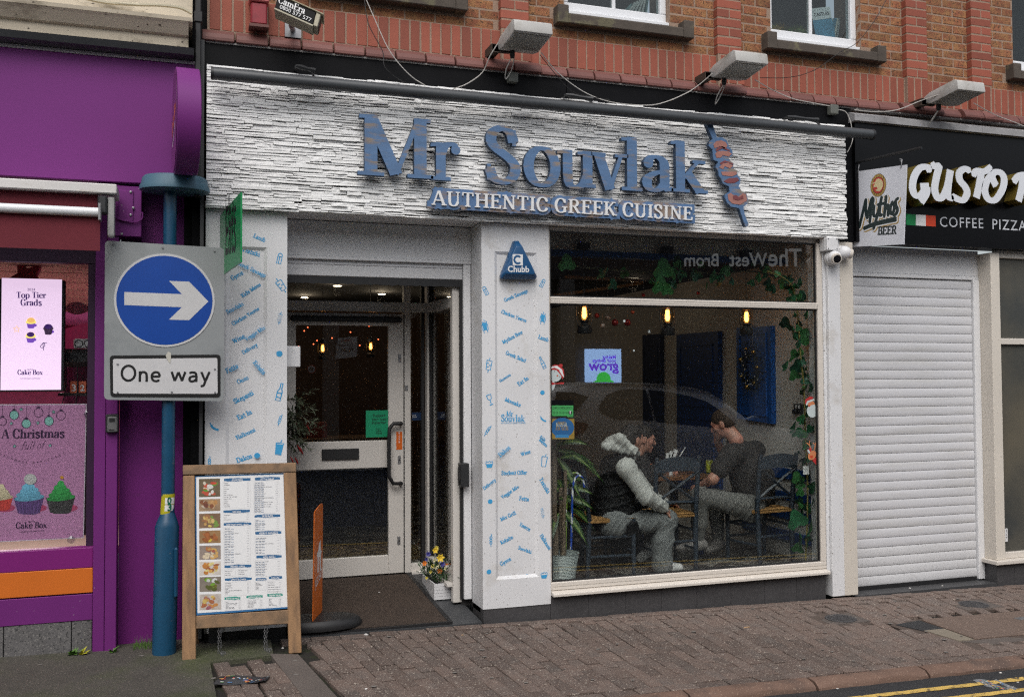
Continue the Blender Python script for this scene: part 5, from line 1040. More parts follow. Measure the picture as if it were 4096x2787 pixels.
for i, (px, d) in enumerate(((586, '3'), (655, '2'), (735, '5'))):
    p_ = at(px/1.976, 700+1262/1.976, .44); t = thing('candle_box', 'orange packet with a white %s on the cake shop shelf' % dict(zip('325', ('digit three', 'digit two', 'digit five')))[d], 'candle', (p_.x, .44, 1.721), 0, 'number candles on the shelf')
    G().box(p_.x-.022, p_.x+.022, .44, .48, 1.721, 1.80).ob('box', mat('cbox_%d' % i, (.62, .14, .06), .5, .1), t); text('digit', d, wall(.438), (p_.x-.014, 1.735), (p_.x+.014, 1.735), PAPER, t, px=False, bold=.03)
for i, px in enumerate((625, 697)):
    p_ = at(px/1.976, 700+1115/1.976, .42); t = thing('clock_dial', 'white square dial with a dark ring, %s of the pair on the shelf' % ('left' if not i else 'right'), 'dial', (p_.x, .42, 2.02), 0, 'pair of white dials on the shelf')
    G().box(p_.x-.033, p_.x+.033, .42, .45, 2.021, 2.087).ob('case', PAPER, t, bevel=.008); shape_ob('ring', uni(stroke(ell(p_.x, 2.054, .024, .024, 20), .006, .006, True)), wall(.419), 0, .001, BLK, t)
for i in range(4):
    x = -.75+i*.07; G().tube([Vector(t_) for t_ in smooth([(x, .43, 1.9), (x+.02*math.sin(i*3), .42, 1.75), (x-.03+.02*i, .43, 1.55), (x+.03, .44, 1.35-.05*i)], 5)], .004, 5).ob('cable', BLACKM, label='%s black cable from the left dangling in front of the cake shop shelf' % ('first', 'second', 'third', 'fourth')[i], cat='cable', group='cables dangling by the shelf')
bal = G().ball((-.455, .3, 2.22), .07, 16, sc=(.7, .7, 1.9)).ob('balloon', mat('foil_pink', (.5, .08, .3), .15, .05, m=.6), smooth=80, label='shiny pink foil balloon at the right of the cake shop window', cat='balloon')
starp = []
for k in range(10): a_ = math.pi/2+k*math.pi/5; r_ = .13 if k % 2 == 0 else .06; starp.append((-1.0+r_*math.cos(a_+.5), 2.50+r_*math.sin(a_+.5)))
shape_ob('star_balloon', uni([starp]), wall(.5), -.04, .04, mat('foil_red', (.3, .02, .03), .25, .05, m=.3), label='dark red foil star hanging behind the display screen', cat='balloon')
# display screen
SP = .30; sf = wall(SP-.021); EM = 1.0
scn = thing('display_screen', 'lit pink display screen reading Top Tier Grads in the cake shop window', 'screen', (-.95, SP, 1.74))
tl, br = at(-30, 1115, SP), at(258, 1565, SP); G().box(tl.x-.3, br.x, SP-.02, SP+.03, br.z, tl.z).ob('bezel', BLACKM, scn, bevel=.004)
a, b = sf.px(2, 1560), sf.px(248, 1118); SCR = lambda n_, c_, e_=EM: mat(n_, c_, .4, 0, emit=e_)
shape_ob('panel', uni([rect(a[0], b[0], a[1], b[1])]), sf, .0005, .0005, SCR('screen_pink', (.72, .52, .70)), scn)
sv = SCR('screen_violet', (.05, .015, .13), .6); sy = SCR('screen_yellow', (.75, .6, .15)); sp_ = SCR('screen_purple', (.14, .05, .35)); sdk = SCR('screen_dark', (.06, .03, .07), .5); sor = SCR('screen_gold', (.7, .4, .12))
T5 = lambda s_, p0, p1, f_, m_=sv, **k: text('lettering', s_, sf, p0, p1, m_, scn, font=f_, org=c5, d=.0012, **k)
T5('2024', (215, 915), (278, 915), 'b'); T5('Top Tier', (130, 972), (365, 972), dict(T=.2, t=.05, sh=.05)); T5('Grads', (163, 1032), (330, 1032), dict(T=.2, t=.05, sh=.05)); T5('Cake Box', (138, 1577), (338, 1577), dict(T=.2, t=.06, sh=.05)); T5('Egg Free', (215, 1540), (262, 1540), 'r'); T5('HANDMADE HAPPINESS', (158, 1612), (318, 1612), 'b')
def cup2(fr, cx, cy, s_, org, cm, tm, par, d, shadow=None, swirl=True):
    P = lambda pts: spx(fr, [(cx+x*s_, cy+y*s_) for x, y in pts], org)
    if shadow: shape_ob('shadow_print', uni([P(ell(.55, .55, .55, .3))]), fr, d, d, shadow, par)
    shape_ob('cake_case', uni([P([(-.85, 0), (.85, 0), (.6, 1.05), (.3, 1.12), (-.3, 1.12), (-.6, 1.05)])]), fr, d+.0006, d+.0006, cm, par)
    shape_ob('icing', uni([P(ell(0, -.05, 1., .35)), P(ell(0, -.35, .85, .35)), P(ell(0, -.6, .62, .3))]+([P(ell(0, -.9, .4, .3)), P(ell(0, -1.15, .2, .25))] if swirl else [])), fr, d+.0012, d+.0012, tm, par)
for x, y, cm, tm in ((245, 1165, sp_, sy), (242, 1278, sp_, sy), (382, 1215, sdk, sdk)): cup2(sf, x, y, 42, c5, cm, tm, scn, .001, sp_, False); shape_ob('topper', uni([spx(sf, ell(x, y-18, 30, 20), c5)]), sf, .0028, .0028, sor if (x, y) == (245, 1165) else sv, scn)
def star(cx, cy, r, n=5, k=.45): return [(cx+(r if i % 2 == 0 else r*k)*math.sin(i*math.pi/n), cy-(r if i % 2 == 0 else r*k)*math.cos(i*math.pi/n)) for i in range(2*n)]
shape_ob('star', uni(stroke(spx(sf, star(132, 1218, 28), c5), .004, .004, True)), sf, .001, .001, sor, scn)
shape_ob('squiggle', uni(stroke(spx(sf, smooth([(372, 1325), (340, 1330), (320, 1355), (335, 1365), (355, 1345), (340, 1325), (345, 1385)], 4), c5), .004)), sf, .001, .001, sv, scn)
# christmas poster
pf = wall(.125); po = thing('poster', 'pink poster reading A Christmas full of handmade happiness with three cupcakes', 'poster', (-.9, .125, .79))
cor = spx(pf, [(-60, 428), (685, 423), (662, 1483), (-60, 1518)], c14); shape_ob('sheet', uni([cor]), pf, -.003, 0, mat('poster_edge', (.6, .5, .58), .4, 0), po)
cor = spx(pf, [(-60, 436), (678, 431), (655, 1476), (-60, 1510)], c14); shape_ob('print', uni([cor]), pf, .0008, .0008, mat('poster_pink', (.50, .23, .40), .35, .03, 2, coat=.3), po)
ink = mat('poster_ink', (.05, .02, .06), .45, 0); mint = mat('poster_mint', (.25, .5, .45), .4, 0)
T4 = lambda s_, p0, p1, f_, **k: text('lettering', s_, pf, p0, p1, ink, po, font=f_, org=c14, d=.0016, **k)
T4('A Christmas', (8, 698), (510, 690), dict(T=.2, t=.06, sh=.05)); T4('full of', (165, 785), (345, 778), dict(T=.07, t=.04, sh=.01), shear=.35, ymul=1.15); T4('Cake Box', (125, 1408), (372, 1402), dict(T=.2, t=.06, sh=.05)); T4('Egg Free', (222, 1358), (280, 1357), 'r'); T4('HANDMADE HAPPINESS', (148, 1442), (350, 1430), 'b')
for i, ch_ in enumerate('HANDMADE HAPPINESS'):
    if ch_ == ' ': continue
    u = i/17; x = 0+u*510; y = 812+85*math.sin(math.pi*(.06+.9*u)); dy = 85*.9*math.pi/510*math.cos(math.pi*(.06+.9*u)); T4(ch_, (x-9, y-9*dy), (x+9, y+9*dy), 'b', size=.019)
for x, y, r_, f_ in ((20, 562, 32, 0), (112, 512, 36, 1), (208, 580, 36, 1), (305, 493, 36, 0), (387, 560, 36, 1), (482, 515, 36, 0)):
    c = ell(x, y, r_, r_, 20)
    if f_: shape_ob('bauble', uni([spx(pf, c, c14)]), pf, .0012, .0012, mint, po)
    shape_ob('bauble_line', uni(stroke(spx(pf, c, c14), .0035, .0035, True)+stroke(spx(pf, [(x, y-r_-14), (x, 432)], c14), .002)+[spx(pf, rect(x-12, x+12, y-r_-12, y-r_+4), c14)]), pf, .0018, .0018, ink, po)
for x, y in ((168, 468), (90, 578), (300, 574), (424, 488), (115, 758), (396, 753)): shape_ob('star', uni([spx(pf, star(x, y, 17), c14)]), pf, .0013, .0013, mint, po); shape_ob('star_line', uni(stroke(spx(pf, star(x, y, 17), c14), .0025, .0025, True)), pf, .0018, .0018, ink, po)
for x, s_, cm, tm in ((10, 92, (.5, .05, .04), (.6, .5, .33)), (228, 120, (.10, .05, .16), (.16, .42, .58)), (478, 115, (.045, .04, .04), (.04, .3, .07))):
    a_ = mat('case_%d' % x, cm, .5, .1, 30); b_ = mat('icing_%d' % x, tm, .5, .12, 60)
    shape_ob('shadow_print', uni([spx(pf, ell(x+s_*.25, 1245, s_*.95, 34), c14)]), pf, .001, .001, mat('print_rose_%d' % x, (.42, .06, .14), .5, 0), po)
    P = lambda pts: spx(pf, [(x+u*s_, 1165+v*s_) for u, v in pts], c14)
    shape_ob('cake_case', uni([P([(-1, 0), (1, 0), (.72, 1.0), (.4, 1.1), (-.4, 1.1), (-.72, 1.0)])]), pf, .0016, .0016, a_, po)
    for k in range(6): shape_ob('case_pleat', uni([P([(-.78+.29*k, .08), (-.74+.29*k, .08), (-.56+.22*k, 1.02), (-.6+.22*k, 1.02)])]), pf, .002, .002, mat('pleat_%d_%d' % (x, k), tuple(v*1.7 for v in cm), .5, 0), po)
    for k in range(5): w_ = 1.0-.19*k; shape_ob('icing', uni([P(ell(.03*(-1)**k, .0-.24*k, w_, .22, 18, rot=-.1))]), pf, .0022+.0005*k, .0022+.0005*k, mat('ic_%d_%d' % (x, k), tuple(v*(.82+.1*k) for v in tm), .5, .1, 40), po)
    if x == 228: shape_ob('snowball', uni([P(ell(.1, -1.22, .42, .36))]), pf, .005, .005, mat('snowball', (.5, .48, .46), .9, .2, 90), po)
    if x == 478: shape_ob('bead', uni([P(ell(.1, -1.4, .12, .11))]), pf, .005, .005, mat('bead', (.6, .28, .03), .4, 0), po)
SUC = glass('suction_clear', (.8, .8, .82), 2.5)
for x, y in ((693, 505), (565, 1495)): c = pf.px(x/1.976, 1400+y/1.976); G().lathe([(.024, 0), (.012, .006), (.006, .012)], (c[0], .11, c[1]), 14, Matrix.Rotation(math.pi/2, 3, 'X')).ob('suction_cup', SUC, po, smooth=40)
# round projecting sign
dr_ = thing('drum_sign', 'purple drum shaped projecting sign with orange lettering at the end of the purple fascia', 'projecting sign', (.0, -.35, 3.2))
cA, cB = at(745, 489, -.42), None; zc = cA.z; M = Matrix.Translation((cA.x, -.42, zc)) @ Matrix.Rotation(D2R(3.2), 4, 'Z')
g = G(); prof = ell(0, 0, .325, .325, 48)
g.add([M @ Vector((s_*.068, a_, b_)) for s_ in (-1, 1) for a_, b_ in prof], [tuple(range(48)), tuple(range(48, 96))[::-1]]+[(i, (i+1) % 48, 48+(i+1) % 48, 48+i) for i in range(48)])
g.ob('drum', PURP, dr_, bevel=.004, smooth=30)
fr = Fr(M @ Vector((-.0695, 0, 0)), M.to_3x3() @ Vector((0, -1, 0)), (0, 0, 1))
shape_ob('face', uni([ell(0, 0, .31, .31, 36)]), fr, .001, .002, mat('drum_face', (.16, .03, .15), .4, .05), dr_); text('lettering', 'Cake Box', fr, (-.22, -.06), (.22, .02), mat('sign_orange', (.65, .16, .04), .45, 0), dr_, px=False, d=.004, font=dict(T=.2, t=.08, sh=.05)); shape_ob('swoosh', uni(stroke(smooth([(-.15, -.13), (0, -.1), (.15, -.04)], 4), .014)), fr, .004, .004, PAPER, dr_)
G().box(cA.x-.03, cA.x+.03, -.12, -.045, zc-.25, zc+.25).ob('wall_bracket', PURP2, dr_)
# key safe
q_ = at(448, 1692, -.05); ks = thing('key_safe', 'small grey and black key safe on the purple pillar beside the road sign', 'key safe', (q_.x, -.05, q_.z-.06))
a, b = at(422, 1731, -.05), at(476, 1655, -.05); G().box(a.x, b.x, -.06, -.021, a.z, b.z).ob('case', BLACKM, ks, bevel=.012, bseg=3); G().box(a.x+.008, b.x-.008, -.066, -.0595, a.z+.008, b.z-.012).ob('front', mat('safe_grey', (.17, .17, .17), .45, .05, m=.3), ks, bevel=.01, bseg=2)
f_ = wall(-.0665); z_ = b.z-.04; shape_ob('shutter', uni([rrect(q_.x-.017, q_.x+.017, z_-.008, z_+.014, .006)]), f_, 0, .003, BLACKM, ks); text('lettering', 'Master', f_, (q_.x-.018, a.z+.017), (q_.x+.018, a.z+.017), BLK, ks, px=False, bold=.03)
# ================================================================ STREET FURNITURE AND SIGNS
sp = thing('road_sign', 'one way road sign with a white arrow on a blue disc, on a blue post', 'road sign', (-.11, -.2, .05), 0)
PYY = -.16; pb, pm0, pm1, pt = at(656, 2628, PYY), at(668, 2105, PYY), at(671, 2060, PYY), at(681, 745, PYY)
rl, ru = .073, .0405; pb.z = min(pb.z, gz(pb.x, PYY)+.0)-.02
G().tube([pb, pm0, pm0+(pm1-pm0)*.5, pm1+Vector((0, 0, .02))], [rl, rl, rl*.85, ru], 20).ob('base_sleeve', POLE, sp, smooth=40); G().tube([pm1, pt], ru, 18).ob('post', POLE, sp, smooth=40)
a = at(702, 2310, PYY-.05); G().box(a.x-.01, a.x+.014, PYY-.07, PYY-.02, a.z-.12, a.z+.19).ob('door_lug', POLE, sp, bevel=.008)
lc = at(700, 738, PYY); Mc = Matrix.Diagonal((1, .75, 1)); G().lathe([(.2, -.05), (.215, -.045), (.215, -.02), (.205, -.005), (.2, .03), (.185, .045), (.02, .05)], (lc.x, PYY, lc.z-.0), 30, Mc).ob('lamp_hood', POLEC, sp, smooth=35)
SF = wall(-.225)
co = spx(SF, [(420, 962), (898, 992), (894, 1604), (416, 1598)]); ctr = (sum(q[0] for q in co)/4, sum(q[1] for q in co)/4)
def rnd(poly, r, n=5):
    out = []
    for i, p_ in enumerate(poly):
        p_ = Vector(p_); a_ = Vector(poly[i-1]); b_ = Vector(poly[(i+1) % len(poly)]); u = (a_-p_).normalized(); v = (b_-p_).normalized()
        for k in range(n+1): t = k/n; out.append(tuple(p_+u*r*(1-t)**2+v*r*t**2))
    return out
shape_ob('backing_plate', uni([rnd(co, .03)]), SF, -.012, 0, SIGNG, sp)
dc = SF.px(660.5, 1201); rx = (SF.px(862, 1201)[0]-SF.px(459, 1201)[0])/2
shape_ob('disc_rim', uni([ell(dc[0], dc[1], rx, rx*.985, 48)]), SF, .0, .004, SIGNW, sp); shape_ob('disc', uni([ell(dc[0], dc[1], rx*.955, rx*.94, 48)]), SF, .004, .0055, SIGNB, sp)
shape_ob('arrow', uni([spx(SF, [(983, 925), (1437, 942), (1337, 838), (1495, 843), (1647, 1000), (1495, 1147), (1335, 1143), (1437, 1045), (983, 1028)], c5)]), SF, .0056, .0062, SIGNW, sp)
shape_ob('plate_border', uni([rnd(spx(SF, [(868, 43), (1742, 35), (1742, 372), (873, 368)], c14), .022)]), SF, 0, .004, BLK, sp); pi_ = shape_ob('plate', uni([rnd(spx(SF, [(893, 70), (1718, 62), (1720, 345), (895, 343)], c14), .012)]), SF, .004, .0046, SIGNW, sp)
text('lettering', 'One way', SF, (950, 250), (1660, 252), BLK, pi_, org=c14, d=.0056, font=sans)
for org, pts in ((c5, ((897, 547), (1285, 573), (1694, 600))), (c14, ((930, 113), (1698, 150), (930, 335), (1358, 331), (1700, 335)))):
    for x, y in pts: c = SF.px(org[0]+x/org[2], org[1]+y/org[2]); G().lathe([(.0065, .004), (.006, .009), (.003, .009)], SF.P(*c), 8, Matrix.Rotation(math.pi/2, 3, 'X')).ob('bolt', STEEL, sp)
shape_ob('peeling_sticker', uni([spx(SF, [(1328, 1395), (1350, 1405), (1352, 1440), (1345, 1490), (1318, 1455), (1310, 1425)], c5)]), SF, .0062, .0072, mat('sticker_rag', (.5, .48, .42), .8, .2, 30), sp)
# yellow number sticker wrapped on the post
sa_, sb_ = at(668, 2055, PYY), at(673, 1973, PYY)
def wrap(name, r, a0, a1, z0, z1, m, n=10):
    g = G(); vs = []
    for i in range(n+1):
        a_ = D2R(a0+(a1-a0)*i/n)
        for z, c in ((z0, sa_), (z1, sb_)):
            u = (z-sa_.z)/(sb_.z-sa_.z); cx2 = sa_.x+(sb_.x-sa_.x)*u; vs.append((cx2+r*math.sin(a_), PYY-r*math.cos(a_), z))
    return g.add(vs, [(2*i, 2*i+2, 2*i+3, 2*i+1) for i in range(n)]).ob(name, m, sp)
YS_ = mat('sticker_yellow', (.42, .38, .015), .4, .08, 20); H = sb_.z-sa_.z
wrap('number_sticker', ru+.0012, -75, 80, sa_.z, sb_.z, YS_); wrap('number_patch', ru+.002, -22, 66, sa_.z+H*.18, sa_.z+H*.48, PAPER); wrap('number_patch', ru+.002, -22, 66, sa_.z+H*.52, sa_.z+H*.82, PAPER)
fq = Fr((sa_.x+.014, PYY-ru-.0015, sa_.z), (1, .35, 0), (0, 0, 1)); dg = mat('digit_green', (.0, .12, .06), .4, 0)
for s_, z in (('3', .21), ('0', .55)): text('digit', s_, fq, (-.014, H*z), (.014, H*z), dg, sp, px=False, bold=.03, d=.002)
# menu board
AY = -.345; b0 = at(728, 2648, AY); AF = Fr(b0, (1, .005, 0), (0, math.sin(D2R(9.5)), math.cos(D2R(9.5))))
ab = thing('menu_board', 'wooden A-board with a printed menu standing beside the road sign', 'A-board', (.35, -.2, .05))
def aq(*p): return AF.px(*p)
K = (740, 1840, 1.3167); kq = lambda x, y: AF.px(740+x/1.3167, 1840+y/1.3167)
wl = lambda pts, d0, d1, nme, m: G().prism([AF.px(*q) for q in pts], AF, d0, d1).ob(nme, m, ab, bevel=.004)
wl([(728, 2648), (784, 2644), (778, 1900), (731, 1902)], -.03, .0, 'upright', WOODV); wl([(1156, 2614), (1207, 2610), (1184, 1888), (1134, 1890)], -.03, .0, 'upright', WOODV)
wl([(730, 1860), (1184, 1850), (1184, 1887), (731, 1899)], -.032, .004, 'rail', WOOD); wl([(784, 2462), (1156, 2438), (1156, 2494), (784, 2514)], -.03, -.002, 'rail', WOOD)
shape_ob('panel', uni([[AF.px(*q) for q in ((778, 1900), (1136, 1890), (1158, 2438), (783, 2462))]]), AF, -.028, -.012, BLACK, ab)
mb = shape_ob('menu_border', uni([[AF.px(*q) for q in ((780, 1904), (1139, 1892), (1156, 2432), (786, 2460))]]), AF, -.0115, -.011, mat('menu_blue', (.03, .14, .32), .4, .04), ab)
mp_ = shape_ob('menu_sheet', uni([[kq(*q) for q in ((58, 88), (518, 74), (541, 772), (66, 805))]]), AF, -.0108, -.0105, PAPER, ab)
def mt(s_, a, b, m, f_='b', d=-.0098, **k): return text('lettering', s_, AF, a, b, m, mp_, font=f_, org=K, d=d, **k)
HD = [('STARTERS', 205, 345, 104, INKB), ('SALADS', 202, 342, 271, INKB), ('PORTION / MEAL / BOX', 203, 350, 338, INKB), ('MIXED GRILL', 208, 350, 560, INKB), ("ON IT'S OWN", 210, 352, 628, INKB), ('SOFT DRINKS', 208, 292, 728, INKT), ('GREEK DRINKS', 324, 410, 720, INKT), ('GREEK BEERS', 434, 515, 711, INKT), ('PITTA WRAP', 368, 500, 99, INKB), ('SKEPASTI', 366, 502, 295, INKB), ('YEEROS BURGERS', 370, 508, 384, INKB), ('KIDS MENU', 376, 510, 510, INKB), ('DESSERTS', 372, 430, 628, INKB), ('HALLAL', 442, 512, 619, INKB)]
for s_, x0, x1, y, m in HD:
    r = random.Random(x0+y); up = []; lo = []
    for i in range(9): u = i/8; x = x0+(x1-x0)*u; up.append((x, y-6-3*math.sin(u*3.1)+r.uniform(-1.5, 1.5)-.03*(x-x0))); lo.append((x, y+6+2*math.sin(u*3.1)+r.uniform(-1.5, 1.5)-.03*(x-x0)))
    shape_ob('heading_brush', uni([[kq(*q) for q in up+lo[::-1]]]), AF, -.0103, -.0103, m, mp_)
    L = min((x1-x0)*.8, len(s_)*7.2); c = (x0+x1)/2; mt(s_, (c-L/2, y+4), (c+L/2, y+3), PAPER, bold=.02)
BL = [(204, 340, 118, 250, 'Tzatziki|Tirokafteri|Hummus|Oven Fetta|Fetta|Fries|Fries with Cheese|Fries with Fetta & Oregano|Kalamata Olives|Dolmades|Saganaki|Giant Beans|Cheese Balls'), (206, 338, 285, 320, 'Greek Salad|Dakos|Chicken Salad'), (208, 340, 354, 543, 'Yeeros Pork|Yeeros Chicken|Yeeros Mix (Pork & Chicken)|Skewers Pork|Skewers Chicken|Skewers Lamb|Mix Skewers|Special Mix Portion|Sausage|Skewers Kebab|Kebab Stuffed with Philadelphia|Halloumi|Veggie Mix|Mousaka with Salad'), (210, 262, 580, 610, 'Mixed Grill for 2|pork skewer|pitta bread'), (282, 340, 578, 606, 'Mixed Grill for 3|pork skewer|pitta bread'), (212, 342, 646, 708, "Pork Skewer|Chicken Skewer|Lamb Skewer|Sausage Skewer|Kebab|Kebab Stuffed with Philadelphia|Halloumi|Pitta"), (214, 296, 745, 786, 'Water|Coca Cola (Zero, Diet)|Fanta (Lemon, Orange)|Sprite|Capri Sun Orange|Pepsi (Diet, Max)'), (330, 408, 738, 778, 'Greek Loux Lemon|Greek Loux Orange|Greek Loux Cherry|Amita Motion|Amita Cherry|Amita Peach'), (442, 508, 730, 768, 'Mythos|Fix|Alpha|Corona|Budweiser|Beer no alcohol'),
    (366, 492, 114, 276, 'Pitta Yeeros Pork|Pitta Yeeros Chicken|Pitta Yeeros Mix (Pork & Chicken)|Pitta Skewers Lamb|Pitta Skewers Pork|Pitta Skewers Chicken|Pitta Skewers Kebab|Pitta Stuffed Kebab with Philadelphia|Pitta Halloumi|Pitta Mr Souvlaki Chicken - X Large|Pitta Mr Souvlaki Pork - X Large|Pitta Mr Souvlaki Mix - X Large|Pitta Vegan|Pitta Sausage'), (370, 496, 312, 368, 'Chicken|Pork|Mix (Pork & Chicken)|Halloumi|Veggie'), (372, 500, 404, 495, 'Chicken Yeeros Burger|Pork Yeeros Burger|Mix Yeeros Burger (Pork & Chicken)|Halloumi Burger|Greek Burger|Vegan Burger'), (372, 502, 530, 608, 'Mini Pitta Yeeros Chicken|Mini Pitta Yeeros Pork|Mini Pitta Yeeros Mix|Chicken Skewer & Fries|Pork Skewer & Fries|Sausage Skewers'), (372, 424, 645, 682, 'Ferrero|Cheesecake|Donut Kataifi|Oreo|Rokafi|Baklava'), (438, 508, 640, 700, 'Chicken Doner|Pitta Chicken|Pitta Skewer Chicken|Chicken Skewers Meal|Chicken Yeeros Burger')]
for x0, x1, y0, y1, it in BL:
    it = it.split('|'); n = len(it)
    for i, s_ in enumerate(it):
        y = y0+(y1-y0)*(i+.55)/n; L = min(len(s_)*2.75, (x1-x0)*.8); mt(s_, (x0, y-.03*0), (x0+L, y-.03*L), INKD, bold=.01)
        if x1-x0 > 60: mt('£%d.%d0' % (3+i % 8, i % 10), (x1-14, y-.03*(x1-x0)), (x1-3, y-.03*(x1-x0)), INKG)
        if n in (14, 6, 5) and x1-x0 > 100: mt('pitta, fries, salad', (x0, y+4.5), (x0+48, y+3.2), INKB)
    yb = y1+4; shape_ob('box_line', uni(stroke([kq(*q) for q in ((x0-4, y0-4), (x1+3, y0-8), (x1+4, yb-4), (x0-3, yb))], .0011, .0011, True)), AF, -.0103, -.0103, INKG, mp_)
PAL = [((.12, .09, .05), [(.6, .6, .55), (.5, .06, .03), (.1, .25, .03), (.55, .5, .4), (.45, .08, .04), (.06, .18, .02)]), ((.3, .2, .12), [(.4, .2, .07), (.16, .05, .03), (.5, .42, .33), (.42, .24, .1), (.2, .07, .03)]), ((.2, .12, .07), [(.5, .3, .1), (.6, .45, .12), (.15, .25, .05), (.55, .4, .15), (.3, .14, .06)]), ((.28, .16, .07), [(.3, .1, .03), (.36, .14, .05), (.22, .07, .02), (.6, .45, .05), (.3, .1, .03)]), ((.25, .2, .17), [(.5, .3, .1), (.4, .16, .06), (.6, .5, .35), (.35, .1, .06), (.55, .35, .1)]), ((.55, .5, .45), [(.5, .22, .05), (.45, .18, .04), (.3, .1, .04), (.55, .3, .08), (.6, .5, .2)]), ((.2, .17, .14), [(.6, .6, .58), (.12, .12, .02), (.5, .52, .48), (.15, .3, .03), (.08, .09, .02)]), ((.45, .4, .36), [(.45, .2, .06), (.5, .3, .08), (.35, .12, .05), (.55, .4, .12), (.3, .1, .12)])]
for i, ((bgc, cols), (y0, y1)) in enumerate(zip(PAL, ((98, 194), (205, 269), (281, 358), (371, 438), (450, 524), (534, 607), (615, 693), (706, 789)))):
    x0, x1 = 73+i*.6, 184+i*.9; r = random.Random(i); ph = shape_ob('food_photo', uni([[kq(*q) for q in ((x0, y0), (x1, y0-3), (x1+1, y1-3), (x0, y1))]]), AF, -.0103, -.0102, mat('photo_%d' % i, bgc, .4, .3, 30), mp_)
    for k in range(16):
        m_ = mat('food_%d_%d' % (i, k), r.choice(cols), .4, .3, 60); w_, h_ = r.uniform(7, 19), r.uniform(5, 13)
        shape_ob('food', uni([[kq(*q) for q in ell(min(max(x0+20+r.random()*(x1-x0-40), x0+w_+1), x1-w_-1), min(max(r.uniform(y0+12, y1-12), y0+h_+4), y1-h_-3), w_, h_, 10, rot=r.uniform(-.5, .5))]]), AF, -.0101+.00006*k, -.0101+.00006*k, m_, ph)
for px in (790, 1170):                               # hinged rear legs
    a_ = at(px, 1905, AY); top = AF.P(AF.px(px, 1900)[0], AF.px(px, 1900)[1], -.03); G().tube([top, Vector((top.x, min(.0, top.y+.17)-.01, gz(top.x, 0)+.0))], .016, 4).ob('rear_leg', WOOD, ab)
for px in (875, 1060):
    p0 = AF.P(*AF.px(px, 2505), -.02); g = G(); n = 16
    for s_ in (0, 1):
        for k in range(n):
            c = p0+Vector((.014*s_*(1+.2*math.sin(k)), .004*k*(.5+.5*s_), -.0165*k)); 
            if c.z < gz(c.x, c.y)+.012: c = Vector((c.x+.012*(k-8)*.3, c.y-.01*(k-8), gz(c.x, c.y)+.010))
            a_ = k*math.pi/2; g.tube([c+Vector((.005*math.cos(t)*math.cos(a_), .005*math.cos(t)*math.sin(a_), .011*math.sin(t))) for t in [j*math.pi/3 for j in range(6)]], .0016, 4, closed=True)
    g.ob('chain', STEEL, ab)
# green projecting sign
u_ = thing('projecting_sign', 'green projecting board reading Uber Eats fixed to the left pilaster', 'projecting sign', (.35, -.2, 2.3))
w_l = at(880, 900, -.02); uf = Fr((w_l.x, -.02, 2.5), (.035, -.36, 0), (0, 0, 1)); o7 = (780, 750, 5.27)
cor = spx(uf, [(548, 358), (963, 98), (970, 1545), (628, 1690), (505, 1740)], o7); UG = mat('uber_green', (.012, .24, .075), .3, .05, 3)
uw = uf.px(962, 900)[0]; zt0_, zt1_ = uf.px(884, 818)[1], uf.px(962, 769)[1]; zb1 = uf.px(964, 1047)[1]
shape_ob('panel', uni([[(0, zb1), (uw, zb1), (uw, zt1_-.0), (0, zt1_-.0)]]), uf, -.01, 0, UG, u_)
for s_, a, b, k in (('Uber', (632, 1035), (858, 965), 1.7), ('Eats', (632, 1435), (858, 1350), 1.6)): text('lettering', s_, uf, a, b, BLK, u_, org=o7, d=.001, ymul=k, bold=.0)
text('lettering', "WE'RE ON", uf, (668, 590), (822, 515), BLK, u_, org=o7, d=.001, ymul=1.5)
a, b = at(842, 990, -.01), at(878, 820, -.01); G().box(a.x, b.x+.012, -.03, .0, zb1+.02, zt1_-.1).ob('wall_bracket', DGREY, u_)
# orange standing sign
je = thing('standing_sign', 'orange pavement sign reading JUST EAT on a black rubber base in the entrance', 'standing sign', (.9, .2, .07)); c6 = (1000, 1987, 1.976)
bA, bB = at(1252, 2500, .02), at(1289, 2442, .30); jf = Fr((bA.x, bA.y, 0), (bB.x-bA.x, bB.y-bA.y, 0), (0, 0, 1))
cor = [(498, 1020), (571, 895), (577, 62), (570, 50), (556, 60), (520, 105), (511, 125)]
JO = mat('just_orange', (.60, .13, .012), .4, .05, 3); shape_ob('panel', uni([spx(jf, cor, c6)]), jf, -.006, 0, JO, je)
text('lettering', 'JUST EAT', jf, (517, 720), (568, 618), PAPER, je, org=c6, d=.001, ymul=1.5, bold=.02)
shape_ob('logo', uni([spx(jf, [(545, 365), (556, 338), (558, 420), (566, 425), (560, 450), (558, 575), (550, 590), (548, 470), (543, 472), (541, 590), (532, 600), (533, 470), (528, 475), (530, 440), (538, 425)], c6)]), jf, .001, .001, PAPER, je)
ctr_ = (bA+bB)/2; zb = rz(ctr_.x, ctr_.y); Mx = Matrix.Diagonal((1, .52, 1)); bx2 = at(1390, 2480, .12)
G().lathe([(.30, 0), (.305, .02), (.29, .05), (.26, .066), (.02, .07)], (ctr_.x+.0, ctr_.y-.03, zb-.005), 28, Mx).ob('base', BLACKM, je, smooth=40)
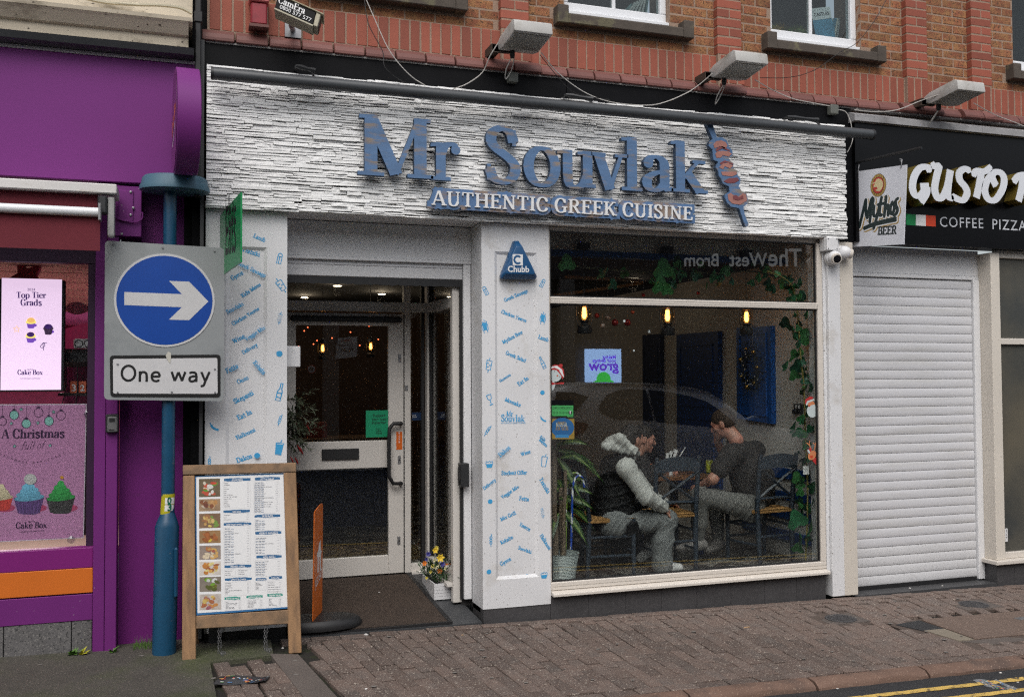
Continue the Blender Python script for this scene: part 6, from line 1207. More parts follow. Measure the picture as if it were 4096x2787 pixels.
# white planter of artificial flowers
fb0 = at(1737, 2389, .42); pz = rz(fb0.x, .45)+.004; fx0, fx1, fy0, fy1 = fb0.x, fb0.x+.135, .42, .80; PH = .122
fl = thing('flower_planter', 'white slatted planter of yellow, orange and blue flowers inside the entrance', 'planter', ((fx0+fx1)/2, .6, pz))
for k in range(5):
    z0 = pz+k*PH/5; G().box(fx0, fx1, fy0, fy0+.01, z0+.001, z0+PH/5-.001).ob('slat', WHITE_OLD, fl); G().box(fx0, fx0+.01, fy0+.0105, fy1, z0+.001, z0+PH/5-.001).ob('slat', WHITE_OLD, fl); G().box(fx1-.01, fx1, fy0+.0105, fy1, z0+.001, z0+PH/5-.001).ob('slat', WHITE_OLD, fl)
G().box(fx0+.0105, fx1-.0105, fy0+.0105, fy1-.004, pz, pz+PH-.01).ob('liner', BLACKM, fl)
g = G(); r = random.Random(5)
def leaf(g, p, d, l, w_, up=Vector((0, 0, 1))):
    d = d.normalized(); s_ = d.cross(up); s_ = s_.normalized() if s_.length > .01 else Vector((1, 0, 0)); n_ = s_.cross(d)*l*.08
    g.add([p, p+d*l*.35+s_*w_+n_, p+d*l, p+d*l*.35-s_*w_+n_, p+d*l*.6+n_*1.5], [(0, 1, 4), (1, 2, 4), (2, 3, 4), (3, 0, 4)])
for k in range(260):
    p = Vector((r.uniform(fx0+.01, fx1-.01), r.uniform(fy0, fy1-.05), pz+PH-.01)); d = Vector((r.uniform(-.8, .8), r.uniform(-.8, .4), r.uniform(.3, 1.2))); p = p+d.normalized()*r.uniform(0, .16)*(1-abs(p.y-.6)); leaf(g, p, d+Vector((r.uniform(-.5, .5), r.uniform(-.5, .5), 0)), r.uniform(.03, .07), .007)
g.ob('leaves', mat('planter_leaf', (.025, .06, .018), .5, .4, 40), fl, kind='stuff')
FC = [mat('petal_%d' % i, c_, .6, .1, 40) for i, c_ in enumerate(((.75, .52, .04), (.7, .2, .02), (.05, .05, .25), (.68, .64, .4), (.72, .6, .1)))]
for i, (px, py, k, s_) in enumerate(((1740, 2200, 0, .03), (1760, 2230, 0, .04), (1697, 2252, 1, .025), (1758, 2282, 1, .026), (1785, 2260, 1, .024), (1712, 2215, 2, .026), (1768, 2255, 2, .03), (1705, 2235, 2, .02), (1738, 2240, 3, .022), (1742, 2268, 3, .02), (1782, 2272, 3, .02), (1730, 2262, 4, .02), (1745, 2190, 4, .022), (1722, 2285, 4, .018), (1706, 2310, 4, .016), (1755, 2262, 3, .018))):
    c = at(px, py, .50+.012*(i % 5)); q = G()
    for j in range(6): a_ = j*math.pi/3+i; leaf(q, c, Vector((math.cos(a_), -.55, math.sin(a_)+.15)), s_, s_*.42, Vector((0, -1, .2)))
    q.ball(c+Vector((0, -.006, 0)), s_*.16, 6); q.ob('flower', FC[k], fl)
# olive and chilli bush at the left of the door
ol = thing('artificial_bush', 'trailing artificial olive bush with red chillies beside the left of the entrance door', 'plant', (.8, .8, 1.2)); g = G(); r = random.Random(11); st_ = G()
for k in range(46):
    b_ = at(r.uniform(1090, 1180), r.uniform(1600, 1790), .75); pts = [b_]; d = Vector((r.uniform(-.2, 1), r.uniform(-.6, .3), r.uniform(-.7, 1.))).normalized()
    for j in range(6): d = (d+Vector((r.uniform(-.2, .2), r.uniform(-.2, .2), -.1))).normalized(); pts.append(pts[-1]+d*r.uniform(.022, .04))
    st_.tube(pts, .0022, 4)
    for p_ in pts[1:]:
        for _ in range(3): leaf(g, p_, d+Vector((r.uniform(-1, 1), r.uniform(-1, .6), r.uniform(-.8, .9))), r.uniform(.035, .06), .0085)
g.ob('leaves', mat('olive_leaf', (.075, .10, .055), .55, .4, 30, c2=(.12, .13, .09), th=.55), ol, kind='stuff'); st_.ob('stems', mat('olive_stem', (.07, .05, .03), .8), ol)
for px, py in ((1232, 1708), (1205, 1800), (1186, 1840), (1195, 1790), (1168, 1838)):
    c = at(px, py, .70); G().tube([c+Vector((-.012, 0, .022)), c, c+Vector((.008, 0, -.02)), c+Vector((.014, 0, -.036))], [.004, .0075, .006, .001], 7).ob('chilli', mat('chilli_%d' % px, (.25, .01, .012), .3, .05), ol, smooth=60)
# litter
def flyer(pts, dz, lab, base):
    P = [atg(a_, b_, dz) for a_, b_ in pts]; c = sum(P, Vector())/4; fl_ = thing('flyer', lab, 'flyer', c); n = 6; V = []
    for i in range(n+1):
        for j in range(3): u, v = i/n, j/2; p = (P[0]*(1-u)+P[1]*u)*(1-v)+(P[3]*(1-u)+P[2]*u)*v; V.append(p+Vector((0, 0, .006+.008*math.sin(u*5)*math.sin(v*3+1)+.012*(u > .9))))
    G().add(V, [(i*3+j, (i+1)*3+j, (i+1)*3+j+1, i*3+j+1) for i in range(n) for j in range(2)]).ob('sheet', base, fl_)
    r = random.Random(int(c.x*100)); 
    for k in range(34):
        u, v = r.uniform(.03, .9), r.uniform(.08, .88); du, dv = r.choice(((.06, .05), (.09, .06), (.03, .1))); q = []
        for (a_, b_) in ((u, v), (u+du, v), (u+du, v+dv), (u, v+dv)): p = (P[0]*(1-a_)+P[1]*a_)*(1-b_)+(P[3]*(1-a_)+P[2]*a_)*b_; q.append(p+Vector((0, 0, .0095+.008*math.sin(a_*5)*math.sin(b_*3+1)+.012*(a_ > .9))))
        G().add(q, [(0, 1, 2, 3)]).ob('print', mat('flyer_ink_%d' % k, r.choice(((.5, .5, .5), (.6, .35, .08), (.45, .06, .04), (.08, .2, .4), (.1, .3, .08), (.5, .5, .48))), .4, 0), fl_)
flyer([(880, 2708), (1082, 2707), (1062, 2736), (850, 2738)], .0, 'dark printed takeaway flyer lying on the paving beneath the menu board', mat('flyer_dark', (.02, .022, .028), .35, .2, 9))
flyer([(3890, 2722), (3985, 2722), (4072, 2767), (3980, 2764)], RD, 'crumpled grey printed flyer lying over the yellow line in the road', mat('flyer_grey', (.18, .19, .2), .4, .2, 9))
LIT = mat('litter_white', (.6, .58, .55), .8, .1); LIT2 = mat('litter_tan', (.4, .26, .14), .8, .1)
for i, (px, py, s_, m_, dz) in enumerate(((1464, 2540, .02, LIT, 0), (1465, 2756, .013, LIT, 0), (1130, 2593, .012, LIT, 0), (1850, 2541, .012, LIT2, 0), (3427, 2740, .015, LIT, RD), (3350, 2755, .012, LIT, RD), (3660, 2715, .014, LIT, RD), (3583, 2718, .012, LIT2, RD), (4002, 2692, .016, LIT, RD), (4070, 2730, .013, LIT, RD), (1700, 2410, .014, LIT, .04), (1845, 2472, .012, LIT, .0), (1516, 2375, .010, LIT, .1), (3640, 2353, .014, LIT, .012), (3770, 2343, .012, LIT, .012))):
    c = atg(px, py, dz); r = random.Random(i); g = G(); g.ball(c+Vector((0, 0, s_*.3+(.012 if dz == .1 else 0))), s_*.7, 7, sc=(1, .8, .45)); g.v = [(x+r.uniform(-1, 1)*s_*.15, y+r.uniform(-1, 1)*s_*.15, z+r.uniform(-1, 1)*s_*.08) for x, y, z in g.v]; g.ob('litter', m_, label='small scrap of %s litter on the ground' % ('white' if m_ is LIT else 'tan'), cat='litter', group='scraps of litter')
c = atg(2990, 2511); G().tube([c+Vector((-.03, 0, .006)), c+Vector((.02, .006, .006))], .004, 6).ob('cigarette_end', LIT2, label='cigarette end lying on the paving below the right end of the restaurant window', cat='cigarette end')
g = G(); r = random.Random(8); GUM = mat('gum_spot', (.17, .155, .14), .8, .1)
for k in range(70):
    x, y = r.uniform(-.9, 6.2), r.uniform(-1.55, -.15); z = gz(x, y)+.0065; rr = r.uniform(.008, .022); a_ = r.random()*6; g.add([(x+rr*r.uniform(.7, 1.1)*math.cos(a_+j*.9), y+rr*.8*r.uniform(.7, 1.1)*math.sin(a_+j*.9), z) for j in range(7)], [tuple(range(7))])
g.ob('gum_spots', GUM, kind='stuff')
# weeds along the foot of the cake shop
def weed(px, py, Y, n, lab, m, s_=1.):
    c = at(px, py, Y); c.z = gz(c.x, Y)+.002; t = thing('weed', lab, 'weed', c); g = G(); r = random.Random(px)
    for k in range(n): a_ = r.random()*6.28; d = Vector((math.cos(a_), math.sin(a_)*.8-.3, r.uniform(.2, 1.3))); leaf(g, c+Vector((r.uniform(-.02, .02), 0, 0)), d, r.uniform(.03, .07)*s_, .014*s_)
    g.ob('leaves', m, t)
WG = mat('weed_green', (.07, .16, .02), .6, .3, 30); WY_ = mat('weed_yellow', (.36, .34, .02), .6, .2, 30)
weed(292, 2612, -.06, 16, 'leafy green weed growing at the foot of the cake shop plinth', WG); weed(326, 2600, -.07, 4, 'yellowing leaf of the weed by the grey stone plinth', WY_, 1.1); weed(458, 2608, -.07, 7, 'small weed at the foot of the purple pillar', WG, .9)
g = G(); r = random.Random(2)
for k in range(90): x = at(r.uniform(535, 615), 2590, .02).x; y = r.uniform(-.06, .06); z = gz(x, y); d = Vector((r.uniform(-.5, .5), r.uniform(-.6, .2), 1)).normalized(); L = r.uniform(.03, .08); p = Vector((x, y, z)); g.add([p, p+Vector((.003, 0, 0)), p+d*L], [(0, 1, 2)])
g.ob('grass_tuft', WG, label='tuft of grass at the foot of the purple recessed panel', cat='grass')
# ================================================================ RESTAURANT INTERIOR
FZ = .232
WALLI = mat('interior_white', (.55, .53, .50), .8, .06, 4); DARKC = mat('dark_ceiling', (.012, .01, .01), .9, .2); BROWN = mat('brown_wall', (.10, .055, .03), .8, .2, 3); BLUEI = mat('interior_blue', (.006, .05, .2), .45, .1, 6); NAVY = mat('interior_navy', (.005, .015, .06), .5, .1, 6)
def struct(nm, g, m): return g.ob(nm, m, kind='structure')
struct('entrance_soffit', G().box(.13, 5.2, -.03, .31, 2.947, 2.99), WHITE)
FLOORM = mat('pebble_floor', (.22, .21, .19), .35, .1, 3, c2=(.05, .048, .046), th=.5, s2=4.5, sw=.015)
struct('interior_floor', G().box(.10, 5.05, 1.001, 7, .1, FZ).box(2.06, 5.05, .081, .33, .1, FZ).box(1.985, 5.05, .3301, 1.0, .1, FZ), FLOORM)
struct('interior_wall', G().box(5.05, 5.2, .09, 7, .1, 3.1), WALLI); struct('back_wall', G().box(.10, 5.05, 7, 7.1, .1, 3.1), BROWN); struct('side_wall', G().box(.0, .12, .31, 7, .1, 3.1), BROWN)
zbk = at(2335, 1003, .55).z; zbt = at(2335, 1026, .55).z
struct('interior_ceiling', G().box(.12, 5.05, .62, 7, zbt+.02, zbt+.1).box(.12, 5.05, .31, .62, 2.99, 3.05), DARKC)
struct('bulkhead', G().box(1.99, 5.05, .55, .62, zbk+.001, 2.99), WALLI); struct('blue_beam', G().box(1.99, 5.05, .54, .63, zbt, zbk), BLUEI)
struct('partition', G().box(2.06, 2.30, .30, .33, .24, 2.94), NAVY)
RW = Fr((5.045, 0, 0), (0, -1, 0), (0, 0, 1))
def wallpiece(nm, lab, cat, pts, d, m, edge=None):
    t = thing(nm, lab, cat, RW.P(*RW.px(*pts[0]))); q = [RW.px(*p) for p in pts]
    shape_ob('panel', uni([q]), RW, 0, d, m, t)
    x0, x1, y0, y1 = min(a for a, _ in q), max(a for a, _ in q), min(b for _, b in q), max(b for _, b in q)
    for (u0, u1, v0, v1) in ((.12, .88, .08, .46), (.12, .88, .54, .92)): shape_ob('moulding', uni(stroke([(x0+(x1-x0)*u, y0+(y1-y0)*v) for u, v in ((u0, v0), (u1, v0), (u1, v1), (u0, v1))], .018, .018, True)), RW, d, d+.012, m, t)
    return t
BLUEB = mat('shutter_blue', (.008, .075, .30), .4, .08, 6)
wallpiece('wall_shutter', 'blue wooden shutter hung on the white side wall behind a dark wreath', 'shutter', [(2963, 1312), (3100, 1303), (3105, 1694), (2966, 1672)], .05, BLUEB)
wallpiece('wall_shutter', 'blue panelled wooden door leaf on the side wall behind the man in black', 'door', [(2722, 1338), (2889, 1324), (2893, 1960), (2725, 1950)], .05, mat('door_blue2', (.004, .035, .16), .45, .1))
wallpiece('wall_shutter', 'dark blue panel on the side wall deep inside, left of the middle lantern', 'panel', [(2585, 1340), (2655, 1335), (2658, 1900), (2588, 1890)], .05, NAVY)
bp = thing('wall_panelling', 'white wall panelling with four blue stripes low on the right inside', 'panelling', (5.04, .5, FZ))
for y0, y1 in ((1888, 1932), (1986, 2020), (2062, 2100), (2150, 2188)): z0, z1 = at(3250, y1, .2).z, at(3250, y0, .2).z; G().box(5.03, 5.049, .1, 1.3, z0, z1).ob('stripe', BLUEI, bp)
# wreath
wc = RW.px(3035, 1470); wr = thing('wreath', 'dark Christmas wreath with gold baubles on the blue wall shutter', 'wreath', RW.P(wc[0], wc[1], .06)); g = G(); r = random.Random(3)
for k in range(420):
    a_ = r.random()*6.283; rr = .13+r.uniform(-.055, .06); p = RW.P(wc[0]+rr*math.cos(a_), wc[1]+1.25*rr*math.sin(a_), .06+r.uniform(0, .05)); leaf(g, p, RW.u*r.uniform(-1, 1)+RW.v*r.uniform(-1, 1)+RW.n*r.uniform(0, .8), r.uniform(.03, .06), .005)
g.ob('sprigs', mat('wreath_green', (.03, .035, .015), .7, .4, 40), wr, kind='stuff'); GOLDB = mat('gold_bauble', (.5, .33, .1), .2, 0, m=.9); WB = mat('white_berry', (.6, .58, .55), .4, 0)
for k in range(7): a_ = k*.9; G().ball(RW.P(wc[0]+.14*math.cos(a_), wc[1]+.18*math.sin(a_), .11), .016+.006*(k % 2), 10).ob('bauble', GOLDB, wr, smooth=80)
g = G()
for k in range(16): a_ = 2+k*.25; g.ball(RW.P(wc[0]+.12*math.cos(a_)+.03*(k % 3), wc[1]+.16*math.sin(a_), .11), .007, 6)
g.ob('berries', WB, wr, smooth=80)
G().tube([RW.P(wc[0], wc[1]+.18, .06), RW.P(wc[0], wc[1]+.36, .06)], .002, 4).ob('hanger', STEEL, wr)
# socket and plug
sc_ = RW.px(3196, 1634); so_ = thing('socket', 'dark double socket with a black plug on the white inner wall', 'socket', RW.P(sc_[0], sc_[1])); shape_ob('plate', uni([rrect(sc_[0]-.06, sc_[0]+.06, sc_[1]-.042, sc_[1]+.042, .008)]), RW, 0, .012, mat('socket_steel', (.07, .07, .075), .4, .05, m=.5), so_)
for dx in (-.02, .02): shape_ob('rocker', uni([rect(sc_[0]+dx-.012, sc_[0]+dx+.008, sc_[1]+.005, sc_[1]+.03)]), RW, .012, .016, PAPER, so_)
G().box(5.0, 5.035, .39, .45, sc_[1]-.045, sc_[1]-.005).ob('plug', BLACKM, so_, bevel=.008)
# lanterns
BULB = mat('hot_filament', (1.0, .42, .10), .4, 0, emit=10); LGL = glass('lantern_glass', (.95, .8, .55), 1.0)
def lantern(px, py, Y, lab, s_=1., cord=True):
    c = at(px, py, Y); t = thing('lantern', lab, 'lantern', c, 0, 'hanging storm lanterns inside the restaurant'); P = lambda x, y, z: (c.x+x*s_, c.y+y*s_, c.z+z*s_)
    pr = lambda q: [(a*s_, b*s_) for a, b in q]
    G().lathe(pr([(.052, -.165), (.06, -.155), (.06, -.115), (.045, -.10), (.03, -.095), (.03, -.075), (.044, -.07), (.044, -.062)]), c, 16).ob('tank', BLACKM, t, smooth=40)
    G().lathe(pr([(.045, .065), (.05, .075), (.036, .10), (.02, .115), (.02, .135), (.028, .14), (.006, .15)]), c, 16).ob('cap', BLACKM, t, smooth=40)
    G().lathe(pr([(.036, -.06), (.052, -.03), (.052, .015), (.038, .065)]), c, 16, cap=False).ob('chimney', LGL, t, smooth=60)
    g = G()
    for sx in (-1, 1): g.tube([P(sx*.05, 0, -.13), P(sx*.07, 0, -.05), P(sx*.07, 0, .05), P(sx*.03, 0, .12)], .0045*s_, 5)
    g.ob('side_wire', BLACKM, t, smooth=60)
    G().tube([P(0, 0, -.045), P(0, 0, -.02), P(0, 0, .0), P(0, 0, .045)], [.010*s_, .020*s_, .016*s_, .015*s_], 10).ob('bulb', BULB, t, smooth=60)
    if cord:
        zt_ = zbk+.0 if Y < .8 else zbt+.02
        G().tube([P(0, 0, .15), (c.x, c.y, zt_)], .003, 5).ob('cord', BLACKM, t)
        if Y < .8: G().lathe([(.055, 0), (.055, .05)], (c.x, c.y+.0, zt_-.0), 16).ob('ceiling_rose', BLACKM, t)
    pl = bpy.data.lights.new('lantern_light', 'POINT'); pl.energy = .55*s_; pl.color = (1, .5, .18); pl.shadow_soft_size = .03; po_ = bpy.data.objects.new('lantern_light', pl); COL.objects.link(po_); po_.location = c; adopt(po_, t)
lantern(2337, 1252, .48, 'black storm lantern with glowing bulb at the left of the restaurant window')
lantern(2670, 1262, .48, 'black storm lantern with glowing bulb at the middle of the restaurant window')
lantern(2986, 1268, .48, 'black storm lantern with glowing bulb at the right of the restaurant window', .92)
lantern(1291, 1393, 3.2, 'glowing storm lantern seen through the door, left of the pair', .7); lantern(1483, 1385, 3.4, 'glowing storm lantern seen through the door, right of the pair', .7)
SPOT = mat('spot_lamp', (1, .82, .6), .4, 0, emit=9)
for i, (px, py, Y) in enumerate(((1350, 1143, 3.6), (1527, 1176, 4.4), (1803, 1187, 3.2), (1218, 1190, 5.0), (2536, 1066, 2.2))):
    d = ray(px, py); c = at(px, py, Y); c.z = min(c.z, zbt); k = (zbt-.003-EYE)/d.z; c = CAM+d*k if 1.2 < (CAM+d*k).y < 6.8 else Vector((c.x, c.y, zbt-.003))
    sp_l = bpy.data.lights.new('spot_light', 'POINT'); sp_l.energy = 2.2 if Y > 3 else .3; sp_l.color = (1, .78, .55); sp_l.shadow_soft_size = .05; sp_o = bpy.data.objects.new('spot_light', sp_l); COL.objects.link(sp_o); sp_o.location = c-Vector((0, 0, .06))
    G().lathe([(.045, 0), (.04, -.004)], c, 14).ob('ceiling_spot', SPOT, label='small round ceiling light inside the restaurant, %s' % ('above the door left of centre', 'above the door right of centre', 'seen over the side screen', 'at the far left over the door', 'above the shop window')[i], cat='ceiling light', group='round ceiling spots')
ROPE = mat('rope', (.33, .22, .11), .9, .2, 40)
for i, (a_, b_, Y) in enumerate((((2215, 1182), (2570, 1132), 1.6), ((2260, 1108), (2560, 1122), 1.9), ((1640, 1133), (1692, 1133), 1.9), ((1800, 1248), (1850, 1240), 1.6))):
    p, q = at(*a_, Y), at(*b_, Y+.25); n = 60; g = G()
    for k in range(n): u = k/n; g.tube([p.lerp(q, u)+Vector((0, -.012, .014)), p.lerp(q, u+.8/n)+Vector((0, -.012, -.014))], .010, 5)
    g.tube([p, q], .014, 6); g.ob('rope_beam', ROPE, label='twisted rope strung under the dark ceiling, %s' % ('the lower one in the window', 'the upper one in the window', 'short piece above the side pane', 'piece over the splayed screen')[i], cat='rope', group='ropes under the ceiling')
# hanging baubles
for i, (px, py, rr, m_) in enumerate(((2388, 1262, .022, (.3, .02, .01)), (2432, 1270, .026, (.25, .2, .17)), (2410, 1302, .022, (.4, .36, .33)), (2530, 1248, .018, (.4, .07, .02)), (2573, 1180, .016, (.35, .02, .02)), (2792, 1172, .016, (.35, .02, .02)), (2460, 1290, .03, (.2, .01, .01)), (2510, 1290, .03, (.2, .01, .01)))):
    c = at(px, py, .75); t = thing('bauble', 'bauble hanging on a thread, %s' % ('dull red, near the left lantern', 'grey glassy, beside the left lantern', 'white, below the grey one', 'orange red, between the lanterns', 'red, high above the transom', 'red among the dark garland leaves', 'dark red, lower left of a pair', 'dark red, lower right of a pair')[i], 'bauble', c, 0, 'hanging baubles'); G().ball(c, rr, 12).ob('ball', mat('bauble_%d' % i, m_, .25, .1, m=.3), t, smooth=80); G().tube([c, (c.x, c.y, zbt)], .0012, 4).ob('thread', STEEL, t)
fst = [at(1180+37*k % 430, 1270+(k*53) % 130, 2.6+.1*(k % 5)) for k in range(16)]
g = G(); [g.ball(p, .007, 6) for p in fst]; g.ob('fairy_lights', mat('fairy_red', (1, .16, .06), .4, 0, emit=2.5), label='tiny red and amber fairy lights hanging deep inside behind the door', cat='fairy lights', kind='stuff')
# counter behind the door, and dark furniture
ct = thing('counter', 'long dark serving counter deep inside behind the entrance door', 'counter', (1.3, 4, FZ)); G().box(.4, 2.3, 3.7, 4.3, FZ, 1.12).ob('body', NAVY, ct); G().box(.35, 2.35, 3.64, 4.34, 1.121, 1.17).ob('top', mat('counter_top', (.16, .10, .06), .4, .2, 5), ct)
for i, x in enumerate((.95, 1.25)): G().box(x, x+.25, 4.0, 4.2, 1.171, 1.33).ob('box', mat('ctbox_%d' % i, (.25, .05, .03), .6, .2), label='red box standing on the counter top, %s' % ('left one', 'right one')[i], cat='box')
rug = shape_ob('rug', uni([ell(1.55, 2.0, .62, .55, 30)]), Fr((0, 0, FZ), (1, 0, 0), (0, 1, 0)), .0, .008, mat('rug_pattern', (.30, .22, .10), .9, .1, 5, c2=(.06, .045, .03), th=.52, st=(3, 6, 1), s2=3, sw=.03), label='round patterned rug on the floor behind the entrance door', cat='rug')
# vine
VL = [mat('vine_leaf_%d' % i, c_, .45, .2, 25) for i, c_ in enumerate(((.016, .10, .04), (.03, .13, .035), (.010, .06, .03)))]
def leaf_mesh(m, seed):
    r = random.Random(seed); V = [(0, 0, 0)]; n = 15; out = []
    for k in range(n):
        a_ = -2.5+5.0*k/(n-1); lob = .62+.38*abs(math.cos(a_*1.55)); rr = lob*(1+.08*r.uniform(-1, 1)); out.append((rr*math.sin(a_), rr*math.cos(a_)+.1, .16*math.cos(a_*2.5)-.12*rr))
    return mesh_data('leaf', [(0, -.35, 0), (0, .1, .1)]+out, [(1, 2+k, 3+k) for k in range(n-1)]+[(1, 0, 2), (1, 2+n-1, 0)], m, smooth=60)
LMs = [leaf_mesh(VL[i % 3], i) for i in range(6)]
vn = thing('vine_garland', 'artificial green vine hanging down the right side of the restaurant window', 'garland', at(3215, 2250, .2)); pts = [at(px, py, .16) for px, py in ((3070, 1085), (3130, 1110), (3170, 1150), (3190, 1250), (3200, 1400), (3215, 1550), (3222, 1750), (3230, 1950), (3228, 2100), (3222, 2240))]; vp = smooth([tuple(p) for p in pts], 6)
G().tube([Vector(p) for p in vp], .007, 6).ob('stem', mat('vine_stem', (.16, .13, .03), .7, .2), vn, smooth=60); r = random.Random(21)
for k, (px, py, s_) in enumerate(((3190, 1140, .06), (3168, 1165, .055), (3205, 1185, .055), (3165, 1200, .05), (3222, 1260, .05), (3145, 1300, .075), (3172, 1330, .06), (3205, 1350, .085), (3225, 1345, .075), (3190, 1375, .06), (3175, 1425, .07), (3185, 1470, .075), (3138, 1462, .06), (3180, 1505, .06), (3215, 1510, .06), (3240, 1555, .06), (3215, 1555, .06), (3168, 1710, .07), (3190, 1735, .06), (3225, 1780, .055), (3215, 1840, .06), (3240, 1835, .05), (3192, 1915, .065), (3228, 1905, .06), (3250, 1945, .05), (3198, 1970, .055), (3200, 2010, .055), (3190, 2085, .10), (3240, 2110, .075), (3205, 2050, .05), (3200, 2165, .075), (3190, 2195, .06), (3228, 2030, .05), (3240, 1720, .05), (3205, 1680, .05), (3235, 1660, .045))):
    c = at(px, py, .13+.05*(k % 3)); inst('leaf', LMs[k % 6], c, (1.35+r.uniform(-.4, .3), r.uniform(-.6, .6), math.pi+r.uniform(-1.2, 1.2)), (s_*.95,)*3, vn)
for k in range(46):
    p = Vector(vp[6+int(k*(len(vp)-8)/46)]); inst('leaf', LMs[(k*2+1) % 6], p+Vector((r.uniform(-.06, .05), r.uniform(-.03, .05), r.uniform(-.03, .03))), (1.35+r.uniform(-.7, .5), r.uniform(-.8, .8), math.pi+r.uniform(-1.6, 1.6)), (r.uniform(.03, .05),)*3, vn)
t_ = at(3224, 1880, .115); shape_ob('care_tag', uni([rect(t_.x-.028, t_.x+.028, t_.z-.035, t_.z+.035)]), wall(.115), 0, .001, PAPER, vn)
gl = thing('vine_garland', 'dark vine garland draped along the blue beam over the window', 'garland', at(2800, 1090, .45)); pts = smooth([tuple(at(px, py, .42)) for px, py in ((2230, 1060), (2400, 1075), (2600, 1090), (2700, 1070), (2850, 1095), (3000, 1085), (3120, 1110))], 8); G().tube([Vector(p) for p in pts], .008, 5).ob('stem', mat('vine_stem2', (.05, .045, .02), .7), gl)
for k in range(40):
    p = Vector(pts[r.randrange(len(pts))] if k < 16 else pts[len(pts)//2-4+r.randrange(len(pts)//2+3)])+Vector((r.uniform(-.06, .06), r.uniform(-.05, .03), r.uniform(-.13, .07))); inst('leaf', LMs[(k*2+2) % 6], p, (1.35+r.uniform(-.4, .3), r.uniform(-.6, .6), math.pi+r.uniform(-1.2, 1.2)), (r.uniform(.035, .055),)*3, gl)
for px, py, s_ in ((2650, 1085, .10), (2640, 1150, .085), (2265, 1060, .08), (2668, 1165, .06)): inst('leaf', LMs[1], at(px, py, .33), (1.4, .1, math.pi), (s_,)*3, gl)
# window stickers (inside face of the glass)
WS = wall(.0385); ST = lambda nme, pts, d, m, par, org=None: shape_ob(nme, uni([spx(WS, pts, org)]), WS, d*.1, d*.1, m, par)
GR = mat('rating_green', (.06, .35, .1), .45, 0)
hy_ = thing('window_sticker', 'black and green window sticker reading FOOD HYGIENE RATING with a five', 'sticker', at(2250, 1640, .038))
ST('backing', [(405, 395), (582, 395), (582, 530), (405, 527)], .001, BLACK, hy_, c2014); ST('band', [(408, 437), (579, 437), (579, 528), (532, 528), (530, 520), (408, 520)], .004, GR, hy_, c2014)
text('lettering', 'FOOD HYGIENE RATING', WS, (416, 459), (571, 459), BLK, hy_, org=c2014, d=.0008, bold=.02); ST('rule', [(410, 467), (577, 467), (577, 469), (410, 469)], .008, BLK, hy_, c2014)
for i in range(5): shape_ob('ring', uni(stroke(spx(WS, ell(427+i*24.5, 495, 9, 9, 14), c2014), .0014, .0014, True)), WS, .0008, .0008, BLK, hy_); text('digit', str(i), WS, (424+i*24.5, 500), (430+i*24.5, 500), BLK, hy_, org=c2014, d=.0008)
ST('disc', ell(555, 494, 15, 16, 18), .008, BLK, hy_, c2014); text('digit', '5', WS, (548, 503), (562, 503), PAPER, hy_, org=c2014, d=.0012, bold=.03); text('lettering', 'VERY GOOD', WS, (538, 524), (574, 524), BLK, hy_, org=c2014, d=.0008)
kb = thing('window_sticker', 'gold and blue round window sticker reading BRITISH KEBAB AWARDS', 'sticker', at(2248, 1715, .038)); KG = mat('award_gold', (.28, .19, .04), .45, .25, 60); KB = mat('award_blue', (.02, .11, .28), .45, .2, 20)
ST('backing', [(397, 543), (587, 543), (587, 702), (397, 702)], .001, KG, kb, c2014); ST('oval', ell(493, 612, 92, 78, 30), .004, KB, kb, c2014)
for s_, x0, x1, y, m_ in (('BRITISH', 455, 518, 585, KG), ('KEBAB', 443, 528, 605, mat('award_pale', (.5, .48, .35), .45, 0)), ('AWARDS', 437, 540, 632, KG)): text('lettering', s_, WS, (x0, y), (x1, y), m_, kb, org=c2014, d=.0008, font='r', ymul=1.3)
ST('ribbon', [(440, 668), (540, 668), (545, 692), (435, 692)], .008, mat('award_ribbon', (.04, .2, .42), .4, 0), kb, c2014)
sm_ = thing('window_sticker', 'snowman window sticker with a red and white hat behind the pilaster edge', 'sticker', at(2225, 1510, .038)); oS = (2190, 1250, 2.24); SR = mat('sticker_red', (.42, .03, .03), .45, 0); SW_ = mat('sticker_snow', (.5, .56, .56), .45, 0)
ST('body', ell(35, 660, 30, 50, 18, rot=.4), .002, SW_, sm_, oS); ST('head', ell(72, 562, 54, 58, 22, rot=.3), .004, SW_, sm_, oS); ST('scarf', [(22, 575), (45, 625), (75, 632), (150, 622), (145, 640), (70, 640), (40, 650), (20, 600)], .006, SR, sm_, oS); ST('hat', [(22, 520), (20, 490), (60, 466), (110, 470), (145, 510), (150, 560), (135, 600), (120, 560), (80, 515), (45, 512)], .007, SR, sm_, oS); ST('hat_band', [(24, 505), (40, 482), (85, 475), (130, 510), (148, 580), (128, 560), (100, 510), (60, 492)], .009, PAPER, sm_, oS); ST('bobble', ell(118, 475, 18, 16, 14), .01, SR, sm_, oS); ST('nose', ell(88, 565, 8, 7, 10), .01, mat('sticker_carrot', (.55, .1, .03), .5, 0), sm_, oS)
for x, y in ((62, 527), (108, 572)): ST('eye', ell(x, y, 6, 3, 8), .01, BLK, sm_, oS)
sn = thing('window_sticker', 'Santa face window sticker beside the hanging vine', 'sticker', at(3248, 1640, .038)); oT = (2996, 1400, 1.976); SKN = mat('sticker_skin', (.55, .2, .09), .45, 0)
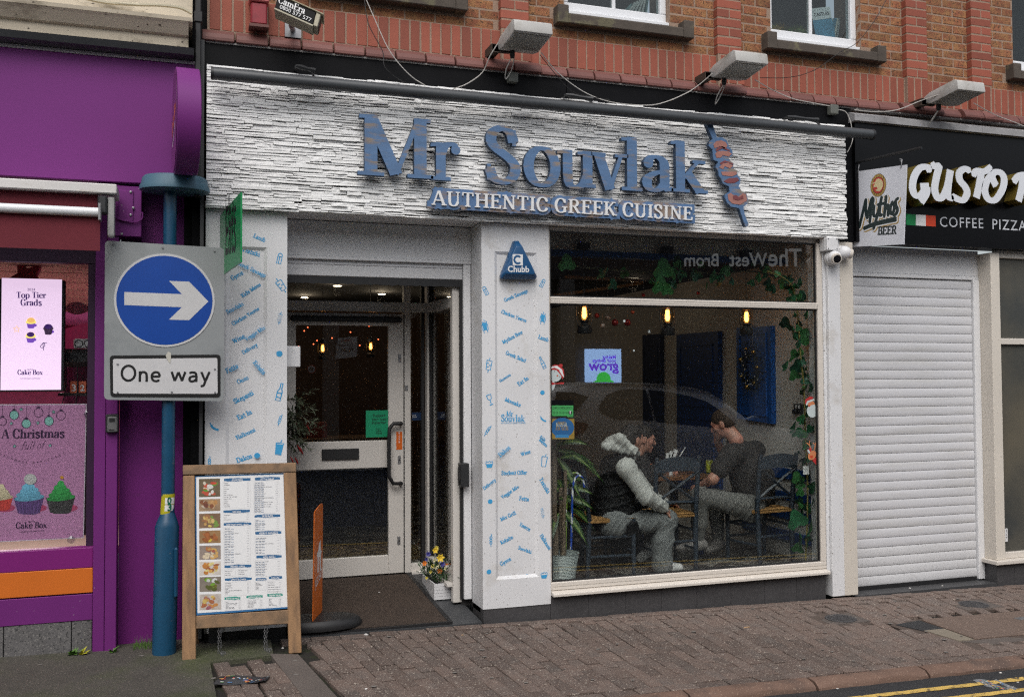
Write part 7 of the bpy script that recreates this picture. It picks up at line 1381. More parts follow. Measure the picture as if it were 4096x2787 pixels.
ST('beard', ell(500, 480, 42, 52, 20), .002, SW_, sn, oT); ST('face', ell(490, 425, 30, 26, 16, rot=.5), .004, SKN, sn, oT); ST('moustache', ell(490, 450, 36, 12, 16, rot=-.5), .006, SW_, sn, oT); ST('hat', [(443, 425), (445, 390), (480, 365), (508, 372), (500, 388), (462, 400), (452, 430)], .006, SR, sn, oT); ST('hat_band', [(448, 430), (460, 402), (512, 384), (518, 396), (470, 415), (456, 440)], .008, SW_, sn, oT); ST('nose', ell(476, 442, 6, 6, 10), .01, SR, sn, oT)
rd = thing('window_sticker', 'orange reindeer window sticker low beside the hanging vine', 'sticker', at(3248, 1820, .038)); ST('head', ell(498, 830, 30, 40, 18, rot=.5), .002, SKN, rd, oT); ST('nose', ell(494, 842, 13, 12, 12), .006, mat('sticker_nose', (.5, .07, .03), .4, 0), rd, oT); ST('hat', [(462, 810), (475, 775), (495, 772), (490, 800)], .006, SR, rd, oT); ST('hat_band', ell(472, 800, 8, 18, 10, rot=-.4), .008, SW_, rd, oT); ST('scarf', [(500, 870), (535, 840), (545, 880), (530, 905)], .004, SR, rd, oT)
for s_ in (-1, 1): shape_ob('antler', uni(stroke(spx(WS, [(505+s_*12, 790), (500+s_*25, 740), (510+s_*30, 715)], oT), .008)+stroke(spx(WS, [(500+s_*24, 750), (480+s_*25, 730)], oT), .007)), WS, .0002, .0002, SKN, rd)
for i, (px, py, r_) in enumerate(((2497, 1284, 5), (2536, 1402, 4), (2597, 1326, 6))): shape_ob('snowflake_sticker', uni([ell(*WS.px(px, py), r_*.0019, r_*.0019, 8)] if i < 2 else stroke([WS.px(px-6, py), WS.px(px+6, py)], .002)+stroke([WS.px(px-3, py-6), WS.px(px+3, py+6)], .002)+stroke([WS.px(px+3, py-6), WS.px(px-3, py+6)], .002)), WS, .0, .0003, SW_, label=('round white dot sticker on the window near the middle', 'smaller white dot sticker lower on the window', 'white snowflake sticker on the window between the lanterns')[i], cat='sticker', group='snow stickers on the window')
# pot plant and candy canes
pc = at(2250, 2330, .25); pc = Vector((pc.x-.005, .25, FZ)); dn = thing('pot_plant', 'tall dracaena in a ribbed white pot at the left of the restaurant window', 'pot plant', pc); PH_ = at(2250, 2208, .25).z-FZ
prof = [(.095, 0)]
for k in range(20): prof += [(.096+.036*k/20+.003, PH_*(k+.3)/20), (.096+.036*k/20, PH_*(k+.9)/20)]
G().lathe(prof+[(.138, PH_), (.130, PH_), (.128, PH_-.03), (.01, PH_-.03)], pc, 28).ob('pot', mat('pot_white', (.42, .47, .46), .4, .05), dn, smooth=30)
TR = mat('dracaena_trunk', (.17, .125, .085), .85, .25, 25, b=.4, bs=40); DL = mat('dracaena_leaf', (.016, .055, .008), .4, .3, 12); DLs = mat('dracaena_stripe', (.11, .17, .03), .4, .2, 12); r = random.Random(4)
for (dx, dy, px1, py1, ra) in ((-.055, .0, 2212, 1800, .026), (.02, .02, 2243, 1950, .024), (.0, -.03, 2262, 1880, .014)):
    top = at(px1, py1, .25+dy); b_ = pc+Vector((dx, dy, PH_-.03)); G().tube([b_+(top-b_)*k/5+Vector((.006*math.sin(k*2), 0, 0)) for k in range(6)], [ra*(1.05-.1*k/5) for k in range(6)], 10).ob('trunk', TR, dn, smooth=50)
for k, (px, py, ax_, az, L) in enumerate(((2225, 1780, .8, .5, .32), (2225, 1800, .2, .9, .3), (2235, 1800, 1., -.1, .3), (2215, 1790, -.8, .4, .3), (2270, 1950, 1., .3, .22), (2262, 1960, -.7, .4, .22), (2240, 1990, .5, .0, .26), (2230, 2000, -.3, -.2, .26), (2255, 2010, .9, -.3, .28), (2265, 1935, .6, .7, .22), (2285, 1820, 1, -.3, .28), (2230, 1830, .4, -.5, .28), (2250, 2040, .6, -.5, .25), (2235, 2050, -.5, -.5, .25), (2260, 1990, .8, .1, .24), (2245, 1830, .7, .2, .34), (2250, 1960, -.2, .8, .2))):
    b_ = at(px, py, .24+.02*(k % 3)); d = Vector((ax_, r.uniform(-.5, .1), az)).normalized(); sd = d.cross(Vector((0, -1, .3))).normalized(); V = []; n = 8
    for j in range(n+1):
        u = j/n; p = b_+d*L*u+Vector((0, 0, -.55*L*u*u)); w_ = .030*math.sin(math.pi*min(u*1.05+.06, 1))**.8+.001; V += [p-sd*w_, p-sd*w_*.35+Vector((0, .006, -.004)), p+sd*w_*.35+Vector((0, .006, -.004)), p+sd*w_]
    g = G(); g.v = [tuple(q) for q in V]
    for j in range(n):
        for i in range(3): g.f.append((j*4+i, j*4+i+1, j*4+i+5, j*4+i+4)); g.m.append(1 if i == 1 else 0)
    g.ob('leaf', [DL, DLs], dn, smooth=60)
def cane(pts, Y, r_, cols, lab):
    P = smooth([tuple(at(a_, b_, Y)) for a_, b_ in pts], 8); t = thing('candy_cane', lab, 'candy cane', P[0], 0, 'candy cane decorations in the pot'); n = 9; g = G(); g.tube([Vector(p) for p in P], r_, n); N = len(P)-1
    g.m = [(k+i) % n // 3 % len(cols) for i in range(N) for k in range(n)]+[0, 0]; g.ob('cane', cols, t, smooth=60)
CB, CWH, CGn = mat('cane_blue', (.02, .07, .4), .3, 0), mat('cane_white', (.7, .72, .72), .3, 0), mat('cane_green', (.2, .3, .05), .3, 0)
cane([(2284, 2195), (2287, 2080), (2290, 1975), (2296, 1925), (2312, 1902), (2330, 1912), (2337, 1948)], .2, .009, [CB, CWH, CB], 'blue and white striped candy cane standing in the plant pot')
cane([(2262, 2195), (2265, 2050), (2266, 1960), (2275, 1908), (2300, 1890), (2322, 1905), (2330, 1935)], .24, .009, [CGn, CWH, CGn], 'green and white striped candy cane behind the blue one')
# chairs: painted frames with rush seats
CH = mat('chair_paint', (.026, .036, .050), .45, .12, 12); RUSH = mat('rush_seat', (.40, .215, .07), .8, .3, 14, c2=(.22, .10, .03), th=.56, st=(60, 12, 4), s2=1.2, sw=.2, b=.4, bs=80)
def make_chair(lab):
    t = thing('chair', lab, 'chair', (0, 0, 0), 0, 'painted chairs at the window table')
    for sx in (-1, 1):
        G().tube([(sx*.175, -.20, 0), (sx*.18, -.19, .25), (sx*.185, -.185, .46), (sx*.19, -.215, .75), (sx*.192, -.245, .93)], [.018, .021, .021, .020, .017], 8).ob('back_post', CH, t, smooth=50)
        G().tube([(sx*.20, .19, 0), (sx*.20, .19, .455)], [.016, .02], 8).ob('leg', CH, t, smooth=50)
        for z in (.17, .32): G().tube([(sx*.178, -.19, z), (sx*.2, .19, z)], .011, 6).ob('stretcher', CH, t, smooth=50)
    for y, x, z in ((-.19, .178, .24), (.19, .2, .2), (.19, .2, .32)): G().tube([(-x, y, z), (x, y, z)], .011, 6).ob('stretcher', CH, t, smooth=50)
    g = G(); n = 8; V = []
    for i in range(n+1):
        u = i/n*2-1; y = -.235-.03*(1-u*u); zt_ = .90+.035*(1-u*u)
        for dy in (-.009, .009): V += [(u*.19, y+dy, .80+.02*(1-u*u)), (u*.19, y+dy-.005, zt_)]
    for i in range(n):
        for a_, b_ in ((0, 1), (1, 3), (3, 2), (2, 0)): g.f.append((i*4+a_, i*4+b_, i*4+4+b_, i*4+4+a_)); g.m.append(0)
    g.v = V; g.f += [(0, 1, 3, 2), (n*4, n*4+1, n*4+3, n*4+2)]; g.m += [0, 0]; g.ob('top_rail', CH, t, smooth=35)
    for s_ in (-1, 1): G().tube([(s_*.18, -.19, .56), (0, -.215, .68), (-s_*.185, -.24, .81)], .013, 4).ob('cross_slat', CH, t)
    G().tube([(-.185, -.187, .555), (.185, -.187, .555)], .016, 4).ob('back_rail', CH, t)
    g = G(); n = 12; V = []
    for i in range(n+1):
        u = i/n*2-1
        for j in range(n+1):
            v = j/n*2-1; V.append((u*(.205+.012*v), v*.205, .462+.018*(1-abs(u)**3)*(1-abs(v)**3)-.008*(1-max(abs(u), abs(v)))))
    F = [(i*(n+1)+j, (i+1)*(n+1)+j, (i+1)*(n+1)+j+1, i*(n+1)+j+1) for i in range(n) for j in range(n)]; g.add(V, F); g.ob('seat', RUSH, t, smooth=60)
    G().box(-.205, .205, -.2, .2, .432, .461).ob('seat_roll', RUSH, t, bevel=.014, bseg=2, smooth=50); return t
ch1 = make_chair('dark blue grey chair under the person in the white hoodie, seen from the side'); ch2 = copy_tree(ch1); ch2['label'] = 'empty dark blue grey chair with its crossed back to the window'; ch3 = copy_tree(ch1); ch3['label'] = 'dark blue grey chair with crossed back at the right, under the man in black'
ch4 = copy_tree(ch1); ch4['label'] = 'dark blue grey chair of the person behind the hoodie wearer'
for c_, (x, y, a_) in zip((ch1, ch2, ch3, ch4), ((3.20, .47, -math.pi/2), (3.80, .52, 0), (4.70, .49, .12), (3.40, 1.06, -math.pi/2))): c_.location = (x, y, FZ); c_.rotation_euler.z = a_
tb_ = thing('table', 'brown wooden table behind the window with cans and a paper cup on it', 'table', (3.95, 1.15, FZ)); TW = mat('table_wood', (.16, .07, .03), .35, .25, 4, st=(1, 8, 1)); TZ = at(2700, 1906, .80).z
G().box(3.70, 4.45, .80, 1.5, TZ-.035, TZ).ob('top', TW, tb_, bevel=.004)
for x in (3.78, 4.37):
    for y in (.95, 1.42): G().box(x-.03, x+.03, y-.03, y+.03, FZ, TZ-.036).ob('leg', NAVY, tb_)
def can(px, Y, lab, m, words=None):
    c = at(px, 1900, Y); c.z = TZ; t = thing('drink_can', lab, 'can', c, 0, 'drink cans on the table'); G().lathe([(.026, 0), (.033, .008), (.033, .105), (.027, .116)], c, 18).ob('body', m, t, smooth=40); G().lathe([(.027, .1165), (.025, .118), (.002, .114)], c, 18).ob('lid', STEEL, t, smooth=40)
    if words: f_ = Fr(c+Vector((0, -.0338, 0)), (1, 0, 0), (0, 0, 1)); shape_ob('label_patch', uni([[(-.026, .05), (.028, .055), (.026, .088), (-.028, .083)]]), f_, 0, .0004, mat('can_navy', (.02, .03, .12), .4, 0), t); text('lettering', words, f_, (-.024, .058), (.026, .062), PAPER, t, px=False, bold=.03, d=.001, ymul=1.6)
    return t
can(2595, .86, 'orange drink can reading FANTA on the table beside the hoodie sleeve', mat('can_orange', (.7, .12, .01), .3, 0), 'FANTA'); can(2838, 1.0, 'yellow green drink can on the table in front of the man in black', mat('can_lime', (.38, .40, .02), .3, .15, 30))
c = at(2680, 1900, 1.0); c.z = TZ; pp = thing('paper_cup', 'white and pale blue paper tub holding napkins and forks on the table', 'paper cup', c); G().lathe([(.048, 0), (.058, .12), (.06, .124), (.056, .118)], c, 18).ob('tub', PAPER, pp, smooth=40); G().lathe([(.0535, .045), (.058, .095)], c, 18, cap=False).ob('band', mat('cup_blue', (.25, .5, .58), .5, 0), pp, smooth=40)
for k in range(5): M = Matrix.Translation(c+Vector((.02*k-.03, 0, .09))) @ Matrix.Rotation(.15+.12*k, 4, 'Y'); G().box(-.004 if k > 2 else -.02, .004 if k > 2 else .02, -.002, .002, 0, .10+.02*k, M).ob('fork' if k > 2 else 'napkin', PAPER if k != 3 else STEEL, pp)
# ================================================================ PEOPLE (bodies grown as one blended surface)
def nets(d, o, res):
    s = d < 0; nx, ny, nz = d.shape; cs_ = [(i, j, k) for i in (0, 1) for j in (0, 1) for k in (0, 1)]
    sub = lambda a, c: a[c[0]:nx-1+c[0], c[1]:ny-1+c[1], c[2]:nz-1+c[2]]
    cnt = sum(sub(s, c).astype(np.int8) for c in cs_); act = (cnt > 0) & (cnt < 8); I = np.argwhere(act); n = len(I)
    idx = np.full(act.shape, -1, np.int64); idx[act] = np.arange(n); P = np.zeros((n, 3)); W = np.zeros(n)
    for a in cs_:
        for ax in range(3):
            if a[ax]: continue
            b = list(a); b[ax] = 1; da = d[I[:, 0]+a[0], I[:, 1]+a[1], I[:, 2]+a[2]]; db = d[I[:, 0]+b[0], I[:, 1]+b[1], I[:, 2]+b[2]]
            m = (da < 0) != (db < 0); t = da[m]/(da[m]-db[m]); q = np.array(a, float)[None].repeat(m.sum(), 0); q[:, ax] += t; P[m] += q; W[m] += 1
    V = o+(I+P/W[:, None])*res; F = []
    for ax in range(3):
        b, c = (ax+1) % 3, (ax+2) % 3; sl0 = [slice(None)]*3; sl1 = [slice(None)]*3; sl0[ax] = slice(0, -1); sl1[ax] = slice(1, None); sa, sb = s[tuple(sl0)], s[tuple(sl1)]
        E = np.argwhere(sa != sb); E = E[(E[:, b] > 0) & (E[:, c] > 0) & (E[:, b] < d.shape[b]-1) & (E[:, c] < d.shape[c]-1)]
        fl = sa[E[:, 0], E[:, 1], E[:, 2]]; q = []
        for db, dc in ((0, 0), (1, 0), (1, 1), (0, 1)): e = E.copy(); e[:, b] -= db; e[:, c] -= dc; q.append(idx[e[:, 0], e[:, 1], e[:, 2]])
        Q = np.stack(q, 1); Q[~fl] = Q[~fl][:, ::-1]; F.append(Q)
    return V, np.concatenate(F)
def grow(name, prims, res, m, parent, k=.03, disp=None, cut=None, sm=True):
    lo = np.min([np.minimum(np.array(p[1])-max(np.ravel(p[3]) if p[0] == 'c' else p[2]), (np.array(p[2])-p[3][0] if p[0] == 'c' else 1e9)) for p in prims], 0)-.03
    hi = np.max([np.maximum(np.array(p[1])+max(np.ravel(p[3]) if p[0] == 'c' else p[2]), (np.array(p[2])+p[3][0] if p[0] == 'c' else -1e9)) for p in prims], 0)+.03
    N = np.ceil((hi-lo)/res).astype(int)+1; d = np.full(N, .08, np.float32); ax = [lo[i]+np.arange(N[i])*res for i in range(3)]
    for p in prims:
        kk = p[4] if len(p) > 4 and p[4] is not None else k
        if p[0] == 'c': a, b, r = np.array(p[1], float), np.array(p[2], float), p[3]; R_ = max(r)+kk+.02; l, h = np.minimum(a, b)-R_, np.maximum(a, b)+R_
        else: a = np.array(p[1], float); R_ = max(p[2])+kk+.02; l, h = a-R_, a+R_
        i0 = np.maximum(((l-lo)/res).astype(int), 0); i1 = np.minimum(((h-lo)/res).astype(int)+2, N); sl = tuple(slice(i0[i], i1[i]) for i in range(3))
        X, Y, Z = np.meshgrid(*[ax[i][sl[i]] for i in range(3)], indexing='ij', sparse=True)
        if p[0] == 'c':
            ba = b-a; t = np.clip(((X-a[0])*ba[0]+(Y-a[1])*ba[1]+(Z-a[2])*ba[2])/max(ba@ba, 1e-9), 0, 1); q = np.sqrt((X-a[0]-t*ba[0])**2+(Y-a[1]-t*ba[1])**2+(Z-a[2]-t*ba[2])**2)-(r[0]+(r[1]-r[0])*t)
        else:
            Mx = np.array(p[3], float) if len(p) > 3 and p[3] is not None else np.eye(3); r = p[2]; L_ = [((X-a[0])*Mx[0, i]+(Y-a[1])*Mx[1, i]+(Z-a[2])*Mx[2, i]) for i in range(3)]
            k0 = np.sqrt(sum((L_[i]/r[i])**2 for i in range(3))); k1 = np.sqrt(sum((L_[i]/r[i]**2)**2 for i in range(3))); q = k0*(k0-1)/np.maximum(k1, 1e-6)
        e = d[sl]; h_ = np.clip(.5+.5*(e-q)/kk, 0, 1); d[sl] = e*(1-h_)+q*h_-kk*h_*(1-h_)
    X, Y, Z = np.meshgrid(*ax, indexing='ij', sparse=True)
    if disp is not None: d = d+disp(X, Y, Z).astype(np.float32)
    if cut is not None: d = np.maximum(d, cut(X, Y, Z).astype(np.float32))
    V, F = nets(d, lo, res); return mesh_ob(name, V.tolist(), F.tolist(), m, parent, smooth=80 if sm else None)
def folds(a1, f1, seed=0.):
    def fn(X, Y, Z):
        o = 0
        for i, (a, b, c) in enumerate(((.75, .2, .65), (-.5, .5, .7), (.9, -.3, -.35))):
            q = a*X+b*Y+c*Z; p = b*X+c*Y-a*Z; w_ = np.sin(f1*(1+.35*i)*q+2.2*np.sin(f1*.31*p+i+seed)+1.3*np.sin(17*q+3*i)); m = .5+.5*np.sin(f1*.27*p+11*q+2*i+seed)
            o = o-(1-np.abs(w_))**3*m
        return a1*2.6*o
    return fn
def axes(f, u=(0, 0, 1)):
    f = Vector(f).normalized(); r = f.cross(Vector(u)).normalized(); u = r.cross(f); return r, f, u
def head_prims(c, f, up, s=1.):
    r, f, u = axes(f, up); L = lambda x, y, z: tuple(c+(r*x+f*y+u*z)*s); M3 = [[r[i], f[i], u[i]] for i in range(3)]
    P = [('e', L(0, -.008, .028), (.074*s, .094*s, .088*s), M3), ('e', L(0, .030, -.035), (.056*s, .060*s, .072*s), M3), ('c', L(0, .075, -.088), L(0, .070, -.082), (.020*s, .024*s), .02),
        ('c', L(0, .092, .018), L(0, .112, -.018), (.010*s, .015*s), .012), ('c', L(-.032, .076, .03), L(.032, .076, .03), (.016*s, .016*s), .02), ('c', L(-.018, .088, -.052), L(.018, .088, -.052), (.010*s, .010*s), .008), ('c', L(-.016, .086, -.062), L(.016, .086, -.062), (.010*s, .010*s), .008),
        ('c', L(0, -.02, -.06), L(0, -.045, -.165), (.056*s, .060*s), .03)]
    for sx in (-1, 1): P += [('e', L(sx*.076, -.012, -.005), (.010*s, .022*s, .034*s), M3, .006), ('e', L(sx*.043, .058, -.012), (.022*s, .02*s, .02*s), M3)]
    eyes = [L(sx*.032, .080, .012) for sx in (-1, 1)]
    hair = [('e', L(0, -.014, .042), (.080*s, .098*s, .086*s), M3), ('e', L(0, -.05, -.0), (.074*s, .062*s, .075*s), M3)]
    hp_ = (c, r, f, u); return P, eyes, hair, hp_
def haircut(h, s=1., low=-.03, front=.055):
    c, r, f, u = h
    def fn(X, Y, Z):
        y = (X-c[0])*f[0]+(Y-c[1])*f[1]+(Z-c[2])*f[2]; z = (X-c[0])*u[0]+(Y-c[1])*u[1]+(Z-c[2])*u[2]
        return np.maximum(np.maximum(low+.0-z+np.clip(y+.02, 0, 1)*1.05, y-.085), -(z-low)-.0)
    return fn
def hand_prims(w, d, n, side=1, curl=.5, s=1.):     # wrist, pointing direction, back-of-hand normal
    d = Vector(d).normalized(); n = Vector(n); n = (n-d*n.dot(d)).normalized(); x = d.cross(n)*side; w = Vector(w); P = []
    for i in range(4): P.append(('c', tuple(w+x*(.022-.0145*i)*.7), tuple(w+d*.082*s+x*(.030-.020*i)), (.014, .0115), .012))
    for i, L in enumerate((.070, .078, .072, .056)):
        a = w+d*.085*s+x*(.031-.0205*i); q = a; ang = 0.
        for j, seg in enumerate((.45, .32, .23)):
            ang += curl*(.5, .8, .6)[j]; e = q+(d*math.cos(ang)-n*math.sin(ang))*L*seg; P.append(('c', tuple(q), tuple(e), (.0088-.0008*j, .0082-.0009*j), .004)); q = e
    a = w+d*.025+x*.030; b = a+(d*.6+x*.75-n*.25).normalized()*.036; e = b+(d*.9+x*.25-n*.35).normalized()*.032
    P += [('c', tuple(w+d*.01+x*.012), tuple(a), (.015, .014), .012), ('c', tuple(a), tuple(b), (.0125, .0105), .006), ('c', tuple(b), tuple(e), (.010, .0085), .005)]; return P
T_ = lambda p: tuple(p)
SKIN = mat('skin', (.42, .21, .15), .5, .08, 20, c2=(.46, .18, .13), th=.56, s2=12, sw=.1); HAIR = mat('dark_hair', (.016, .011, .008), .7, .3, 90, b=.5, bs=220); HAIR2 = mat('brown_hair', (.035, .018, .009), .75, .3, 90, b=.5, bs=220); EYE = mat('eye_dark', (.02, .015, .012), .2, 0)
HOOD = mat('hoodie_fleece', (.50, .50, .475), .9, .05, 12, b=.15, bs=250); GIL = mat('black_quilted', (.007, .007, .008), .7, .2, 12, b=.25, bs=60, spec=.25); JOG = mat('grey_jogger', (.165, .172, .172), .92, .10, 90, b=.15, bs=260); JOG2 = mat('grey_marl', (.14, .137, .13), .92, .10, 90, b=.15, bs=260); TEE = mat('black_tee', (.016, .013, .012), .85, .15, 20); SHOE = mat('white_shoe', (.58, .57, .56), .5, .06, 20); SHOE2 = mat('grey_shoe', (.22, .2, .19), .5, .15, 20); SOCK = mat('white_sock', (.55, .53, .5), .9, .05, 40); JKT = mat('dark_jacket', (.014, .013, .014), .8, .2, 15)
# --- person in the white hoodie
hc = at(2527, 1757, .45); P, eyes, hair, hp_ = head_prims(hc, (.92, .38, -.06), (.12, 0, 1), 1.0)
pel, che, nek = at(2462, 2062, .45), at(2478, 1905, .45), at(2503, 1822, .45); shR, elR, wrR = at(2506, 1872, .25), at(2585, 1985, .20), at(2655, 2030, .27); shL, elL, wrL = at(2512, 1866, .64), at(2600, 1985, .70), at(2655, 2010, .62)
hiR, knR, anR = at(2455, 2092, .36), at(2668, 2078, .33), at(2652, 2262, .31); hiL, knL, anL = at(2455, 2092, .54), at(2650, 2085, .60), at(2590, 2180, .60)
toe = at(2708, 2290, .30); toe.z = FZ+.03; anR.z = max(anR.z, FZ+.07)
pr1 = t1 = thing('person', 'seated person in a white hoodie, black quilted gilet and grey joggers, turned right', 'person', (3.15, .45, FZ))
hdR = hand_prims(wrR, at(2683, 2052, .31)-wrR, (.3, -.5, .8), 1, .55); hdL = hand_prims(wrL, Vector((1, .0, -.2)), (0, .2, 1), -1, .5)
body = P+[('c', T_(pel), T_(che), (.13, .125)), ('c', T_(che), T_(nek), (.11, .06)), ('c', T_(shR), T_(shL), (.055, .055)), ('c', T_(shR), T_(elR), (.046, .036)), ('c', T_(elR), T_(wrR), (.036, .026)), ('c', T_(shL), T_(elL), (.046, .036)), ('c', T_(elL), T_(wrL), (.036, .026)), ('c', T_(hiR), T_(knR), (.075, .055)), ('c', T_(knR), T_(anR), (.05, .035)), ('c', T_(hiL), T_(knL), (.075, .055)), ('c', T_(knL), T_(anL), (.05, .035))]+hdR+hdL
grow('body', body, .0062, SKIN, t1, .025)
grow('hair', hair, .005, HAIR, t1, .02, cut=haircut(hp_, low=-.035))
for e in eyes: G().ball(e, .0085, 8).ob('eye', EYE, t1, smooth=80)
fw1 = (wrR-elR).normalized()
grow('hoodie', [('c', T_(pel), T_(che), (.135, .14)), ('c', T_(shR), T_(shL), (.078, .078)), ('c', T_(shR), T_(elR), (.074, .063)), ('c', T_(elR), T_(wrR-fw1*.012), (.06, .046)), ('c', T_(shL), T_(elL), (.074, .06)), ('c', T_(elL), T_(wrL), (.058, .046)), ('c', T_(che), T_(nek), (.10, .075))], .008, HOOD, t1, .03, disp=folds(.0034, 40))
r_, f_2, u_2 = axes(at(2500, 1738, .46)-at(2412, 1786, .47)); h1 = at(2470, 1748, .46)
grow('hood', [('e', T_(at(2458, 1764, .46)), (.105, .118, .050), [[r_[i], f_2[i], u_2[i]] for i in range(3)]), ('c', T_(at(2478, 1752, .36)), T_(at(2532, 1800, .36)), (.040, .026)), ('c', T_(at(2478, 1752, .56)), T_(at(2535, 1800, .54)), (.040, .026)), ('c', T_(at(2420, 1783, .40)), T_(at(2525, 1806, .37)), (.030, .028)), ('c', T_(at(2420, 1783, .54)), T_(at(2525, 1806, .54)), (.030, .028)), ('c', T_(at(2532, 1800, .36)), T_(at(2545, 1812, .45)), (.028, .028))], .006, HOOD, t1, .035, disp=folds(.003, 34, 2.))
hem = at(2490, 2105, .45)
qd = lambda X, Y, Z: -.011*(1-np.abs(np.sin(math.pi*((Z-.22*(X-3.1)+.010*np.sin(13*X+11*Y))/.085))))**4+.003*np.sin(60*X+20*np.sin(9*Z))*np.sin(41*Y+31*Z)
cutg = lambda X, Y, Z: np.minimum(9, -np.minimum(np.sqrt((X-shR.x-.015)**2+(Z-shR.z+.02)**2)-.085+0*Y, 9))-9*(Y > .33)-9*(Y < .0)
grow('gilet', [('c', T_(hem), T_(che), (.165, .158)), ('c', T_(at(2440, 2060, .45)), T_(at(2455, 1960, .45)), (.155, .15)), ('c', T_(che+Vector((0, -.11, .06))), T_(che+Vector((0, .12, .06))), (.115, .115)), ('c', T_(che), T_(nek), (.12, .075)), ('e', T_(at(2505, 2100, .36)), (.14, .12, .10))], .008, GIL, t1, .04, disp=qd)
grow('joggers', [('c', T_(hiR), T_(knR), (.105, .083)), ('c', T_(knR), T_(at(2650, 2160, .32)), (.080, .078)), ('c', T_(at(2650, 2160, .32)), T_(at(2648, 2262, .32)), (.078, .083)), ('c', T_(hiL), T_(knL), (.105, .083)), ('c', T_(knL), T_(at(2605, 2160, .60)), (.078, .06)), ('c', T_(hiR), T_(hiL), (.12, .12))], .008, JOG, t1, .03, disp=folds(.0036, 30, 1.))
def shoe(par, a, toe_, m, s=1.):
    a, toe_ = Vector(a), Vector(toe_); d = (toe_-a).normalized(); grow('shoe', [('c', T_(a-d*.04), T_(a+d*.05), (.042*s, .042*s)), ('c', T_(a+d*.02-Vector((0, 0, .0))), T_(toe_), (.044*s, .034*s)), ('c', T_(a+Vector((0, 0, .03))), T_(a+Vector((0, 0, .055))), (.04*s, .038*s))], .007, m, par, .03)
shoe(t1, (anR.x, anR.y, FZ+.042), (toe.x+.02, toe.y, FZ+.036), SHOE); shoe(t1, at(2592, 2200, .60), at(2560, 2232, .64), SHOE); grow('sock', [('c', T_(at(2603, 2165, .6)), T_(at(2590, 2195, .6)), (.05, .046))], .008, SOCK, t1, .02)
# --- man in black, back half turned
hc = at(2893, 1695, .62); P, eyes, hair, hp_ = head_prims(hc, (-.60, .74, -.42), (-.30, .28, 1), 1.04)
t2 = thing('person', 'seated person with short brown hair in a black T-shirt and grey joggers, back half turned', 'person', (4.65, .5, FZ))
pel, che, nek = at(3010, 2010, .52), at(2985, 1870, .56), at(2942, 1768, .60); shL, elL, wrL = at(2925, 1815, .40), at(2852, 1915, .42), at(2800, 1945, .60); shR, elR, wrR = at(3020, 1800, .74), at(2925, 1880, .92), at(2868, 1765, .80)
hiL, knL, anL = at(3005, 2030, .44), at(2800, 1985, .47), at(2795, 2165, .52); hiR, knR, anR = at(3000, 2025, .62), at(2860, 1990, .82), at(2872, 2165, .82)
up_ = Vector((-.1, -.1, 1)); body = P+[('c', T_(pel), T_(che), (.13, .135)), ('c', T_(che), T_(nek), (.12, .06)), ('c', T_(shL), T_(shR), (.06, .06)), ('c', T_(shL), T_(elL), (.052, .043)), ('c', T_(elL), T_(wrL), (.043, .030)), ('c', T_(shR), T_(elR), (.05, .042)), ('c', T_(elR), T_(wrR), (.042, .030)), ('c', T_(hiL), T_(knL), (.08, .056)), ('c', T_(knL), T_(anL), (.052, .036)), ('c', T_(hiR), T_(knR), (.08, .056)), ('c', T_(knR), T_(anR), (.052, .036))]+hand_prims(wrL, (-.3, .8, -.4), (-.8, -.3, .3), -1, .6)+hand_prims(wrR, (-.15, -.25, 1), (-.9, -.3, -.1), 1, .9)
grow('body', body, .0065, SKIN, t2, .025)
grow('hair', hair, .005, HAIR2, t2, .02, cut=haircut(hp_, low=-.045))
for e in eyes: G().ball(e, .0085, 8).ob('eye', EYE, t2, smooth=80)
sl1 = shL.lerp(elL, .62); sl2 = shR.lerp(elR, .6)
grow('t_shirt', [('c', T_(pel+Vector((0, 0, .02))), T_(che), (.15, .158)), ('c', T_(shL), T_(shR), (.082, .082)), ('c', T_(shL), T_(sl1), (.08, .078)), ('c', T_(shR), T_(sl2), (.08, .076)), ('c', T_(che), T_(nek), (.135, .072)), ('c', T_(at(3040, 1900, .62)), T_(at(3045, 2010, .6)), (.12, .12))], .008, TEE, t2, .035, disp=folds(.003, 24, 3.))
ck = nek+Vector((.0, .0, .015)); G().tube([ck+Vector((.072*math.cos(a_), .066*math.sin(a_), .02*math.cos(a_))) for a_ in [i*math.pi/12 for i in range(24)]], .004, 5, closed=True).ob('neck_chain', STEEL, t2, smooth=60)
grow('joggers', [('c', T_(hiL), T_(knL), (.105, .078)), ('c', T_(knL), T_(at(2797, 2090, .5)), (.074, .064)), ('c', T_(at(2797, 2090, .5)), T_(at(2795, 2150, .52)), (.064, .046)), ('c', T_(hiR), T_(knR), (.105, .08)), ('c', T_(knR), T_(at(2872, 2140, .82)), (.074, .05)), ('c', T_(hiL), T_(hiR), (.12, .12))], .008, JOG2, t2, .03, disp=folds(.0036, 28, 4.))
grow('sock', [('c', T_(anL+Vector((0, 0, .03))), T_(anL-Vector((0, 0, .02))), (.038, .036))], .008, SOCK, t2, .01); grow('sock', [('c', T_(anR+Vector((0, 0, .03))), T_(anR-Vector((0, 0, .02))), (.038, .036))], .008, SOCK, t2, .01)
shoe(t2, anL-Vector((0, 0, .03)), anL+Vector((-.17, .03, -.05)), SHOE2); shoe(t2, anR-Vector((0, 0, .03)), anR+Vector((-.14, -.06, -.055)), SHOE2)
ph_ = spx(wall(.40), [(1870, 1160), (1895, 1150), (1892, 1185), (1882, 1188)], c2014)
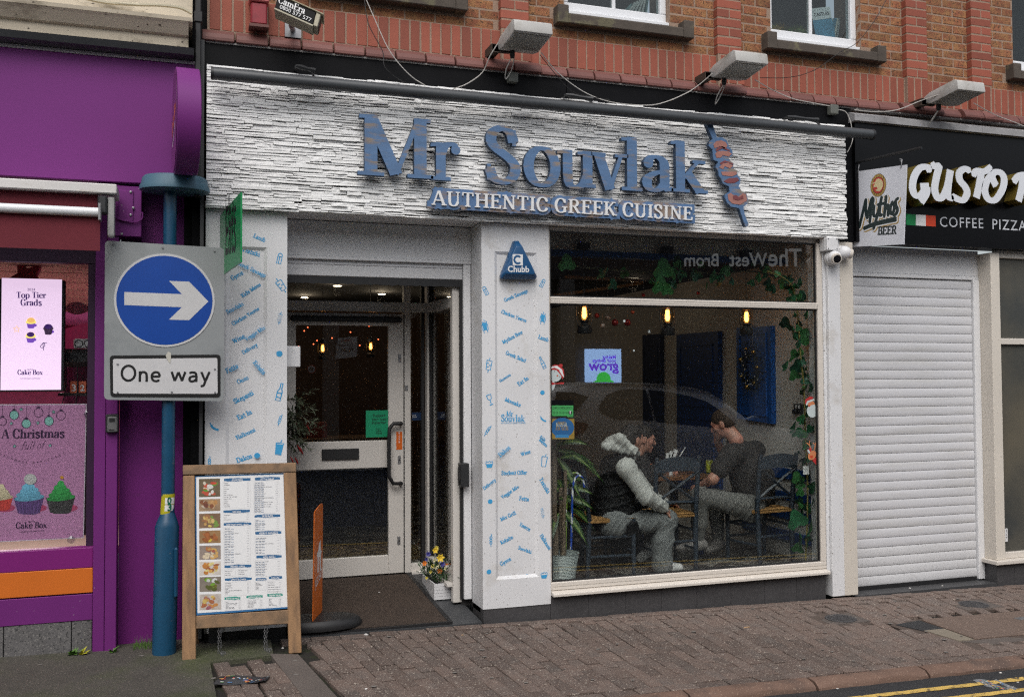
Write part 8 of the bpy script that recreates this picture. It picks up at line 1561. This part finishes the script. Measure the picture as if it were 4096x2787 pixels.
# --- person behind
hc = at(2572, 1757, .92); P, eyes, hair, hp_ = head_prims(hc, (.95, -.12, -.18), (.15, 0, 1), 1.0); t3 = thing('person', 'person in a dark jacket leaning over food, mostly hidden behind the white hoodie', 'person', (3.45, 1.05, FZ))
pel, che, nek = Vector((3.42, 1.06, FZ+.56)), at(2540, 1930, 1.02), at(2555, 1820, .97); sh, el, wr = at(2560, 1860, .80), at(2580, 1915, .74), at(2625, 1868, .86); sh2, el2, wr2 = at(2565, 1860, 1.2), at(2620, 1910, 1.22), at(2655, 1868, 1.05)
grow('body', P+[('c', T_(pel), T_(che), (.13, .13)), ('c', T_(che), T_(nek), (.11, .06)), ('c', T_(sh), T_(sh2), (.055, .055)), ('c', T_(sh), T_(el), (.045, .038)), ('c', T_(el), T_(wr), (.038, .028)), ('c', T_(sh2), T_(el2), (.045, .038)), ('c', T_(el2), T_(wr2), (.038, .028)), ('c', T_(pel), (3.80, .98, FZ+.52), (.085, .065)), ('c', (3.80, .98, FZ+.52), (3.76, 1.0, FZ+.08), (.055, .04)), ('c', T_(pel+Vector((0, .18, 0))), (3.80, 1.2, FZ+.52), (.085, .065)), ('c', (3.80, 1.2, FZ+.52), (3.76, 1.2, FZ+.08), (.055, .04))]+hand_prims(wr, (.8, .1, -.15), (0, -.2, 1), 1, .9)+hand_prims(wr2, (.5, -.7, -.1), (0, 0, 1), -1, .9), .007, SKIN, t3, .025)
grow('hair', hair, .006, HAIR, t3, .02, cut=haircut(hp_, low=-.03)); [G().ball(e, .0085, 8).ob('eye', EYE, t3, smooth=80) for e in eyes]
grow('jacket', [('c', T_(pel), T_(che), (.15, .15)), ('c', T_(sh), T_(sh2), (.08, .08)), ('c', T_(sh), T_(el), (.068, .06)), ('c', T_(el), T_(el.lerp(wr, .75)), (.058, .048)), ('c', T_(sh2), T_(el2), (.068, .06)), ('c', T_(el2), T_(el2.lerp(wr2, .75)), (.058, .048)), ('c', T_(che), T_(nek), (.12, .08))], .009, JKT, t3, .03, disp=folds(.004, 44))
grow('trousers', [('c', T_(pel), (3.80, .98, FZ+.52), (.11, .085)), ('c', (3.80, .98, FZ+.52), (3.76, 1.0, FZ+.08), (.08, .06)), ('c', T_(pel+Vector((0, .18, 0))), (3.80, 1.2, FZ+.52), (.11, .085)), ('c', (3.80, 1.2, FZ+.52), (3.76, 1.2, FZ+.08), (.08, .06))], .01, JKT, t3, .03)
# ================================================================ ACROSS THE STREET (seen mirrored in the glass)
OY = -13.3; ob_ = thing('bank_building', 'dark brick bank across the street lettered The West Brom, mirrored in the shop window', 'building', (8, OY, 0)); OF = Fr((0, OY, 0), (-1, 0, 0), (0, 0, 1))
OBR = mat('far_brick', (.14, .075, .05), .85, .2, 6, c2=(.09, .05, .035), th=.5, s2=3); G().box(-14, 34, OY-4, OY-.3, -.2, 6.3).ob('wall', OBR, ob_)
def mpx(px, py): p = at(px, py, -OY); return (-p.x, p.z)
z0 = mpx(2900, 1135)[1]; z1 = mpx(2900, 960)[1]
G().box(2, 24, OY-.3, OY-.01, z0, z1).ob('fascia', mat('far_fascia', (.02, .02, .03), .5, .1), ob_)
for i in range(9): x = -12+i*5.; G().box(x, x+.35, OY-.3, OY+.02, -.1, z0-.005).ob('pier', mat('far_pier_%d' % i, (.2, .19, .18), .7, .1), ob_); G().box(x+.36, x+4.98, OY-.28, OY-.2, -.1, z0-.005).ob('shop_glass', mat('far_dark_%d' % i, (.006, .006, .008), .5, 0), ob_)
for i in range(14):
    x = -12+i*3.2
    for z in (4.7, ): G().box(x, x+1.1, OY-.32, OY-.27, z, z+1.3).ob('window', mat('far_win_%d' % i, (.25, .27, .29), .3, .1), ob_)
LG_ = mat('far_letter_glow', (.62, .62, .62), .6, 0, emit=.55)  # glow added so the letters show up mirrored in the window
for s_, xa, xb in (('The', 3215, 3080), ('West', 3075, 2923), ('Brom', 2885, 2743)): text('lettering', s_, OF, mpx(xa, 1063), mpx(xb, 1063), LG_, ob_, px=False, d=.02, bold=.015)
a, b = mpx(2490, 1542), mpx(2345, 1395); ps = thing('lit_poster', 'lit poster reading Making your savings grow in the bank window, mirrored in the glass', 'poster', OF.P(a[0], a[1])); pe = OF
LP = lambda n_, c_: mat(n_, c_, .5, 0, emit=4.5)
shape_ob('sheet', uni([rect(a[0], b[0], a[1]-.45, b[1])]), OF, -.02, .03, LP('lit_sheet', (.28, .45, .78)), ps); LV = LP('lit_violet', (.10, .03, .55))
W_ = b[0]-a[0]; H_ = b[1]-a[1]
for s_, x0, x1, y in (('Making', .15, .52, .74), ('your savings', .15, .80, .64), ('grow', .08, .92, .42)): text('lettering', s_, OF, (a[0]+W_*x0, a[1]+H_*y), (a[0]+W_*x1, a[1]+H_*y), LV, ps, px=False, d=.034, bold=.03, ymul=1.0 if y > .5 else .9)
shape_ob('tree_print', uni([ell(a[0]+W_*.5, a[1]+H_*.18, W_*.2, H_*.2), ell(a[0]+W_*.33, a[1]-.02, W_*.18, H_*.18), ell(a[0]+W_*.67, a[1]-.02, W_*.18, H_*.18)]), OF, .033, .033, LP('lit_green', (.02, .42, .05)), ps)
tl_ = thing('to_let_board', 'white agents board reading TO LET on the wall across the street, mirrored in the door', 'board', (6, OY, 3)); DYV = 2*1.011-(OY+.1); OF2 = OF.off(.1)
def dpx(px, py): p = at(px, py, DYV); return (-p.x, p.z)
shape_ob('board', uni([[dpx(1352, 1352), dpx(1430, 1345), dpx(1428, 1425), dpx(1342, 1437)]]), OF2, -.06, 0, PAPER, tl_)
text('lettering', 'CLASS E', OF2, dpx(1404, 1363), dpx(1364, 1367), mat('let_red', (.5, .03, .03), .5, 0), tl_, px=False, d=.003, bold=.02); text('lettering', '1,119 SQ FT', OF2, dpx(1412, 1383), dpx(1354, 1387), BLK, tl_, px=False, d=.003, bold=.02); text('lettering', 'TO LET', OF2, dpx(1416, 1403), dpx(1362, 1407), BLK, tl_, px=False, d=.003, bold=.03)
sl_ = thing('speed_sign', 'round twenty speed limit sign across the street, mirrored in the door', 'road sign', (5, OY, 2)); q_ = dpx(1246, 1476); rr_ = abs(dpx(1264, 1476)[0]-q_[0])
shape_ob('rim', uni([ell(q_[0], q_[1], rr_, rr_, 24)]), OF2, -.02, 0, mat('sign_red', (.4, .02, .02), .5, 0), sl_); shape_ob('disc', uni([ell(q_[0], q_[1], rr_*.78, rr_*.78, 24)]), OF2, 0, .003, PAPER, sl_); text('lettering', '20', OF2, (q_[0]-rr_*.45, q_[1]-rr_*.3), (q_[0]+rr_*.45, q_[1]-rr_*.3), BLK, sl_, px=False, d=.006, bold=.03)
# parked car, out of frame to the right, mirrored in the window
CYs = 5.1; cm = lambda x, y: (lambda p: (p.x, p.z))(at(2000+x/1.976, 1400+y/1.976, CYs))
car = thing('parked_car', 'silver white parked estate car mirrored in the restaurant window', 'car', (7, -6, -.03)); CARP = mat('car_paint', (.62, .61, .60), .28, .03, 3, coat=.6); CGL = mat('car_glass', (.004, .004, .005), .08, 0)
top = [cm(*q) for q in ((440, 420), (470, 330), (560, 305), (720, 280), (850, 262), (1100, 262), (1400, 270), (1600, 292), (1760, 330), (1900, 415), (2020, 520), (2130, 610), (2300, 620))]
xr = top[0][0]; xf = xr+4.6; top += [(top[-1][0]+.45, top[-1][1]-.05), (xf-.15, top[-1][1]-.22), (xf, .62)]; gr_ = gz(7, -1.8)+RD
bl = lambda x: cm(930, 552)[1]+(x-cm(930, 552)[0])/(cm(1900, 645)[0]-cm(930, 552)[0])*(cm(1900, 645)[1]-cm(930, 552)[1])
yc = -CYs-.93; V = []; n = 9
for x, z in top:
    b_ = min(bl(x), z-.02); h = max(z-b_, 0); e = .10 if x in (top[0][0], top[-1][0]) else 0
    half = [(.86-e, gr_+.26), (.91-e, gr_+.42), (.93-e, gr_+.62), (.915-e, b_-.10), (.90-e, b_), (.90-e-.42*h, b_+h*.72), (.88-e-.55*h, z-.035), (.62-e*2, z), (0, z+.015)]
    V += [(x, yc+y, zz_) for y, zz_ in half]+[(x, yc-y, zz_) for y, zz_ in half[-2::-1]]
m_ = 17; F = [(i*m_+k, i*m_+k+1, (i+1)*m_+k+1, (i+1)*m_+k) for i in range(len(top)-1) for k in range(m_-1)]+[tuple(range(m_)), tuple((len(top)-1)*m_+k for k in range(m_))]+[(i*m_, (i+1)*m_, (i+1)*m_+m_-1, i*m_+m_-1) for i in range(len(top)-1)]
G().add(V, F).ob('body', CARP, car, smooth=35)
def side(nme, pts, m, off=.012):
    P = [cm(*q) for q in pts]; vs, fs = uni([P]); 
    def yy(x, z): b_ = bl(x); h = max(z-b_, 0); return .90-.50*h+(.01 if h == 0 else 0)
    G().add([(x, yc+yy(x, z)+off, z) for x, z in vs], fs).ob(nme, m, car)
side('window', [(818, 465), (845, 420), (905, 360), (1010, 318), (1110, 308), (1240, 315), (1250, 562), (1100, 552), (930, 548), (850, 505)], CGL); side('window', [(1262, 315), (1420, 330), (1590, 365), (1720, 410), (1800, 470), (1890, 560), (1930, 640), (1610, 600), (1265, 566)], CGL)
side('rear_window', [(500, 330), (640, 335), (755, 372), (640, 470), (580, 510), (470, 420)], CGL, .02); side('tail_light', [(585, 565), (690, 575), (715, 592), (700, 630), (660, 660), (600, 690), (585, 640)], mat('tail_red', (.2, .01, .008), .25, .2), .03)
mp2 = cm(2005, 555); G().ball((mp2[0], yc+1.0, mp2[1]), .11, 12, sc=(1, .8, .62)).ob('mirror', mat('mirror_blue', (.16, .2, .27), .3, 0), car, smooth=80)
for x in (xr+.85, xf-.9):
    for s_ in (-1, 1): Mw = Matrix.Rotation(math.pi/2, 3, 'X'); o = G().lathe([(.20, -.1), (.33, -.1), (.345, -.05), (.345, .08), (.33, .1), (.24, .1)], (x, yc+s_*.84, gr_+.345), 24, Mw).ob('wheel', BLACKM, car, smooth=40); G().lathe([(.235, -.09), (.23, .09), (.05, .10)], (x, yc+s_*.84, gr_+.345), 18, Mw).ob('rim', STEEL, o, smooth=40)
